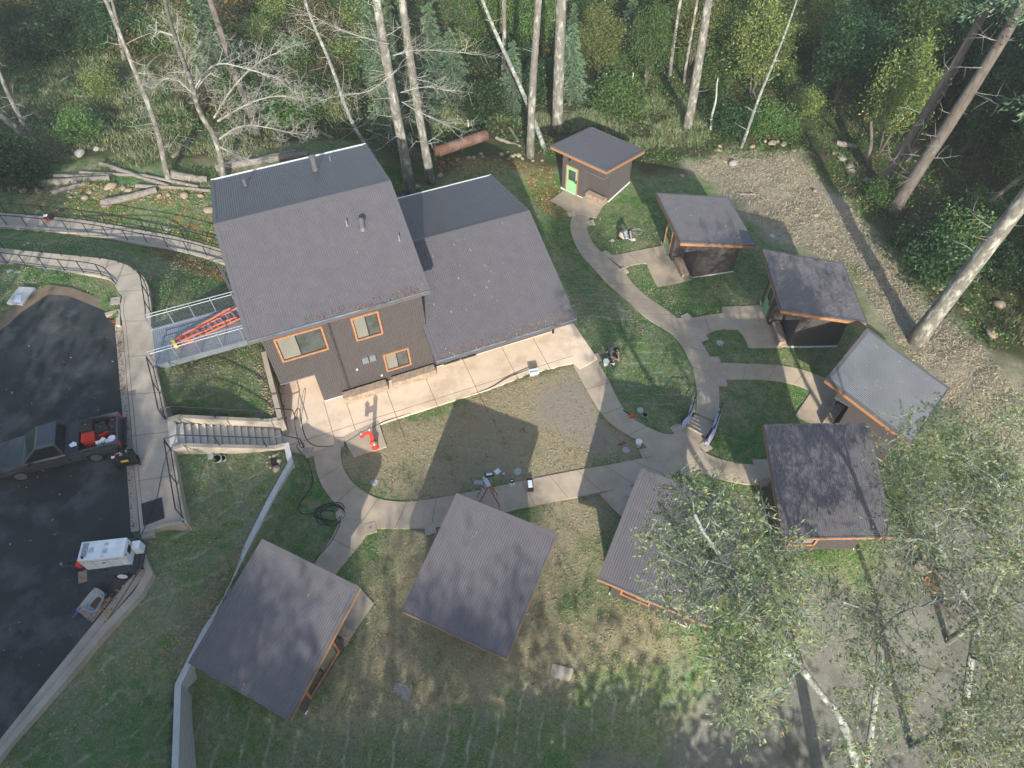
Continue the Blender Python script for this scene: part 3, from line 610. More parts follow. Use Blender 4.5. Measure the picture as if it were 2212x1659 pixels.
rb=roofpart('roof',W(-2.149,5.118,8.184),HD*8.276,HN*5.972-Z*1.814,[('l',.16),('r',.16),('b',.2)])
lf=roofpart('roof',W(5.79,-.02,FL(-.02)),HD*7.158,HN*4.358+Z*(4.863-FL(-.02)),[('r',.16),('t',.18)])
lf2=roofpart('roof',W(5.583,-1.932,2.884),HD*7.365,HN*1.912+Z*(FL(-.02)-2.884),[('r',.16),('l',.2),('b',.03)])
lb=roofpart('roof',W(5.79,4.338,4.863),HD*7.158,HN*5.941-Z*1.883,[('r',.16),('b',.18)])
mb=MB();mb.pbox(W(-2.15,-.52,5.93),HD*8.28,HN*.12,Z*.13);mb.pbox(W(5.58,-2.05,2.74),HD*7.37,HN*.12,Z*.13)
gt=mb.build('gutter',M['rooftrim'],house)
mb=MB();mb.pbox(W(-2.13,-.50,6.063),HD*8.24,HN*.08,Z*.006);mb.pbox(W(5.6,-2.03,2.873),HD*7.33,HN*.08,Z*.006);mb.build('gutter_trough',mat('gutter_inside',(.10,.13,.15),.5,c2=(.32,.36,.38),ns=.9),gt)
mb=MB();mb.pbox(W(-2.15,11.09,6.25),HD*8.28,HN*.13,Z*.13);mb.pbox(W(5.8,10.29,2.86),HD*7.15,HN*.1,Z*.12);mb.build('rear_gutter',M['white'],house)
mb=MB();mb.pbox(W(-2.13,-.38,5.78),HD*8.24,HN*.05,Z*.1);mb.pbox(W(-2.13,-.36,5.8),HD*.05,HN*5.4+Z*2.06,Z*.14);mb.pbox(W(5.60,-1.9,2.62),HD*.05,HN*1.9+Z*.6,Z*.16);mb.build('fascia',M['wood'],house)
mb=MB();mb.pbox(W(1.3,-.09,.2),HD*.09,HN*.07,Z*5.55)
for z in (1.4,3.1,4.6):mb.pbox(W(1.27,-.06,z),HD*.15,HN*.05,Z*.04)
mb.pbox(W(1.3,-.45,5.7),HD*.09,HN*.38,Z*.08);mb.build('downpipe',M['darktrim'],house)
for x in (2.35,2.72): mb=MB();mb.pbox(W(x,-.13,2.05),HD*.30,HN*.11,Z*.42);mb.build('meter_box',M['galv'],house)
def rpt(u,v,back=False,low=False):
    z=6.5
    for _ in range(30):
        p=at(u,v,z);n=HLc(p)[1];z=(BR(n) if back else FR(n))
    return at(u,v,z)
def vent(u,v,tu,tv,r,cap,back,label=None):
    b=rpt(u,v,back);h=max(.25,vert(b,(tu,tv)));o=MB();o.cyl(b-Z*.1,r,h+.1,16);o.cyl(b-Z*.06,r*1.6,.14,16,r2=r*1.05)
    if cap:o.cyl(b+Z*(h-.12),r*1.25,.16,16);o.cyl(b+Z*(h+.04),r*1.25,.07,16,r2=r*.4)
    o.build('roof_vent',M['rooftrim'] if r>.06 else M['silver'],house,smooth=False)
vent(682,368,673,339,.14,1,True);vent(531,401,526,386,.09,0,True);vent(783,492,780,475,.13,1,False);vent(750,488,748,476,.035,0,False);vent(863,520,862,508,.035,0,False);vent(714,347,713,340,.035,0,True)
mb=MB();mb.cyl(W(12.56,-.12,0),.07,2.9,12);mb.build('post',M['black'],house)
for z in (2.0,1.0):
    mb=MB();mb.pbox(W(3.05 if z<1.5 else 1.95,-.05,z-.35),HD*.08,HN*.04,Z*.1);mb.build('outlet_cover',M['white'],house)
# timber benches on the patio
def bench_box(name,label,P,u,n,L_,wd,ht,m_=None,group=None):
    P=Vector(P);t=thing(name,label,'bench',P+u*L_/2+n*wd/2,group)
    o=MB();o.pbox(P+Z*.06,u*L_,n*wd,Z*(ht-.06));o.build('seat',m_ or M['timber'],t,bevel=.015)
    for s in (.12,L_-.26): o=MB();o.pbox(P+u*s+n*.05,u*.14,n*(wd-.1),Z*.06);o.build('foot',M['black'],t)
    return t
bench_box('timber_bench','weathered timber beam bench left of the downpipe against the house wall',W(.93,-.62,.045),HD,HN,2.28,.45,.46)
bench_box('timber_bench','weathered timber beam bench under the lower window against the house wall',W(3.5,-.60,.045),HD,HN,2.3,.45,.46)
# louvred screen on the west side
sc_=thing('slatted_screen','brown slatted metal screen west of the main house roof edge','screen',at(486,605,2.9))
a=at(473,574,3.6);b=at(505,640,3.6);o=MB();o.bar(a,b,.12,.12);o.bar(a-Z*1.1,b-Z*1.1,.12,.1)
for f in (0,.28,.64,1):o.bar(a.lerp(b,f),a.lerp(b,f)-Z*1.1,.09,.09)
o.build('frame',M['rooftrim'],sc_);o=MB()
for f in (.25,.5,.75,.95):o.bar(a-Z*f*1.1+(b-a)*.01,b-Z*f*1.1,.04,.1)
o.build('slat',M['darktrim'],sc_)
# ------------------------------------------------------------ cabins
def cabin(k,label,porch,win=None,roofm='roof',bench='',per=.1):
    x,y,z,h,L_,Wd,p,s,g=CAB[k];h=R(h);a_=Vector((math.cos(h),math.sin(h),0));b_=Vector((-math.sin(h),math.cos(h),0))*s;A=Vector((x,y,0));tp=math.tan(R(p))
    if porch=='lo': A=A+b_*Wd;b_=-b_          # b counts away from the side without the porch
    P=lambda a,b,zz:A+a_*a+b_*b+Z*zz
    rz=lambda a:z-a*tp
    root=thing('cabin',label,'cabin',P(2.4,2.2,g))
    Lh=L_*math.cos(R(p));V=a_*Lh-Z*(Lh*tp);U=b_*Wd;P0=P(0,0,z)
    o=MB();o.corr(P0,U,V,per,.016,N=Z);ro=o.build('roof',M[roofm],root)
    N_=U.cross(V).normalized();N_=N_ if N_.z>0 else -N_
    o=MB();o.pbox(P0-N_*.17+U*.02+V*.005,U*.96,V*.985,N_*.155);o.build('roof_deck',M['darktrim'],ro)
    u=U.normalized();v=V.normalized();o=MB();tw=.2 if k in('C6','C7','C8','C4') else .1
    o.pbox(P0-v*.02-N_*.06,U,v*tw,N_*.095);o.pbox(P0+V-v*.03-N_*.06,U,v*.05,N_*.09)
    o.pbox(P0-N_*.06+v*(tw-.02),u*(.16 if k!='C7' else .06),V*.955,N_*.093);o.pbox(P0+U-u*.14-N_*.06+v*(tw-.02),u*.14,V*.955,N_*.093);o.build('roof_trim',M['rooftrim'],ro)
    o=MB();f=.19
    o.pbox(P0-N_*.061+v*.0,U,v*.035,-Z*f);o.pbox(P0-N_*.061+v*.035,u*.035,V-v*.07,-Z*f);o.pbox(P0+U-u*.035-N_*.061+v*.035,u*.035,V-v*.07,-Z*f);o.pbox(P0+V-v*.035-N_*.061,U,v*.035,-Z*f)
    o.build('fascia',M['wood'],root)
    a0,a1,b0,b1=.72,4.2,.55,4.0;rb_=b1-1.62;ra=a0+.8;hr=g+2.35
    o=MB();per2=.085;top=lambda q:rz(q)-.2
    hd=(b0+.33,b0+1.37,g-1,g+2.2)
    panel(o,P(a0,0,0),b_,-a_,b0,b1,g+.08,lambda q:top(a0),[hd,(rb_,b1,g-1,hr)],per=per2,amp=.016)
    sh=[(a0,ra,g-1,hr)]
    sw=[] ;rw=[]
    if win and win[0]=='side': sh.append((win[1],win[2],g+win[3],g+win[4]))
    if win and win[0]=='rear': rw=[(win[1],win[2],g+win[3],g+win[4])]
    if win and win[0]=='far': sw=[(win[1],win[2],g+win[3],g+win[4])]
    panel(o,P(0,b1,0),a_,b_,a0,a1,g+.08,top,sh,per=per2,amp=.016)
    panel(o,P(0,b0,0),a_,-b_,a0,a1,g+.08,top,sw,per=per2,amp=.016)
    panel(o,P(a1,0,0),b_,a_,b0,b1,g+.01,lambda q:top(a1),rw,per=per2,amp=.016)
    panel(o,P(ra,0,0),b_,-a_,rb_,b1,g+.08,lambda q:hr,[],per=per2,amp=.016);panel(o,P(0,rb_,0),a_,b_,a0,ra,g+.08,lambda q:hr,[],per=per2,amp=.016)
    o.build('wall',M['wall'],root)
    o=MB();o.pbox(P(a0,rb_,hr),a_*(ra-a0),b_*(b1-rb_),Z*.03);o.build('soffit',M['darktrim'],root)
    o=MB();o.pbox(P(a0-.03,rb_-.0,hr-.03),b_*(b1-rb_+.02),a_*.03,Z*.035);o.pbox(P(a0,b1,hr-.03),a_*(ra-a0),b_*.025,Z*.035);o.build('flashing',M['galv'],root)
    o=MB();q=.045
    o.pbox(P(a0-q,b0-q,g-.5),b_*(.33+q),a_*q,Z*.59);o.pbox(P(a0-q,b0+1.37,g-.5),b_*(rb_-b0-1.37),a_*q,Z*.59);o.pbox(P(a0-q,b0+.33,g-.5),b_*1.04,a_*.12,Z*.55)
    o.pbox(P(ra,b1,g-.7),a_*(a1-ra+q),b_*q,Z*.76);o.pbox(P(a0-q,b0-q,g-.7),a_*(a1-a0+q),b_*q,Z*.76);o.pbox(P(a1,b0-q,g-.7),b_*(b1-b0+q),a_*q*.5,Z*.70)
    o.build('foundation',M['white'],root)
    o=MB();o.pbox(P(a0-.02,rb_,g-.3),a_*(ra-a0+.02),b_*(b1-rb_),Z*.36);o.build('porch_slab',M['path'],root)
    # door
    dr=thing('door',None,None,P(a0,b0+.85,g)-root.location);dr.parent=root
    o=MB();x0,x1,zt=hd[0],hd[1],hd[3]
    for e in ((x0,x0+.07),(x1-.07,x1)):o.pbox(P(a0-.05,e[0],g+.05),b_*.07,a_*.12,Z*(zt-g-.05))
    o.pbox(P(a0-.05,x0+.07,zt-.07),b_*(x1-x0-.14),a_*.12,Z*.07);o.build('frame',M['wood'],dr)
    o=MB();o.pbox(P(a0,x0+.07,g+.06),b_*(x1-x0-.14),a_*.045,Z*(zt-g-.13));o.build('leaf',M['green'],dr)
    o=MB();c0,c1,z0,z1=x0+.24,x1-.24,g+1.05,g+1.85
    for e in ((c0,c0+.04,z0,z1),(c1-.04,c1,z0,z1),(c0+.04,c1-.04,z0,z0+.04),(c0+.04,c1-.04,z1-.04,z1)):o.pbox(P(a0-.02,e[0],e[2]),b_*(e[1]-e[0]),a_*.02,Z*(e[3]-e[2]))
    o.build('sash',M['black'],dr)
    o=MB();o.pbox(P(a0-.008,c0+.04,z0+.04),b_*(c1-c0-.08),a_*.007,Z*(z1-z0-.08));o.build('pane',M['glass'],dr)
    o=MB();o.pbox(P(a0-.03,x1-.19,g+.95),b_*.07,a_*.03,Z*.26);o.bar(P(a0-.06,x1-.16,g+1.03),P(a0-.06,x1-.29,g+1.03),.025,.025);o.build('handle',M['black'],dr)
    o=MB();o.cyl(P(a0-.09,b0+.62,g+2.62),.06,.16,10);o.bar(P(a0,b0+.62,g+2.72),P(a0-.09,b0+.62,g+2.72),.05,.05);o.build('wall_lamp',M['black'],root)
    if win:
        w_=win
        if w_[0]=='side':window(root,P(0,b1,0),a_,b_,w_[1],w_[2],g+w_[3],g+w_[4])
        if w_[0]=='rear':window(root,P(a1,0,0),b_,a_,w_[1],w_[2],g+w_[3],g+w_[4])
    bench_box('timber_bench',bench,P(a0+.12,rb_+.12,g+.06),b_,a_,1.55,.42,.42)
    return P
cabin('C1','dark grey cabin farthest from the camera, with its whole green door in view','hi',bench='short timber bench in the porch of the farthest cabin')
cabin('C2','dark grey cabin second along the curved path, behind the small square lawn','hi',bench='short timber bench in the porch of the second cabin along the path')
cabin('C3','dark grey cabin with a shaded side wall, third along the path beside the rocky slope','hi',bench='short timber bench in the porch beside the shaded side wall')
cabin('C4','cabin with a pale blue grey ribbed roof turned diagonally at the right','hi',roofm='roofgrey',bench='timber bench in the dark porch of the pale roofed cabin',per=.105)
cabin('C5','dark cabin with a squarely set roof at right, window below its near eave','lo',win=('rear',b_w0:=2.45,3.65,.55,1.9),bench='timber bench under the squarely set roof at right')
cabin('C6','dark cabin half hidden beneath the leafy oak crown','lo',win=('rear',2.3,3.6,.5,1.8),bench='timber bench in the porch of the cabin under the oak')
cabin('C7','dark roofed cabin at bottom centre beside the orange stepladder','lo',win=('rear',1.2,2.6,.6,1.9),bench='timber bench hidden in the porch of the bottom centre cabin')
cabin('C8','dark cabin at bottom left beside the tall retaining wall, long window in its side','hi',win=('side',1.75,3.75,.5,2.1),bench='timber bench in the porch of the bottom left cabin')
# ------------------------------------------------------------ long staircase and walls
def wallseg(mb,p,q,th,zb,side=0):
    """p,q = top centre line ends; zb = depth below top"""
    p=Vector(p);q=Vector(q);d=(q-p);d.z=0;s=d.normalized().cross(Z)*th
    o=p-s*(.5+side);mb.add([o,o+s,q-s*(.5+side)+s,q-s*(.5+side)]+[Vector((v.x,v.y,b)) for v,b in ((o,zb),(o+s,zb),(q-s*(.5+side)+s,zb),(q-s*(.5+side),zb))],[(0,1,2,3),(0,1,5,4),(1,2,6,5),(2,3,7,6),(3,0,4,7),(4,5,6,7)])
def wall(mb,pts,th,zb):
    for a,b in zip(pts,pts[1:]):
        e=(b-a).normalized()*.0;wallseg(mb,a-e,b+e,th,zb)
    for p in pts[1:-1]: mb.cyl((p.x,p.y,zb),th/2*1.0,p.z-zb-.003,12)
st_=thing('staircase','long concrete staircase between the sidewalk and the patio','staircase',at(490,935,1.2))
T1,T2=at(379,912.8,2.72),at(384.2,959.7,2.72);B1,B2=at(604.4,921.6,.217),at(611,963,.217)
mb=MB();mb.add([at(361,908,2.725),T1,T2,at(368,966,2.725)],[(0,1,2,3)])
for k in range(1,17):
    z=2.72-.1669*k;f0,f1=(k-1)/15,(k/15)
    a0_,a1_=T1.lerp(B1,f0),T2.lerp(B2,f0);b0_,b1_=T1.lerp(B1,f1),T2.lerp(B2,f1)
    if k==16: b0_,b1_=a0_.lerp(b0_,1.0),a1_.lerp(b1_,1.0)
    q=[Vector((v.x,v.y,z)) for v in (a0_,b0_,b1_,a1_)]
    mb.add(q+[v-Z*.5 for v in q],[(0,1,2,3),(1,2,6,5),(0,1,5,4),(2,3,7,6)])
    q=[Vector((a0_.x,a0_.y,z)),Vector((a1_.x,a1_.y,z)),Vector((a1_.x,a1_.y,z+.167)),Vector((a0_.x,a0_.y,z+.167))];mb.add(q,[(0,1,2,3)])
mb.build('steps',M['step'],st_)
NC=[at(361,906,2.86),at(386,899,2.86),at(581,908,.95),at(607,903,.98)];SC=[at(369,970,2.86),at(395,961,2.86),at(594,966,.95),at(618,959,.98)]
for c in (NC,SC): mb=MB();wall(mb,c,.2,-.1);mb.build('cheek_wall',M['conc'],st_)
rw_=MB();wall(rw_,[at(569,760,1.06),at(605,905,1.06),at(613,925,.6)],.24,-.2);tag(rw_.build('retaining_wall',M['conc']),'concrete retaining wall beside the recessed entry of the main house','wall')
M['concgrey']=mat('grey_wall_concrete',(.50,.51,.49),.8,c2=(.40,.41,.39),ns=2.5,coord='WORLD',stretch=(2,.6,3),bump=.2,bs=50)
rw_=MB();wall(rw_,[at(618,957,1.05),at(627,999,1.05),at(583,1079,1.03),at(384,1479,1.0),at(378,1659,1.0),at(373,1950,1.0)],.24,-2.2);tag(rw_.build('retaining_wall',M['concgrey']),'long grey retaining wall bending behind the bottom left cabin','wall')
kw=MB();wall(kw,[at(333,792,2.79),at(342,832,2.79),at(354,886,2.79),at(360,905,2.79)],.15,1.6);wall(kw,[at(372,972,2.79),at(381,1030,2.79),at(398,1128,2.79)],.15,1.6);wall(kw,[at(398,1128,2.79),at(356,1133,2.79),at(303,1150,2.79)],.15,2.2)
tag(kw.build('edge_kerb',M['conc']),kind='structure')
kw=MB();wall(kw,[r1n[i]+Z*.14 for i in range(8,60,4)]+[r1n[59]+Z*.14],.2,-.3);tag(kw.build('edge_kerb',M['conc']),kind='structure')
# ------------------------------------------------------------ small staircase to the east cabins
ss=thing('short_staircase','short concrete staircase of five steps with plastic wrapped side walls','staircase',at(1512,918,-.8))
tA,tB=at(1480,917,-.34),at(1525,943,-.34);lA,lB=at(1503,893,-1.15),at(1545,911,-1.15);mb=MB()
for k in range(0,6):
    z=-.34-.155*k;f0,f1=max(0,(k-1)/5+.0),k/5
    if k==0:continue
    a0_,b0_=tA.lerp(lA,f0),tB.lerp(lB,f0);a1_,b1_=tA.lerp(lA,f1),tB.lerp(lB,f1)
    q=[Vector((v.x,v.y,z+.03)) for v in (a0_,a1_,b1_,b0_)];mb.add(q+[v-Z*.6 for v in q],[(0,1,2,3),(0,1,5,4),(1,2,6,5),(2,3,7,6),(3,0,4,7)])
    mb.add([(a0_.x,a0_.y,z+.03),(b0_.x,b0_.y,z+.03),(b0_.x,b0_.y,z+.185),(a0_.x,a0_.y,z+.185)],[(0,1,2,3)])
mb.build('steps',M['path'],ss)
M['wrap']=mat('plastic_wrap',(.50,.49,.56),.4,c2=(.34,.31,.42),ns=9)
for pl in ([at(1470,921,-.12),at(1488,903,-.15),at(1497,874,-.82)],[at(1528,956,-.12),at(1542,930,-.15),at(1553,894,-.82)]):
    mb=MB();wall(mb,pl,.2,-1.8);mb.build('cheek_wall',M['wrap'],ss)
# ------------------------------------------------------------ railings
def railing(name,label,pts,h=.86,sp=1.2,low=.12,r=.028,ext=0,posts=None,mid=None,cat='railing',m_=None,group=None):
    m_=m_ or M['black'];t=thing(name,label,cat,pts[len(pts)//2],group)
    o=MB();o.tube([p+Z*h for p in pts],r,6);o.build('top_rail',m_,t)
    if low: o=MB();o.tube([p+Z*low for p in pts],r*.8,6);o.build('lower_rail',m_,t)
    if mid: o=MB();[o.tube([p+Z*z for p in pts],r*.7,6) for z in mid];o.build('lower_rail',m_,t)
    n=max(2,int(sum((b-a).length for a,b in zip(pts,pts[1:]))/sp)+1);pp=posts or resample(pts,n)
    for p in pp:
        o=MB();o.tube([p,p+Z*h],r*.9,6,mi=0);o.cyl(p,.07,.012,8,mi=1);o.build('post',[m_,M['silver']],t)
    return t
off=lambda A_,B_,d:[a+(b-a).normalized()*d for a,b in zip(A_,B_)]
railing('handrail','black handrail along the far edge of the upper ramp, beside the logs',off(r1f,r1n,.08)[::3])
railing('handrail','black handrail along the near edge of the upper ramp, between ramp and green bank',off(r1n,r1f,.1)[::3])
railing('handrail','black handrail curving round the outer edge of the lower ramp to the bridge',off(r2f,r2n,.08)[::3]+[at(329,690,ZS),at(329,712,ZS)])
railing('handrail','black handrail along the inner edge of the lower ramp above the parking lot',off(r2n,r2f,.08)[:56:3])
railing('handrail','black two bar railing on the sidewalk edge between bridge and stairs',[at(332,795,2.8),at(345,846,2.8),at(358,908,2.8)],sp=1.5)
railing('handrail','black two bar railing on the sidewalk edge below the stairs',[at(371,975,2.8),at(381,1035,2.8),at(396,1120,2.8)],sp=1.7)
railing('handrail','black stair rail on the upper side of the long staircase',[NC[0],NC[1],NC[2],NC[3],at(640,905,.05)+Z*.0],low=0,h=.8,sp=2.0)
railing('handrail','black stair rail on the lower side of the long staircase',[SC[0],SC[1],SC[2],SC[3],at(657,968,.05)],low=0,h=.8,sp=2.0)
railing('handrail','short black handrail on the left side of the short staircase',[at(1471,919,-.12),at(1489,902,-.15),at(1497,875,-.82),at(1500,864,-.9)],low=.4,h=.62,sp=.9)
railing('handrail','short black handrail on the right side of the short staircase',[at(1527,953,-.12),at(1542,929,-.15),at(1553,895,-.82),at(1556,884,-.9)],low=.4,h=.62,sp=.9)
# ------------------------------------------------------------ steel bridge
br=thing('steel_bridge','galvanised steel footbridge from the sidewalk to the main house','bridge',W(-4.3,4.2,2.5))
mb=MB();mb.pbox(W(-7.0,3.0,2.66),HD*5.36,HN*2.4,Z*.05)
for i in range(53):mb.pbox(W(-6.98+i*.101,3.02,2.712),HD*.03,HN*2.36,Z*.012)
mb.build('deck',mat('steel_grating',(.20,.23,.26),.45,c2=(.26,.29,.32),ns=2,metal=.3),br)
mb=MB()
for n in (2.92,5.4):mb.pbox(W(-7.0,n,2.42),HD*5.36,HN*.08,Z*.34)
mb.build('beam',M['galv'],br)
for n,lab in ((2.96,'railing'),(5.44,'railing')):
    rr=thing(lab,None,None,W(-4.3,n,2.7)-br.location);rr.parent=br
    mb=MB();mb.tube([W(-7.0,n,3.78),W(-1.7,n,3.78)],.028,8);mb.build('top_rail',M['galv'],rr)
    mb=MB();mb.tube([W(-7.0,n,3.6),W(-1.7,n,3.6)],.02,6);mb.build('middle_rail',M['galv'],rr)
    mb=MB()
    for z in np.arange(2.82,3.58,.085):mb.bar(W(-7.0,n,z),W(-1.7,n,z),.008,.008)
    mb.build('wire',M['galv'],rr)
    for x in np.arange(-6.98,-1.6,1.05): mb=MB();mb.pbox(W(x,n-.02,2.5),HD*.05,HN*.04,Z*1.27);mb.build('post',M['galv'],rr)
# ------------------------------------------------------------ pickup truck
PG=2.602
rw0=at(207.5,988.7,2.93);fw0=at(45,1029.5,2.93);TF=(fw0-rw0);TF.z=0;WB=TF.length;TF.normalize();TLt=Vector((-TF.y,TF.x,0))
TO=Vector((rw0.x,rw0.y,PG))-TLt*.88
def TP(x,y,z): return TO+TF*x+TLt*y+Z*z
tr=thing('pickup_truck','dark grey pickup truck with an open bed full of red tool boxes','pickup truck',TP(1.4,0,0))
HWd=.86
def loft(mb,secs,mi=0,capends=True):
    """secs: list of closed rings of equal length"""
    b=len(mb.v);n=len(secs[0])
    for s in secs: mb.v+=[tuple(p) for p in s]
    for i in range(len(secs)-1):
        for k in range(n): mb.f.append((b+i*n+k,b+i*n+(k+1)%n,b+(i+1)*n+(k+1)%n,b+(i+1)*n+k));mb.m.append(mi)
    if capends:
        mb.f.append(tuple(b+k for k in range(n))[::-1]);mb.m.append(mi);e=b+(len(secs)-1)*n;mb.f.append(tuple(e+k for k in range(n)));mb.m.append(mi)
# lower body: rings across the width from tail to nose
def ring(x,hw,zb,zt,inset=.05):
    return [TP(x,-hw,zb+.1),TP(x,-hw+.06,zb),TP(x,hw-.06,zb),TP(x,hw,zb+.1),TP(x,hw+.01,(zb+zt)/2),TP(x,hw-.02,zt-.08),TP(x,hw-inset-.05,zt),TP(x,-hw+inset+.05,zt),TP(x,-hw+.02,zt-.08),TP(x,-hw-.01,(zb+zt)/2)]
mb=MB();loft(mb,[ring(.98,HWd,.3,.98),ring(2.0,HWd,.3,1.0),ring(2.72,HWd,.3,1.0,.08),ring(3.3,HWd-.01,.32,.95,.12),ring(3.75,HWd-.05,.36,.88,.16),ring(3.92,HWd-.14,.42,.74,.2)])
mb.build('body',M['truck'],tr,smooth=False,bevel=.02)
mb=MB()
for s in (-1,1):
    mb.pbox(TP(-1.1,s*HWd-(.0 if s>0 else 0),.38),TF*2.05,TLt*(-s*.07),Z*.60);mb.pbox(TP(-1.1,s*(HWd+.012),.66),TF*2.05,TLt*(-s*.02),Z*.05)
mb.pbox(TP(-1.16,-HWd,.42),TF*.07,TLt*2*HWd,Z*.56);mb.pbox(TP(-1.1,-HWd+.07,.42),TF*2.05,TLt*(2*HWd-.14),Z*.06);mb.pbox(TP(.93,-HWd+.07,.42),TF*.05,TLt*(2*HWd-.14),Z*.56)
bed=mb.build('bed',M['truck'],tr,bevel=.015)
mb=MB();mb.pbox(TP(-1.08,-HWd+.08,.482),TF*2.0,TLt*(2*HWd-.16),Z*.01);mb.build('bed_liner',M['rubber'],bed)
mb=MB();mb.pbox(TP(.42,-HWd+.03,.985),TF*.53,TLt*(2*HWd-.06),Z*.05);mb.build('bed_cover',mat('vinyl_cover',(.022,.026,.032),.6),tr)
def cabring(x,hw,z): return None
mb=MB()
lo=[TP(1.0,HWd-.04,.97),TP(1.0,-HWd+.04,.97),TP(2.7,-HWd+.05,.99),TP(2.7,HWd-.05,.99)]
hi=[TP(1.13,HWd-.24,1.56),TP(1.13,-HWd+.24,1.56),TP(1.95,-HWd+.24,1.54),TP(1.95,HWd-.24,1.54)]
hi2=[TP(1.2,HWd-.32,1.60),TP(1.2,-HWd+.32,1.60),TP(1.86,-HWd+.32,1.59),TP(1.86,HWd-.32,1.59)]
loft(mb,[lo,hi,hi2]);cabo=mb.build('cab',M['truck'],tr,bevel=.02)
def gl(pts,out,nm='window'):
    c=sum(pts,Vector())/4;o=MB();N_=(pts[1]-pts[0]).cross(pts[2]-pts[1]).normalized();N_=N_ if N_.dot(out)>0 else -N_
    q=[c+(p-c)*.86+N_*.012 for p in pts];o.quad(*q);q2=[p-N_*.01 for p in q];o.quad(*q2)
    for i in range(4):o.quad(q[i],q[(i+1)%4],q2[(i+1)%4],q2[i])
    return o
M['carglass']=mat('car_glass',(.012,.016,.016),.08,spec=.7);M['windscreen']=mat('windscreen_glass',(.03,.07,.06),.12,spec=.7,c2=(.015,.03,.028),ns=2)
gl([lo[2],lo[3],hi[3],hi[2]],TF).build('windscreen',M['windscreen'],tr);gl([lo[0],lo[1],hi[1],hi[0]],-TF).build('rear_window',M['carglass'],tr)
gl([lo[3],lo[0],hi[0],hi[3]],TLt).build('side_window',M['carglass'],tr);gl([lo[1],lo[2],hi[2],hi[1]],-TLt).build('side_window',M['carglass'],tr)
for x in (0,WB):
    for s in (-1,1):
        w_=thing('wheel',None,None,TP(x,s*(HWd-.08),.33)-tr.location);w_.parent=tr
        c=TP(x,s*(HWd-.20),.33);o=MB();o.tube([c,c+TLt*s*.22],[.33,.33],28);o.build('tyre',M['rubber'],w_,bevel=.03)
        c2=TP(x,s*(HWd+.0),.33);o=MB();o.tube([c2,c2+TLt*s*.035,c2+TLt*s*.036,c2+TLt*s*.02],[.225,.225,.185,.18],28,mi=0)
        for k in range(5):
            a=k*2*math.pi/5;o.bar(c2+TLt*s*.028,c2+TLt*s*.028+(TF*math.cos(a)+Z*math.sin(a))*.19,.05,.02,up=TLt)
        o.build('rim',M['chrome'],w_)
        # wheel arch
        o=MB();pts=[TP(x+.40*math.cos(t),s*(HWd+.015),.33+.40*math.sin(t)) for t in np.linspace(0.05,math.pi-.05,14)];o.tube(pts,.035,6);o.build('wheel_arch',M['truck'],tr)
for s in (-1,1):
    mb=MB();mb.pbox(TP(-1.175,s*(HWd-.02)-.0,.62),TF*.05,TLt*(-s*.16),Z*.28);mb.build('tail_light',M['red'],tr)
    mb=MB();mb.pbox(TP(3.86,s*(HWd-.12),.66),TF*.05,TLt*(-s*.26),Z*.12);mb.build('headlight',M['silver'],tr)
    mb=MB();mb.pbox(TP(2.32,s*(HWd+.02),.98),TF*.09,TLt*(s*.17),Z*.14);mb.build('mirror',M['black'],tr,bevel=.02)
mb=MB();mb.pbox(TP(-1.3,-HWd+.03,.40),TF*.14,TLt*(2*HWd-.06),Z*.13);mb.build('bumper',M['black'],tr);mb=MB();mb.pbox(TP(3.88,-HWd+.06,.36),TF*.14,TLt*(2*HWd-.12),Z*.16);mb.build('bumper',M['black'],tr)
mb=MB();mb.pbox(TP(1.35,HWd+.008,.80),TF*.13,TLt*.015,Z*.03);mb.build('door_handle',M['black'],tr)
# tool boxes in the bed
M['redplastic']=mat('red_plastic',(.60,.035,.02),.45,c2=(.45,.03,.02),ns=8);M['blackplastic']=mat('black_plastic',(.02,.021,.024),.5)
def toolbox(label,x,y,z,lx,ly,h,ang,lidblack=True,parent=None,name='tool_box'):
    c=TP(x,y,z);A_=math.atan2(TF.y,TF.x)+ang;t=thing(name,label,'tool box',c)
    o=MB();o.cbox(c,lx,ly,h*.65,A_);o.build('body',M['redplastic'],t,bevel=.01)
    o=MB();o.cbox(c+Z*h*.65,lx*1.02,ly*1.02,h*.35,A_)
    for i in range(3):
        for j in range(3): o.cbox(c+Z*h+(TF*(i-1)*lx*.27+TLt*(j-1)*ly*.27),lx*.18,ly*.18,.015,A_)
    o.build('lid',M['blackplastic'] if lidblack else M['redplastic'],t)
    o=MB();o.cbox(c+Z*(h+.016),.07,.05,.004,A_);o.build('badge',M['redplastic'],t)
toolbox('large red tool box with black ribbed lid, far side behind the bed cover',.12,-.42,.50,.5,.56,.62,0)
toolbox('red tool box with a red organiser lid, near side behind the bed cover',.08,.15,.50,.52,.42,.5,0,False)
toolbox('tilted red tool box with black lid in the middle of the truck bed',-.42,-.24,.50,.46,.48,.46,.25)
toolbox('low red tool box with black lid against the tailgate',-.86,-.2,.50,.34,.55,.32,0)
toolbox('small red drill case in the far rear corner of the truck bed',-.86,-.60,.50,.3,.22,.3,.2)
def jug(label,x,y,z,ang):
    c=TP(x,y,z);t=thing('white_jug',label,'jug',c,None);o=MB();A_=ang;o.cbox(c,.2,.16,.24,A_);o.cyl(c+Z*.24,.035,.06,10);o.build('body',M['plasticwhite'],t,bevel=.02)
    o=MB();a=Vector((math.cos(A_),math.sin(A_),0));o.tube([c+Z*.22-a*.08,c+Z*.31-a*.07,c+Z*.31+a*.01,c+Z*.25+a*.03],.015,6);o.build('handle',M['plasticwhite'],t)
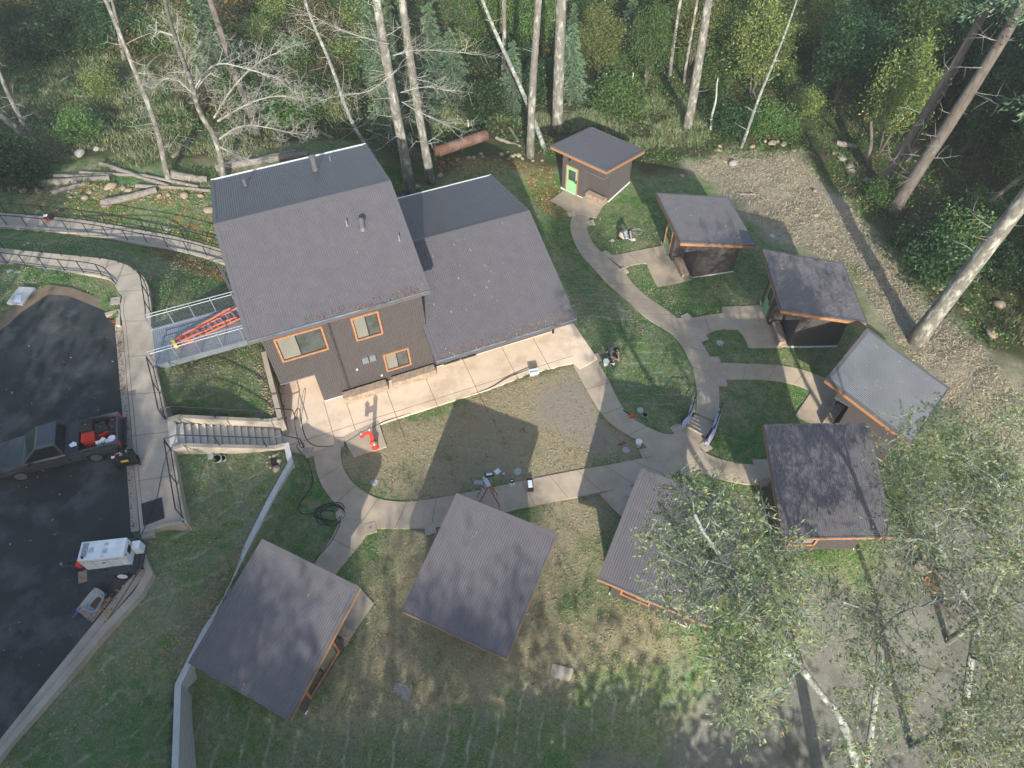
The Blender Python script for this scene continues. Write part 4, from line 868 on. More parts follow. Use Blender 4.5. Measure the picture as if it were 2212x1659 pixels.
jug('white plastic jug nearest the bed cover, leaning on the near bed side',-.30,.48,.62,.4);jug('white plastic jug in the middle of the near bed side',-.50,.42,.66,1.2);jug('white plastic jug beside the white pail in the truck bed',-.68,.52,.6,2.0)
t=thing('white_pail','white pail in the near rear corner of the truck bed','pail',TP(-.86,.46,.5));o=MB();o.cyl(TP(-.86,.46,.5),.14,.34,16,r2=.16);o.build('body',M['plasticwhite'],t);o=MB();o.cyl(TP(-.86,.46,.84),.17,.02,16);o.build('lid',M['plasticwhite'],t)
M['paper']=mat('paper',(.72,.74,.78),.7)
mb=MB();mb.cbox(TP(.66,.42,1.037),.24,.2,.006,.9);mb.cbox(TP(.60,.46,1.044),.22,.18,.004,.4);tag(mb.build('paper_sheets',M['paper']),'loose white papers lying on the black truck bed cover','paper')
mb=MB();mb.cbox(TP(2.55,-.3,1.06),.2,.14,.004,.3);
# ------------------------------------------------------------ tool cart
tc=thing('tool_cart','black two shelf tool cart with red tools between truck tail and sidewalk','cart',at(262,1005,PG))
ca,cb,cd=at(233,980,3.5),at(287,969.5,3.5),at(237,995.5,3.5);cu=(cb-ca);cv=(cd-ca);cu.z=cv.z=0
for z,nm in ((.84,'top_shelf'),(.28,'lower_shelf')):
    o=MB();c=Vector((ca.x,ca.y,PG+z));o.pbox(c,cu,cv,Z*.03)
    for a,b,d in ((c,cu,cv*.04),(c+cv*.96,cu,cv*.04),(c,cu*.02,cv),(c+cu*.98,cu*.02,cv)):o.pbox(a+Z*.03,b,d,Z*.07)
    o.build(nm,M['blackplastic'],tc)
o=MB();[o.pbox(Vector((ca.x,ca.y,PG+.31))+cu*x+cv*y,cu*.04,cv*.06,Z*.53) for x in (.03,.93) for y in (.03,.91)];o.pbox(Vector((ca.x,ca.y,PG+.35))+cu*.08+cv*.88,cu*.84,cv*.03,Z*.45);o.build('frame',M['blackplastic'],tc)
for x in (.08,.92):
    for y in (.1,.9):
        c=Vector((ca.x,ca.y,PG))+cu*x+cv*y;o=MB();o.tube([c+Z*.07-cv*.04,c+Z*.07+cv*.04],.07,12);o.bar(c+Z*.07,c+Z*.28,.03,.03);o.build('caster',M['rubber'],tc)
c=Vector((ca.x,ca.y,PG+.875))
for i in range(14):
    o=MB();x,y=random.uniform(.08,.85),random.uniform(.1,.8);o.cbox(c+cu*x+cv*y,random.uniform(.06,.16),random.uniform(.03,.06),random.uniform(.03,.08),random.uniform(0,3),mi=0);o.build('hand_tool',M[random.choice(['redplastic','redplastic','black','silver'])],tc)
o=MB();o.cbox(c+cu*.16+cv*.6,.13,.1,.05,.5);o.build('paper_pad',M['paper'],tc);o=MB();o.pbox(Vector((ca.x,ca.y,PG+.56))+cu*.34+cv*.925,cu*.3,cv*.01,Z*.14);o.build('cloth',M['yellow'],tc)
# ------------------------------------------------------------ generator trailer
gq=lambda x,y:(109.7+x*.16534,1097.2+y*.16534)
ga,gb,gc_,gd=[at(*gq(*p),4.05) for p in ((400,450),(990,380),(945,630),(340,690))]
gu=((gb-ga)+(gc_-gd))*.5;gv=((gd-ga)+(gc_-gb))*.5;gu.z=gv.z=0;gu0=gu.normalized();gv0=(gv-gu0*gv.dot(gu0));gvl=gv0.length;gv0.normalize();gl_=gu.length
gO=(ga+gb+gc_+gd)/4;gO.z=PG
def GPt(x,y,z): return gO+gu0*x+gv0*y+Z*z
gt_=thing('generator_trailer','white towable generator on a dark trailer frame at the edge of the asphalt','generator',GPt(0,0,0))
hx,hy=gl_/2,gvl/2;M['gwhite']=mat('generator_white',(.68,.71,.72),.4,c2=(.6,.63,.64),ns=2)
o=MB();o.pbox(GPt(-hx,-hy,.58),gu0*2*hx,gv0*2*hy,Z*.87);hs=o.build('housing',M['gwhite'],gt_,bevel=.03)
o=MB()
for x in (-.28,.12,.42):o.pbox(GPt(hx*x*1.6-.004,hy+.001,.62),gu0*.008,gv0*.004,Z*.72)
o.build('panel_gap',M['black'],hs)
o=MB();o.pbox(GPt(-hx+.02,hy+.001,1.24),gu0*(2*hx-.04),gv0*.004,Z*.035);o.pbox(GPt(hx+.001,-hy+.1,.75),gu0*.004,gv0*.05,Z*.55);o.build('stripe',mat('green_stripe',(.12,.3,.1),.5,c2=(.6,.45,.05),ns=3),hs)
o=MB()
for i in range(5):
    for j in range(13):o.pbox(GPt(-hx+.1+i*.045,-hy+.07+j*.045,1.452),gu0*.03,gv0*.03,Z*.003)
o.build('vent_grille',M['black'],hs)
o=MB();o.cyl(GPt(-hx+.19,hy-.1,1.45),.05,.05,12);o.build('exhaust_cap',M['black'],hs)
for x,y,a,b in ((.05,-.25,.16,.1),(.03,0,.2,.2),(0,.27,.14,.07),(-.5,-.1,.2,.2)): o=MB();o.pbox(GPt(x,y,1.452),gu0*a,gv0*b,Z*.002);o.build('roof_label',M['silver'],hs)
o=MB();o.pbox(GPt(hx+.001,-.2,.95),gu0*.006,gv0*.3,Z*.28);o.pbox(GPt(hx+.001,.2,1.2),gu0*.005,gv0*.07,Z*.08);o.build('control_panel',M['black'],hs)
o=MB();o.pbox(GPt(-.1,hy+.002,1.02),gu0*.16,gv0*.01,Z*.06);o.build('door_latch',M['black'],hs)
M['frame']=mat('trailer_frame',(.035,.045,.055),.5)
o=MB()
for s in (-1,1):o.pbox(GPt(-hx,s*(hy-.04),.46),gu0*(2*hx+.3),gv0*(s*.08),Z*.11);o.bar(GPt(-hx,s*(hy-.05),.5),GPt(-hx-1.05,0,.5),.07,.08)
o.pbox(GPt(hx+.25,-hy-.15,.44),gu0*.1,gv0*(2*hy+.3),Z*.14);o.pbox(GPt(-hx,-hy,.46),gu0*(2*hx+.2),gv0*2*hy,Z*.1);o.build('trailer_frame',M['frame'],gt_)
o=MB();o.cyl(GPt(-hx-1.1,0,.46),.05,.14,10);o.build('hitch',M['galv'],gt_);o=MB();o.cyl(GPt(-hx-.85,.0,0.02),.03,.6,8);o.cbox(GPt(-hx-.85,0,0.0),.22,.18,.02,.3);o.build('jack_stand',M['black'],gt_)
o=MB();o.cbox(GPt(-hx-.3,.12,.57),.2,.26,.22,.1);o.build('fuel_can',M['red'],gt_);o=MB();o.cbox(GPt(hx+.2,-hy+.16,.58),.3,.32,.5,math.atan2(gu0.y,gu0.x));o.build('outlet_box',M['gwhite'],gt_)
for s in (-1,1):
    w_=thing('wheel',None,None,GPt(.42,s*(hy+.2),.32)-gt_.location);w_.parent=gt_
    c=GPt(.42,s*(hy+.12),.32);o=MB();o.tube([c,c+gv0*s*.19],[.32,.32],24);o.build('tyre',M['rubber'],w_,bevel=.03)
    c=GPt(.42,s*(hy+.312),.32);o=MB();o.tube([c,c+gv0*s*.012],[.19,.17],20);o.build('rim',M['white'],w_)
    o=MB();o.pbox(GPt(.0,s*(hy+.05),.66),gu0*.84,gv0*(s*.3),Z*.035);o.bar(GPt(0,s*(hy+.2),.68),GPt(-.14,s*(hy+.2),.42),.3,.03,up=(0,0,1));o.bar(GPt(.84,s*(hy+.2),.68),GPt(.98,s*(hy+.2),.42),.3,.03,up=(0,0,1));o.build('fender',M['frame'],gt_)
o=MB();o.cbox(at(179,1246,PG),.32,.5,.03,.35);tag(o.build('wood_board',M['timber']),'wooden board under the jack of the white generator trailer','board')
# wheelbarrow
wb=thing('wheelbarrow','upturned rim of a grey white wheelbarrow tray with blue handles at the kerb','wheelbarrow',at(197,1310,PG))
q4=[at(*p,PG+.55) for p in ((170,1310),(206,1268),(228,1282),(203,1326))];cc_=sum(q4,Vector())/4
def rrect(q,s,z,n=6):
    c=sum(q,Vector())/4;out=[]
    for i in range(4):
        a,b,d=q[i-1],q[i],q[(i+1)%4]
        for k in range(n):
            t=k/(n-1);p=b.lerp(a,.3*(1-t)**2)+ (b.lerp(d,.3*t**2)-b);out.append(Vector((c.x+(p.x-c.x)*s,c.y+(p.y-c.y)*s,z)))
    return out
o=MB();loft(o,[rrect(q4,1.04,PG+.55),rrect(q4,1.0,PG+.57),rrect(q4,.72,PG+.30),rrect(q4,.5,PG+.28)],capends=False);o.build('tray',mat('mortar_tray',(.42,.43,.41),.8,c2=(.3,.31,.3),ns=6),wb)
o=MB();r_=rrect(q4,.52,PG+.285);o.v+=[tuple(p) for p in r_];o.f.append(tuple(range(len(r_))));o.m.append(0);o.build('mortar_residue',mat('brown_residue',(.11,.06,.03),.6),wb)
M['blue']=mat('blue_paint',(.03,.12,.42),.5)
for a,b in ((at(158,1333,PG+.5),at(207,1272,PG+.32)),(at(188,1340,PG+.5),at(230,1282,PG+.32))): o=MB();o.tube([a,b],.022,8);o.build('handle',M['blue'],wb)
c=q4[1].lerp(q4[2],.5);o=MB();o.tube([Vector((c.x,c.y,PG+.19))-Vector((.05,.02,0)),Vector((c.x,c.y,PG+.19))+Vector((.05,.02,0))],.19,18);o.build('wheel',M['rubber'],wb)
o=MB();o.pbox(at(164,1318,PG+.01),at(205,1268,PG)-at(164,1318,PG),at(200,1345,PG)-at(164,1318,PG),Z*.02);tag(o.build('plywood_sheet',M['timber']),'thin plywood sheet under the wheelbarrow on the asphalt','board')
# ------------------------------------------------------------ red standpipe (fire connection)
hy_=thing('fire_connection','red fire department standpipe with three silver caps on its own pad','standpipe',at(807,957,.06))
b=at(807,957,.06);tp_=at(798.8,926,1.26);tp_=Vector((b.x,b.y,1.30));l1=at(780.5,939,1.08);f1=at(808.5,958,.42)
o=MB();o.tube([b,b+Z*.1],.17,20);o.tube([b+Z*.1,tp_-Z*.05],.095,20);c=tp_-Z*.28;o.tube([c,c.lerp(Vector((l1.x,l1.y,c.z)),.8),Vector((l1.x,l1.y,c.z+.06)),Vector((l1.x,l1.y,c.z+.16))],.085,16)
o.tube([Vector((l1.x,l1.y,c.z-.12)),Vector((l1.x,l1.y,c.z+.05))],.10,16);o.tube([b+Z*.2,Vector((f1.x,f1.y,.2))],.09,14);o.tube([Vector((f1.x,f1.y,.07)),Vector((f1.x,f1.y,.09)),Vector((f1.x,f1.y,.38))],[.17,.12,.12],20);o.build('pipe',M['red'],hy_,smooth=False)
for p,r in ((tp_-Z*.05,.12),(Vector((l1.x,l1.y,c.z+.14)),.115),(Vector((f1.x,f1.y,.38)),.13)): o=MB();o.cyl(p,r,.05,20);o.cyl(p+Z*.05,r*.8,.05,20,r2=r*.55);o.cbox(p+Z*.1,.03,.09,.03,.5);o.build('cap',M['silver'],hy_)
# ------------------------------------------------------------ ladders
def ladder_on_bridge():
    a=W(-5.92,3.86,2.78);b=W(-2.3,4.95,2.80);ax=(b-a).normalized();sd=Vector((-ax.y,ax.x,0))
    t=thing('stepladder','long orange stepladder lying folded on the steel bridge','ladder',a.lerp(b,.5))
    def rail(y0,y1,z,x0=0,x1=1): o=MB();o.bar(a.lerp(b,x0)+sd*y0+Z*z,a.lerp(b,x1)+sd*y1+Z*z,.04,.09);o.build('rail',M['orange'],t)
    rail(.17,.42,.05);rail(-.17,-.42,.05);rail(.15,.36,.26,.03,.82);rail(-.15,-.36,.26,.03,.82)
    for i in range(12):
        f=.07+i*.082;w_=.17+.25*f;o=MB();p=a.lerp(b,f);o.pbox(p-sd*w_-ax*.04+Z*.02,sd*2*w_,ax*.08,Z*.05);o.build('step',M['silver'],t)
    for i in range(5):
        f=.15+i*.15;w_=.15+.2*f;o=MB();p=a.lerp(b,f)+Z*.26;o.bar(p-sd*w_,p+sd*w_,.025,.03);o.build('brace',M['silver'],t)
    o=MB();o.pbox(a-ax*.12-sd*.2,sd*.4,ax*.14,Z*.32);o.build('top_cap',M['yellow'],t)
ladder_on_bridge()
lt=at(1058,1041,1.5);gz=-.08;lg=[at(1036,1084,gz),at(1031,1074,gz),at(1079,1092,gz),at(1075,1069,gz)]
t=thing('stepladder','orange stepladder standing open on the path by the bottom centre cabin','ladder',Vector((lt.x,lt.y,gz)))
ltc=Vector((sum(p.x for p in lg)/4,sum(p.y for p in lg)/4,1.48));uf=(lg[0]-lg[1]);uf.z=0;uf.normalize()
tA_,tB_=ltc+uf*.17,ltc-uf*.17;os_=uf.cross(Z)*.06
for p,q in ((tA_,lg[0]),(tB_,lg[1]),(tA_,lg[2]),(tB_,lg[3])): o=MB();o.bar(p,q,.03,.07);o.build('rail',M['orange'],t)
for k in range(1,5):
    f=k/5+.02;o=MB();o.bar(tA_.lerp(lg[0],f),tB_.lerp(lg[1],f),.085,.025);o.build('step',M['silver'],t)
for k in (1,3): f=k/4;o=MB();o.bar(tA_.lerp(lg[2],f),tB_.lerp(lg[3],f),.03,.03);o.build('brace',M['silver'],t)
o=MB();o.cbox(ltc+Z*.0,.42,.2,.05,math.atan2(uf.y,uf.x));o.build('top_cap',M['silver'],t)
# ------------------------------------------------------------ buckets, lids, trays and bits
def bucket(label,u,v,r=.15,h=.36,body='plasticwhite',inside='black',lid=False,band=None):
    p=gp(u,v,.01);t=thing('bucket',label,'bucket',p);o=MB();o.tube([p,p+Z*h,p+Z*h,p+Z*.03],[r*.86,r,r*.93,r*.82],20,cap=False);o.v+=[];o.cyl(p+Z*.0,r*.85,.03,20);o.build('body',M[body],t)
    if lid: o=MB();o.cyl(p+Z*h,r*1.06,.035,20);o.cyl(p+Z*(h+.035),r*.3,.02,12);o.build('lid',M['white'],t)
    else: o=MB();o.cyl(p+Z*.03,r*.82,h*.75,18);o.cbox(p+Z*(h*.78+.03),.12,.07,.06,.4,mi=1);o.build('contents',[M[inside],M['white']],t)
    if band:o=MB();o.cyl(p+Z*.06,r*.95,.14,20);o.build('band',M[band],t)
bucket('white bucket full of black parts beside the orange stepladder',1106,1047)
bucket('closed white and green bucket beside the path junction',1378,963,lid=True,band='green');bucket('closed round white bucket in front of the worker with red knee pads',1308.5,788,lid=True,h=.28);bucket('open bucket with dark contents in front of the worker with red knee pads',1322.5,787,h=.26,r=.14)
def disc(name,label,cat,u,v,r,h=.02,m_='lid',dz=0.0):
    p=gp(u,v,dz);o=MB();o.cyl(p-Z*.04,r,h+.04,18);o.cyl(p+Z*h,r*.86,.006,18);return tag(o.build(name,M[m_]),label,cat)
for u,v,r,lab in ((1383,886,.17,'round pale valve lid on the netted bank above the path junction'),(1352,972,.18,'round pale valve lid beside the white and green bucket'),(1118.5,1019,.19,'round pale valve lid on the lawn near the stepladder bucket'),(808.5,1041.5,.18,'round pale valve lid on the centre lawn below the red standpipe'),(1555,741,.2,'round white lid in the grass patch beside the third cabin path'),(1668,509.6,.18,'round white lid in the shade beside the rocky slope'),(1323,520,.13,'round pale valve lid left of the crouching worker in blue'),(451.7,986,.2,'round pale lid in the grass just below the long staircase'),(21.5,587,.16,'left one of two round lids beside the lower ramp'),(37.5,589.5,.18,'right one of two round lids beside the lower ramp')):
    disc('manhole',lab[:], 'valve lid',u,v,r)
def openpipe(label,u,v,r):
    p=gp(u,v,0);t=thing('valve_pit',label,'valve pit',p);o=MB();o.tube([p-Z*.1,p+Z*.05,p+Z*.05,p-Z*.08],[r,r,r*.86,r*.86],18,cap=False);o.build('collar',M['lid'],t);o=MB();o.cyl(p-Z*.05,r*.85,.04,18);o.build('pit_floor',M['black'],t)
openpipe('open round valve pit below the long staircase',468.5,992,.22);openpipe('small open valve pit right of the larger one below the staircase',482,991,.15);openpipe('open round valve pit on the bank above the path junction',1393,897,.15)
# square path light pads
M['lamp']=mat('lamp_disc',(.25,.3,.34),.3,metal=.5)
LP=[(1286,774,'at the right corner of the patio by the worker',.3),(1307,550,'where the second cabin path leaves the curved path, upper side',.6),(1346,587,'where the second cabin path leaves the curved path, lower side',.5),(1234,464,'left of the path below the farthest cabin',.2),(1276,483,'right of the path below the farthest cabin',.2),(1483,687,'on the upper side of the third cabin path',.5),(1517,731,'on the lower side of the third cabin path',.5),(1545,780,'on the upper end of the joint slab',0),(1559,827,'on the lower end of the joint slab',0),(1461,929,'at the lower left foot of the short staircase',.5),(1523,966,'at the lower right foot of the short staircase',.5),(1480,1015,'at the bottom corner of the path junction',.6),(1394,980,'left of the path junction on the centre lawn',.3),(1357,1063,'beside the path above the oak covered cabin',0),(733,957,'between the stone pad and the patio',0),(666,978,'at the corner where stairs meet the patio',0),(739,1114,'beside the hose coil on the curved path',.3),(801,1142,'at the fork to the bottom left cabin',.3),(930,1145,'on the path left of the bottom centre cabin',.2),(250,651,'on the kerb corner at the top of the asphalt',.2),(321,1150,'behind the white generator trailer',.3)]
for u,v,w_,rot in LP:
    z=2.72 if u<400 else None
    p=at(u,v,2.66) if z else gp(u,v,.0);t=thing('path_light','small square path light '+w_,'path light',p)
    o=MB();o.cbox(p-Z*.15,.5,.5,.15+(.083 if not z else .07),rot);o.build('base_slab',M['path' if not z else 'conc'],t)
    o=MB();q=p+Z*(.083 if not z else .07);o.cyl(q,.075,.012,14,mi=0);o.cyl(q+Z*.012,.05,.01,12,mi=1);o.build('lamp_disc',[M['silver'],M['lamp']],t)
# small work things
def tray(name,label,u,v,lx,ly,h,ang,m_,inner,cat='tray',z=None):
    p=gp(u,v,.02) if z is None else at(u,v,z);t=thing(name,label,cat,p);o=MB();o.cbox(p,lx,ly,h,ang);o.build('body',M[m_],t,bevel=.01);o=MB();o.cbox(p+Z*h,lx*.7,ly*.6,.03,ang);o.build('contents',M[inner],t);return t
tray('parts_tray','black parts tray with white contents on the lawn above the stepladder',1057,1027,.42,.18,.08,.1,'blackplastic','paper')
tray('tool_case','black and red tool case with a white sheet, right of the bucket',1145,1051,.28,.62,.22,.05,'blackplastic','paper','tool case')
tray('parts_tray','small black parts tray in front of the crouching worker in blue',1354.5,517,.32,.16,.06,.15,'blackplastic','paper')
for u,v,s,a,lab in ((1074.5,1019,.28,.7,'square white bucket lid on the lawn near the stepladder'),(1368,518.5,.27,.2,'crumpled white sheet right of the crouching worker in blue'),(1046,1033,.11,.3,'small white plastic bit left of the black parts tray'),(1088,1024,.09,.2,'tiny white cup right of the square lid')):
    p=gp(u,v,.02);o=MB();o.cbox(p,s,s*.85,.02,a);o.cbox(p+Z*.02,s*.5,s*.4,.015,a+.3);tag(o.build('white_sheet',M['paper']),lab,'litter')
o=MB();p=gp(1034,1044,.02);o.cbox(p,.42,.22,.07,-.05);tag(o.build('clear_bag',mat('clear_bag',(.3,.26,.24),.3,c2=(.45,.42,.4),ns=14)),'clear plastic bag of parts left of the stepladder','bag')
def coil(name,label,u,v,r,n,m_,th,cat='cable'):
    p=gp(u,v,.04) if u>450 else at(u,v,2.8);o=MB();pts=[]
    for k in range(n*20):
        a=k/20*2*math.pi;rr=r*(.75+.35*math.sin(k*.37+1)**2);pts.append(p+Vector((math.cos(a)*rr+.12*math.sin(k*.05),math.sin(a)*rr*.85+.1*math.cos(k*.07),.0)))
    for q in pts:q.z=g1(q.x,q.y)+.07
    o.tube(pts,th,5);tag(o.build(name,M[m_]),label,cat)
coil('wire_coil','loose coil of pale green wire on the lawn left of the stepladder',1028,1059,.26,3,'lid',.012)
coil('wire_coil','loose pale wire loops behind the crouching worker in blue',1372,502,.35,2,'lid',.010)
coil('hose_coil','coil of black hose where the path forks to the bottom left cabin',712,1110,.62,4,'hose',.022,'hose')
def line(name,label,pts,th,m_='hose',cat='hose',dz=.05,extra=0):
    P_=[at(*p) if len(p)==3 else gp(*p,dz) for p in pts];P_=smoothpl(P_,3);o=MB();o.tube(P_,th,6);tag(o.build(name,M[m_]),label,cat)
line('black_hose','black hose running from the patio edge past the red standpipe to the stairs',[(1142,799),(1132,803),(1095,817),(1060,840),(1005,858),(963,871),(900,890),(850,905),(829,912),(804,925),(780,936),(755,952),(742,960),(728,964),(700,966),(680,965),(662,952),(655,930),(650,905),(648,885,.6),(644,880,.9),(637,890,1.0),(636,905,.8),(638,925,.5),(645,955,.3),(650,968,.5),(658,966,.7),(655,955,.75),(640,962,.85)],.021)
line('black_hose','thin black hose trailing down the grass from the stairs to the coil',[(640,965,.7),(648,975),(660,988),(667,999),(675,1026),(676,1050),(660,1073),(643,1095),(650,1112),(673,1112),(700,1100),(735,1110),(737,1130),(728,1150),(714,1176),(695,1195),(679,1217)],.02)
line('black_hose','thin black cable from the generator across the sidewalk to the stair rail',[(300,1163,2.9),(310,1146,2.78),(338,1083,2.76),(344,1050,2.76),(352,1010,2.78),(359,985,2.9),(365,972,3.2),(371,965,3.55)],.014)
wx=thing('white_table','white topped work box with cable at the patio edge','work box',gp(1153,812,.05));p=at(1153,812,.05)
o=MB();o.cbox(p+Z*.32,.48,.36,.06,.2);o.build('top',M['plasticwhite'],wx);o=MB();[o.bar(p+Vector((a,b_,0)),p+Vector((a,b_,.32)),.03,.03) for a in(-.18,.18) for b_ in (-.12,.12)];o.cbox(p+Z*.1,.34,.24,.18,.2);o.build('stand',M['timber'],wx);o=MB();o.cbox(p+Z*.38,.4,.05,.006,.2);o.build('blue_stripe',M['blue'],wx)
tt=thing('leaf_blower','red and black hand tool lying beside the curved path','power tool',gp(1364,901,.03));p=gp(1364,901,.03);o=MB();o.cbox(p,.24,.16,.14,.4);o.build('motor',M['red'],tt,bevel=.03);o=MB();q=gp(1346,887,.05);o.tube([p+Z*.07,q],.03,8);o.build('tube',M['black'],tt)
tt=thing('hand_trowel','dark red handled tool on the lawn left of the white and green bucket','hand tool',gp(1346,959,.03));o=MB();o.tube([gp(1336,962,.03),gp(1352,956,.05)],.03,6);o.build('shaft',M['rust'],tt);o=MB();o.cbox(gp(1345,958,.03),.16,.08,.06,.8);o.build('head',M['redplastic'],tt)
# cart on the upper ramp
p=at(107,471,1.05);t=thing('tool_bag','red and black tool bag with a paper on top on the upper ramp','tool bag',p);o=MB();o.cbox(p,.5,.32,.2,.1);o.build('body',M['blackplastic'],t,bevel=.03);o=MB();o.cbox(p+Z*.0-Vector((0,.2,0)),.3,.16,.16,0);o.build('pouch',M['redplastic'],t,bevel=.02);o=MB();o.cbox(p+Z*.2-Vector((.15,0,0)),.24,.2,.01,.1);o.build('paper',M['paper'],t)
p=gp(134,458,.02);o=MB();o.cbox(p,.3,.22,.16,.6);tag(o.build('black_bag',M['blackplastic'],bevel=.05),'small black bag beside leaf litter above the upper ramp','bag')
# slabs, grates
def slab4(name,label,cat,px,z,h,m_,gpd=None):
    P_=[at(*q,z) if z is not None else gp(*q) for q in px];o=MB();zz=min(p.z for p in P_) if z is None else z
    n=len(P_);b=0;o.v=[(p.x,p.y,(p.z if z is None else z)-.1) for p in P_]+[(p.x,p.y,(p.z if z is None else z)+h) for p in P_];o.f=[tuple(range(n))[::-1],tuple(range(n,2*n))]+[(i,(i+1)%n,n+(i+1)%n,n+i) for i in range(n)];o.m=[0]*len(o.f);return tag(o.build(name,M[m_]),label,cat)
slab4('utility_box','pale concrete utility lid with a white paper on it left of the asphalt','utility lid',[(16,657),(50,661),(78,624),(43,622)],2.56,.1,'lid');slab4('paper_sheet','white paper lying on the pale utility lid','paper',[(30,652),(44,653),(47,637),(34,637)],2.67,.004,'paper')
slab4('utility_box','small square utility lid in the grass above the left end of the upper ramp','utility lid',[(73,461),(83,462),(90,454),(80,454)],None,.04,'conc');slab4('utility_box','small square utility lid in the grass above the upper ramp near the house','utility lid',[(351,502),(361,504),(370,496),(360,494)],None,.04,'conc')
M['grate']=mat('dark_grate',(.06,.065,.075),.6,c2=(.11,.11,.12),ns=26)
def grate(name,label,px,z,m_='grate'):
    P_=[at(*q,z) if z is not None else gp(*q,.03) for q in px];t=thing(name,label,'grate',sum(P_,Vector())/4);o=MB();a,b,c,d=P_
    for i in range(12): f=i/12;o.bar(a.lerp(b,f),d.lerp(c,f),.03,.03)
    for i in range(9): f=i/8;o.bar(a.lerp(d,f),b.lerp(c,f),.03,.03)
    o.build('bars',M['black'],t);o=MB();o.quad(*[p-Z*.006 for p in P_]);o.build('backing',M[m_],t)
grate('drain_grate','large rectangular dark grate at the lower end of the sidewalk',[(306,1089),(350,1075),(356,1118),(311,1135)],2.735)
grate('drain_grate','dark storm drain grate with leaves in the asphalt corner',[(240,674),(254,674),(255,690),(242,690)],2.612);grate('drain_grate','square drain grate ringed by stones in the lawn below the stairs',[(584,993),(598,989),(602,1002),(588,1008)],None)
slab4('stone_slab','pale rectangular stone slab with rounded corners in the south lawn','slab',[(1195,1434),(1236,1444),(1239,1449),(1231,1471),(1226,1473),(1191,1461),(1189,1456),(1193,1436)],None,.04,'conc')
slab4('stone_slab','broken pale concrete patch in the south lawn','slab',[(856,1473),(880,1482),(889,1492),(882,1516),(872,1510),(848,1496),(852,1484)],None,.03,'rockgrey')
# rusty culvert
ca,cb=at(945,327,-.45),at(1052,291,-.75);cd=(cb-ca);L0=cd.length;cd.normalize();o=MB();pts=[];rr=[]
for k in range(int(L0/.06)): pts.append(ca+cd*k*.06);rr.append(.36+(.018 if k%2 else 0))
o.tube(pts,rr,24,cap=False);ri_=[r-.02 for r in rr];o.tube(pts,ri_,24,cap=False);tag(o.build('culvert_pipe',M['rust']),'rusty corrugated steel culvert pipe lying at the forest edge','pipe')
for u,v,lab in ((1012,270,'white marker post behind the rusty culvert pipe'),(1111,241,'white marker post between the shrub and the tall trunks'),(1366,170,'white marker post in the tall grass behind the farthest cabin'),(911,312,'white marker post left of the rusty culvert pipe')):
    p=gp(u,v+6);o=MB();o.cyl(p,.035,.75,8);o.cyl(p+Z*.75,.037,.03,8,r2=.02);tag(o.build('marker_post',M['white']),lab,'marker post')
# ------------------------------------------------------------ rocks and logs
def rock(u,v,r,label,m_='rock',seed=0,z=None,group=None):
    rd=random.Random(seed);p=gp(u,v) if z is None else at(u,v,z);bm=bmesh.new();bmesh.ops.create_icosphere(bm,subdivisions=3,radius=1)
    ax=[Vector((rd.uniform(-1,1),rd.uniform(-1,1),rd.uniform(-1,1))).normalized() for _ in range(9)];cut=[rd.uniform(.62,.95) for _ in ax]
    sx,sy,sz=rd.uniform(.8,1.3),rd.uniform(.75,1.1),rd.uniform(.5,.75);a=rd.uniform(0,6.3)
    for vv in bm.verts:
        q=vv.co.copy()
        for n_,c in zip(ax,cut):
            d=q.dot(n_)
            if d>c: q-=n_*(d-c)*.85
        q=Vector((q.x*sx,q.y*sy,q.z*sz));vv.co=Vector((q.x*math.cos(a)-q.y*math.sin(a),q.x*math.sin(a)+q.y*math.cos(a),q.z+.25))*r
    me=bpy.data.meshes.new('rock');bm.to_mesh(me);bm.free();me.polygons.foreach_set('use_smooth',[True]*len(me.polygons));me.materials.append(M[m_]);o=bpy.data.objects.new('rock',me);col.objects.link(o);o.location=p;return tag(o,label,'rock',group)
e=lambda L_,ox:[(ox+a*.3472,b*.3472,r) for a,b,r in L_]
for i,(u,v,r) in enumerate(e([(685,1098,.22),(790,1000,.16),(865,985,.17),(893,985,.18),(940,960,.15),(950,978,.13),(1065,965,.2),(1105,950,.14),(1112,992,.12),(1130,975,.19),(1150,966,.14),(1175,968,.2),(1197,987,.17),(1262,1002,.12),(545,1165,.2),(578,1186,.16),(1320,1000,.12)],713)): rock(u,v,r,'rounded tan rock in the row along the lawn edge below the rusty culvert','rock',i,group='row of tan rocks below the culvert')
for i,(u,v,r) in enumerate(e([(310,940,.25),(320,912,.18),(400,1020,.3),(520,915,.22),(600,880,.2),(645,895,.3),(680,887,.2),(715,902,.25),(780,940,.2),(1035,960,.25),(1080,990,.38),(1128,1045,.33),(1142,1075,.34),(1225,1130,.35),(920,1345,.22),(830,1390,.18),(85,1097,.2),(890,1050,.14),(910,1190,.16),(1030,1560,.2),(800,1300,.15)],1444)): rock(u,v,r,'pale boulder lying on or around the rocky slope at right','rockgrey' if i in (2,10,11,13) else 'rock',40+i,group='boulders around the rocky slope')
for i,(u,v,r,lab) in enumerate(((2024,621,.42,'large tan boulder under the dark shrub at far right'),(2086,668,.2,'small tan rock right of the large boulder at far right'),(2156,661,.45,'broad brown boulder beside the dead trunk at far right'),(2140,722,.35,'tan boulder at the foot of the bank at far right'),(1904,621,.16,'small rock in the shadow of the leaning trunk on the rocky slope'))): rock(u,v,r,lab,'rock',80+i)
